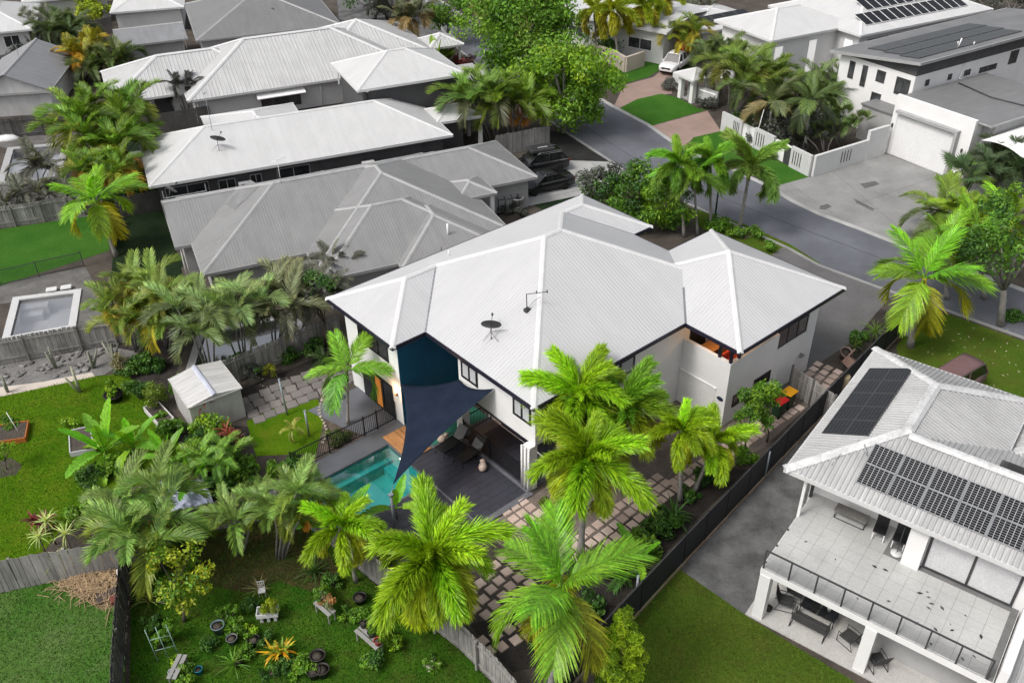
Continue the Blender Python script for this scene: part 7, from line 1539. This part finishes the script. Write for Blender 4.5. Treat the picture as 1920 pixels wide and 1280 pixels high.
# crumpled reflective cloth
R_ = random.Random(9); mb = MB(); c0, c1, c2, c3 = G(292, 905, .8), G(378, 886, .8), G(402, 945, .3), G(310, 962, .3); N = 16
for i in range(N + 1):
    for j in range(N + 1):
        p = c0.lerp(c1, i / N).lerp(c3.lerp(c2, i / N), j / N); mb.v.append((p.x, p.y, p.z + R_.uniform(-.07, .07) + .12 * sin(i * .9) * sin(j * .7)))
for i in range(N):
    for j in range(N): mb.f.append([i*(N+1)+j, (i+1)*(N+1)+j, (i+1)*(N+1)+j+1, i*(N+1)+j+1])
o = mb.build('ground_cloth', M('cloth_silver', (.42, .45, .58), .45, .2, 3, 14, .25, spec=.5)); tag(o, 'crumpled silvery cloth draped under the cane palms by the fence', 'cloth'); so3 = o.modifiers.new('t', 'SOLIDIFY'); so3.thickness = .02
# straw heap and scraps at lower left
R_ = random.Random(5); mb = MB()
for i in range(900):
    g = G(R_.gauss(180, 32), R_.gauss(1092, 18)); a = R_.uniform(0, pi); l = R_.uniform(.15, .5); z = R_.uniform(.03, .28) * max(.1, 1 - ((g.x + 18.3) ** 2 + (g.y - 26.4) ** 2) / 6); mb.bar((g.x - l * cos(a), g.y - l * sin(a), z), (g.x + l * cos(a), g.y + l * sin(a), z + R_.uniform(-.05, .1)), .018, .012)
o = mb.build('straw_heap', M('straw_stalks', (.42, .30, .18), .9, .3, 5, 30, .3)); tag(o, 'heap of dry straw clippings against the fence corner', 'straw', kind='stuff')
for k, (p, c, lab, dm) in enumerate((((205, 1118), (.07, .055, .05), 'brown folded tarp on the straw heap', (1.0, .6, .12)), ((221, 1128), (.16, .05, .04), 'dark red crate at the foot of the dark fence', (.5, .4, .25)), ((230, 1085), (.66, .64, .62), 'white bag slumped against the dark fence', (.3, .5, .4)))):
    r = empty(('tarp', 'crate', 'bag')[k], G(*p), .5, lab, ('tarp', 'crate', 'bag')[k]); o = inst('body', MB().box((0, 0, dm[2] / 2 + .06), dm).mesh('body', objmat), r, color=c); bevel(o, .05, 3)
    o2 = inst('fold', MB().box((.1, .05, dm[2] + .08), (dm[0] * .6, dm[1] * .5, .07), .3).mesh('fold', objmat), r, color=tuple(x * 1.3 for x in c)); bevel(o2, .03)
# ================================================================== potted garden (bottom left centre)
GP_ = [((412, 1185), .27, .5, (.16, .22, .24), 'grey blue bucket at the left of the pot cluster'), ((437, 1205), .22, .35, (.14, .15, .15), 'grey pot in the middle of the pot cluster'), ((478, 1208), .24, .4, (.02, .02, .02), 'black pot with a red flower at the right of the pot cluster'),
       ((448, 1245), .2, .3, (.02, .02, .02), 'black pot under the spiky green plant'), ((598, 1240), .30, .45, (.035, .032, .028), 'upper empty black pot near the fence side of the lawn'), ((606, 1265), .28, .42, (.035, .032, .028), 'lower empty black pot near the fence side of the lawn'), ((590, 1268), .26, .4, (.03, .028, .026), 'empty black pot tucked left of the other two'),
       ((374, 1262), .16, .3, (.02, .22, .32), 'turquoise bucket standing alone on the lawn'), ((325, 1265), .15, .25, (.55, .55, .58), 'white pot on the garden bench by the trellis'), ((676, 1128), .28, .35, (.02, .02, .02), 'black tyre-like pot at the foot of the fence')]
for i, (p, r_, h_, c, lab) in enumerate(GP_): pot(lab, p, r_, h_, c)
for i, (p, w_, h_, pal, lab) in enumerate((((445, 1190), .5, .9, PAL_MID, 'tall leafy weeds behind the pot cluster'), ((470, 1195), .4, .8, PAL_LIME, 'light green herbs in the pot cluster'), ((500, 1205), .45, .6, PAL_DEEP, 'mixed flowers beside the yellow croton'), ((415, 1178), .35, .5, PAL_MID, 'low leaves beside the grey blue bucket'), ((560, 1262), .5, .5, PAL_MID, 'flowering weeds near the bottom edge'), ((505, 1265), .5, .4, PAL_DEEP, 'low herbs at the bottom edge'), ((610, 1120), .35, .9, PAL_LIME, 'vine on the tripod by the fence'), ((690, 1245), .4, .5, PAL_MID, 'seedlings in front of the potting bench'), ((300, 1215), .35, 1.0, PAL_MID, 'climbing bean plant on the green trellis'), ((335, 1245), .35, .5, PAL_LIME, 'leafy pot plants below the trellis'))): shrub(lab, p, w_, h_, pal, 8, 60, .13, 430 + i)
for i, (p, w_, h_, pal, lab) in enumerate((((430, 1170), .6, 1.1, PAL_MID, 'feathery tall herb at the top of the pot cluster'), ((395, 1215), .5, .7, PAL_DEEP, 'dark seedling tray plants left of the spiky plant'), ((465, 1230), .5, .6, PAL_MID, 'leafy pot plant between the spiky plant and croton'), ((540, 1250), .5, .5, PAL_DEEP, 'low weeds right of the croton'), ((575, 1255), .6, .6, PAL_MID, 'straggly weeds left of the black pots'), ((625, 1100), .5, .8, PAL_DEEP, 'dark bush by the fence above the far bench'), ((655, 1160), .5, .6, PAL_MID, 'leafy pots between the two slatted benches'), ((700, 1245), .6, .7, PAL_DEEP, 'leafy weeds below the potting bench'), ((740, 1215), .4, .7, PAL_LIME, 'bright seedling by the fence and potting bench'), ((315, 1200), .5, 1.4, PAL_MID, 'tall leafy climber beside the lemon tree'), ((352, 1275), .5, .7, PAL_MID, 'leafy weeds at the bottom edge by the trellis'), ((470, 1140), .4, .5, PAL_DEEP, 'small dark shrub left of the white planter'), ((290, 1180), .5, .9, PAL_DEEP, 'shaded bush at the foot of the dark fence'))): shrub(lab, p, w_, h_, pal, 11, 70, .14, 480 + i)
tl = empty('trellis', G(322, 1235), .3, 'pale green trellis frame leaning over the garden bench', 'trellis'); mt = MB()
for i in range(3): mt.tube([(-.5 + i * .4, 0, 0), (-.7 + i * .4, .5, 1.5)], .02, 5)
mt.tube([(-.55, .2, .5), (.2, .2, .5)], .018, 5).tube([(-.6, .35, 1.0), (.15, .35, 1.0)], .018, 5); inst('frame', mt.mesh('frame', M('mint', (.22, .34, .28), .5)), tl)
def bench(label, px, L, rz, h=.6, col=(.30, .295, .285)):
    r = empty('potting_bench', G(*px), rz, label, 'bench', 'garden benches')
    for k in range(2): inst('slat', MB().box((0, -.12 + k * .22, h), (L * .8, .17, .03)).mesh('slat', objmat), r, color=col)
    for x in (-L * .4 + .1, L * .4 - .1):
        for y in (-.15, .15): inst('leg', MB().box((x, y, h / 2), (.05, .05, h)).mesh('leg', objmat), r, color=col)
    return r
bench('white slatted bench loaded with pots near the fence', (694, 1212), 1.7, -.75); bench('white slatted bench with orange pots below the cane palms', (612, 1155), 1.3, -.75); bench('grey bench with pots under the green trellis', (336, 1262), 1.4, 1.45, .45)
wb_ = empty('white_planter', G(505, 1160), .12, 'white rectangular planter on blocks with a yellow-green bush', 'planter')
inst('box', MB().span(-.55, .55, -.3, .3, .45, .5).span(-.55, .55, -.3, -.26, .5, .72).span(-.55, .55, .26, .3, .5, .72).span(-.55, -.51, -.26, .26, .5, .72).span(.51, .55, -.26, .26, .5, .72).mesh('box', wall_pale), wb_)
for x in (-.35, 0, .35): inst('block', MB().box((x, 0, .225), (.15, .4, .45)).mesh('block', wall_pale), wb_); wb_.scale = (.8, .8, .8)
shrub('fine yellow-green bush in the white planter', G(505, 1160) + Vector((0, 0, .45)), .5, .55, [(.22, .27, .012), (.17, .23, .012)], 9, 110, .12, 450, flat=.25, long=1.4)
chb = empty('garden_chair', G(493, 1110), .2, 'small white slatted chair back among the dry grass', 'chair'); mcb = MB()
for i in range(4): mcb.box((-.18 + i * .12, 0, .75), (.03, .03, .5))
for z in (.55, .78, 1.0): mcb.box((0, 0, z), (.42, .03, .03))
mcb.box((0, -.2, .42), (.42, .42, .03)); inst('back', mcb.mesh('back', wall_pale), chb); chb.scale = (.7, .7, .7)
for x in (-.18, .18):
    for y in (-.38, 0): inst('leg', MB().box((x, y, .21), (.03, .03, .42)).mesh('leg', wall_pale), chb)
rosette('pale dry grass tuft around the white chair back', (486, 1108), 30, .8, [(.40, .32, .20), (.30, .26, .14), (.26, .28, .12)], 'strap', .1, 452, emin=10, spread=.4)
for i, (p, c) in enumerate((((685, 1192), (.02, .02, .02)), ((700, 1210), (.03, .03, .03)), ((712, 1225), (.45, .05, .04)))): pot(('black nursery pot at the upper end of the potting bench', 'black nursery pot in the middle of the potting bench', 'red pot at the lower end of the potting bench')[i], G(*p) + Vector((0, 0, .62)) , .16, .25, c)
for i, p in enumerate(((688, 1180), (706, 1200), (722, 1215), (605, 1140), (620, 1152))): shrub(('herbs at the upper end of the potting bench', 'herbs in the middle of the potting bench', 'bright herbs at the lower end of the potting bench', 'grey-green herbs on the far slatted bench', 'orange tinted succulents on the far slatted bench')[i], G(*p) + Vector((0, 0, .6)), .42, .6, (PAL_MID, PAL_MID, PAL_LIME, PAL_GREY + PAL_MID, [(.30, .14, .05), (.12, .16, .06)])[i], 9, 70, .12, 460 + i)
# ================================================================== right neighbour furniture
def rl(u, v, z): return Vector((RX + u * cos(RYAW) + v * sin(RYAW), RY + u * sin(RYAW) - v * cos(RYAW), z))
mesh_dark = M('sling', (.055, .055, .056), .7, .15)
def sling_chair(label, u, v, z, rz, W=.6, cat='chair', name='patio_chair', grp='patio chairs under the balcony'):
    r = empty(name, rl(u, v, z), RYAW + rz, label, cat, grp)
    o = inst('seat', MB().box((0, 0, .38), (W, .55, .03), 0, 0, .08).mesh('seat', mesh_dark), r); o = inst('backrest', MB().box((0, .36, .66), (W, .03, .62), 0, 0, -.3).mesh('backrest', mesh_dark), r)
    for s in (-1, 1): inst('side_frame', MB().tube([(s * W / 2, -.32, .02), (s * W / 2, -.32, .55), (s * W / 2, .28, .58)], .018, 5).tube([(s * W / 2, -.32, .02), (s * W / 2, .42, .02), (s * W / 2, .26, .42), (s * W / 2, .46, .95)], .018, 5).mesh('side_frame', dark_metal), r)
    return r
sling_chair('sling chair nearest the white column under the balcony', 1.75, 12.75, .06, 1.9); sling_chair('sling bench facing the black coffee table under the balcony', 3.0, 13.2, .06, pi, 1.4, 'bench', 'patio_bench'); sling_chair('sling chair half behind the second white column', 4.5, 12.9, .06, -1.9); sling_chair('sling chair at the back of the patio beside the first', 1.9, 12.0, .06, 1.6)
sling_chair('sling chair in shade right of the second column', 5.75, 13.3, .06, -2.3)
ct = empty('coffee_table', rl(3.05, 12.35, .06), RYAW, 'black glass coffee table under the balcony', 'table')
for x in (-.38, .38): inst('glass_top', MB().box((x, 0, .42), (.7, .7, .03)).mesh('glass_top', glass), ct)
for x in (-.7, .7):
    for y in (-.3, .3): inst('leg', MB().box((x, y, .2), (.04, .04, .4)).mesh('leg', dark_metal), ct)
inst('frame', MB().box((0, 0, .38), (1.5, .05, .04)).mesh('frame', dark_metal), ct); pot('small dark pot on the patio beside the white column', rl(1.3, 13.35, .06), .14, .2, (.03, .03, .03))
fl = empty('flower_vase', rl(3.4, 12.3, .51), 0, 'small pale flower vase on the black coffee table', 'vase'); inst('vase', MB().lathe([(.05, 0), (.08, .1), (.05, .18)], 10).mesh('vase', grey_metal), fl); inst('flowers', leaf_cloud(random.Random(3), [(Vector((0, 0, .25)), .12)], 40, .08, [(.6, .6, .6), (.3, .3, .3)]).mesh('flowers', leafv), fl)
bn = empty('balcony_bench', rl(2.7, 9.35, 2.88), RYAW, 'worn timber topped bench against the balcony wall', 'bench'); inst('top', MB().box((0, 0, .45), (1.35, .5, .07)).mesh('top', wood_mat('bench_grey', (.22, .21, .20))), bn)
for x in (-.62, .62): inst('leg_frame', MB().tube([(x, -.2, .42), (x, -.2, 0), (x, .2, 0), (x, .2, .42)], .018, 5).mesh('leg_frame', dark_metal), bn)
inst('stretcher', MB().bar((-.62, -.2, .02), (.62, -.2, .02), .03).bar((-.62, .2, .02), (.62, .2, .02), .03).mesh('stretcher', dark_metal), bn)
for u, lab in ((3.95, 'black dining chair next to the balcony bench'), (4.75, 'black dining chair next to the umbrella base')):
    r = empty('balcony_chair', rl(u, 9.5, 2.88), RYAW + .1, lab, 'chair', 'black chairs on the balcony'); inst('seat', MB().box((0, -.05, .45), (.5, .5, .06)).mesh('seat', black_metal), r); inst('backrest', MB().box((0, .22, .78), (.48, .05, .65), 0, 0, -.12).mesh('backrest', black_metal), r)
    for x in (-.22, .22):
        for y in (-.27, .18): inst('leg', MB().box((x, y, .22), (.035, .035, .44)).mesh('leg', white_metal), r)
ub = empty('umbrella_base', rl(4.85, 10.0, 2.88), 0, 'round pale umbrella base with thin pole on the balcony', 'umbrella base'); inst('disc', MB().lathe([(.24, 0), (.24, .06), (.1, .1)], 18).mesh('disc', cap_worn), ub); inst('pole', MB().tube([(0, 0, .1), (0, 0, 1.5)], .02, 6).mesh('pole', dark_metal), ub)
R_ = random.Random(31)
def litter(name, label, pts, pal, s0, s1, z, group):
    for k, p in enumerate(pts):
        s = R_.uniform(s0, s1); mb = MB(); a = R_.uniform(0, 6.28); mb.add([(-s, 0, 0), (0, s * .45, .012), (s, 0, .004), (0, -s * .45, .012)], [(0, 1, 2, 3)])
        o = mb.build(name, objmat, None, (p.x, p.y, z + .006), a, color=R_.choice(pal)); tag(o, label, 'leaf', group)
litter('fallen_leaf', 'dry leaf lying on the balcony tiles', [rl(R_.uniform(6.2, 8.8), R_.uniform(11.2, 13.6), 0) for _ in range(18)] + [rl(R_.uniform(1.5, 6), R_.uniform(10.5, 13.7), 0) for _ in range(7)], [(.04, .04, .04), (.1, .1, .1)], .04, .14, 2.88, 'leaves on the balcony')
litter('fallen_leaf', 'pale fallen leaf on the verge beside the red van', [G(R_.uniform(1740, 1920), R_.uniform(615, 735)) for _ in range(55)], [(.32, .30, .15), (.38, .38, .18), (.5, .46, .3)], .05, .11, .014, 'leaves on the verge')
litter('fallen_leaf', 'brown dry leaf on the side garden soil', [HL(R_.uniform(3, 19), R_.uniform(14.2, 18.5)) for _ in range(50)], [(.16, .10, .06), (.22, .15, .09), (.09, .06, .045)], .06, .16, .02, 'leaves on the side garden soil')
litter('fallen_leaf', 'pale leaf fleck on the dark bed behind the shed', [G(R_.uniform(450, 600), R_.uniform(705, 745)) for _ in range(22)], [(.5, .46, .4), (.3, .26, .2)], .05, .1, .012, 'leaves behind the shed')
# patio seats behind the rib-roofed house
for i, (p, lab) in enumerate((((288, 205), 'white patio chair left of the far patio table'), ((313, 200), 'white patio chair right of the far patio table'))):
    r = empty('patio_chair', G(*p), .4 + i * 2, lab, 'chair', 'white chairs on the far patio'); inst('seat', MB().box((0, 0, .45), (.5, .5, .05)).mesh('seat', white_metal), r); inst('backrest', MB().box((0, .25, .75), (.5, .05, .55)).mesh('backrest', white_metal), r)
    for x in (-.2, .2):
        for y in (-.2, .2): inst('leg', MB().box((x, y, .22), (.04, .04, .44)).mesh('leg', white_metal), r)
r = empty('patio_table', G(300, 198), .42, 'pale table on the far patio below the ribbed roof', 'table'); inst('top', MB().box((0, 0, .74), (1.6, .9, .05)).mesh('top', white_metal), r)
for x in (-.7, .7):
    for y in (-.35, .35): inst('leg', MB().box((x, y, .36), (.05, .05, .72)).mesh('leg', white_metal), r)
bt = empty('upturned_dinghy', G(14, 262), .2, 'small upturned white dinghy by the dark fence in the top left yard', 'dinghy'); inst('hull', MB().lathe([(1.0, 0), (.95, .15), (.6, .4), (.01, .5)], 16).mesh('hull', white_metal), bt, scale=(1.1, .5, 1)); inst('keel', MB().box((0, 0, .5), (1.4, .05, .06)).mesh('keel', grey_metal), bt)
for i, p in enumerate(((138, 298), (153, 300), (146, 305))): o = inst('pool_float', MB().lathe([(.01, .0), (.28, .03), (.3, .12), (.12, .2), (.01, .2)], 14).mesh('pool_float', white_metal), None, G(*p)); tag(o, 'small round white float on the dirt beside the top left pool', 'float', 'white floats beside the pool')
tub = empty('pool_lounger', G(112, 545), .3, 'pair of pale pool cushions at the edge of the left pool', 'cushion')
for x in (-.45, .45): o = inst('cushion', MB().box((x, 0, .2), (.7, .5, .12)).mesh('cushion', wall_pale), tub); bevel(o, .06, 3)
kp = empty('swing_frame', G(222, 430), .5, 'dark ladder-like frame beside the rail fence', 'ladder'); mk = MB()
for s in (0, .5): mk.bar((s, 0, 0), (s + .1, .9, 1.4), .05)
for i in range(4): mk.bar((0 + .02 * i, .2 * i + .1, .3 * i + .2), (.5 + .02 * i, .2 * i + .1, .3 * i + .2), .04)
inst('frame', mk.mesh('frame', dark_metal), kp)
bx9 = empty('ac_unit', G(262, 318), .4, 'white box on a stand beside the end of the long white roof', 'box'); inst('cabinet', MB().box((0, 0, 1.2), (.9, .7, .6)).mesh('cabinet', white_metal), bx9); inst('stand', MB().bar((-.3, -.2, 0), (-.3, -.2, .9), .05).bar((.3, -.2, 0), (.3, -.2, .9), .05).bar((.3, .2, 0), (.3, .2, .9), .05).mesh('stand', white_metal), bx9)
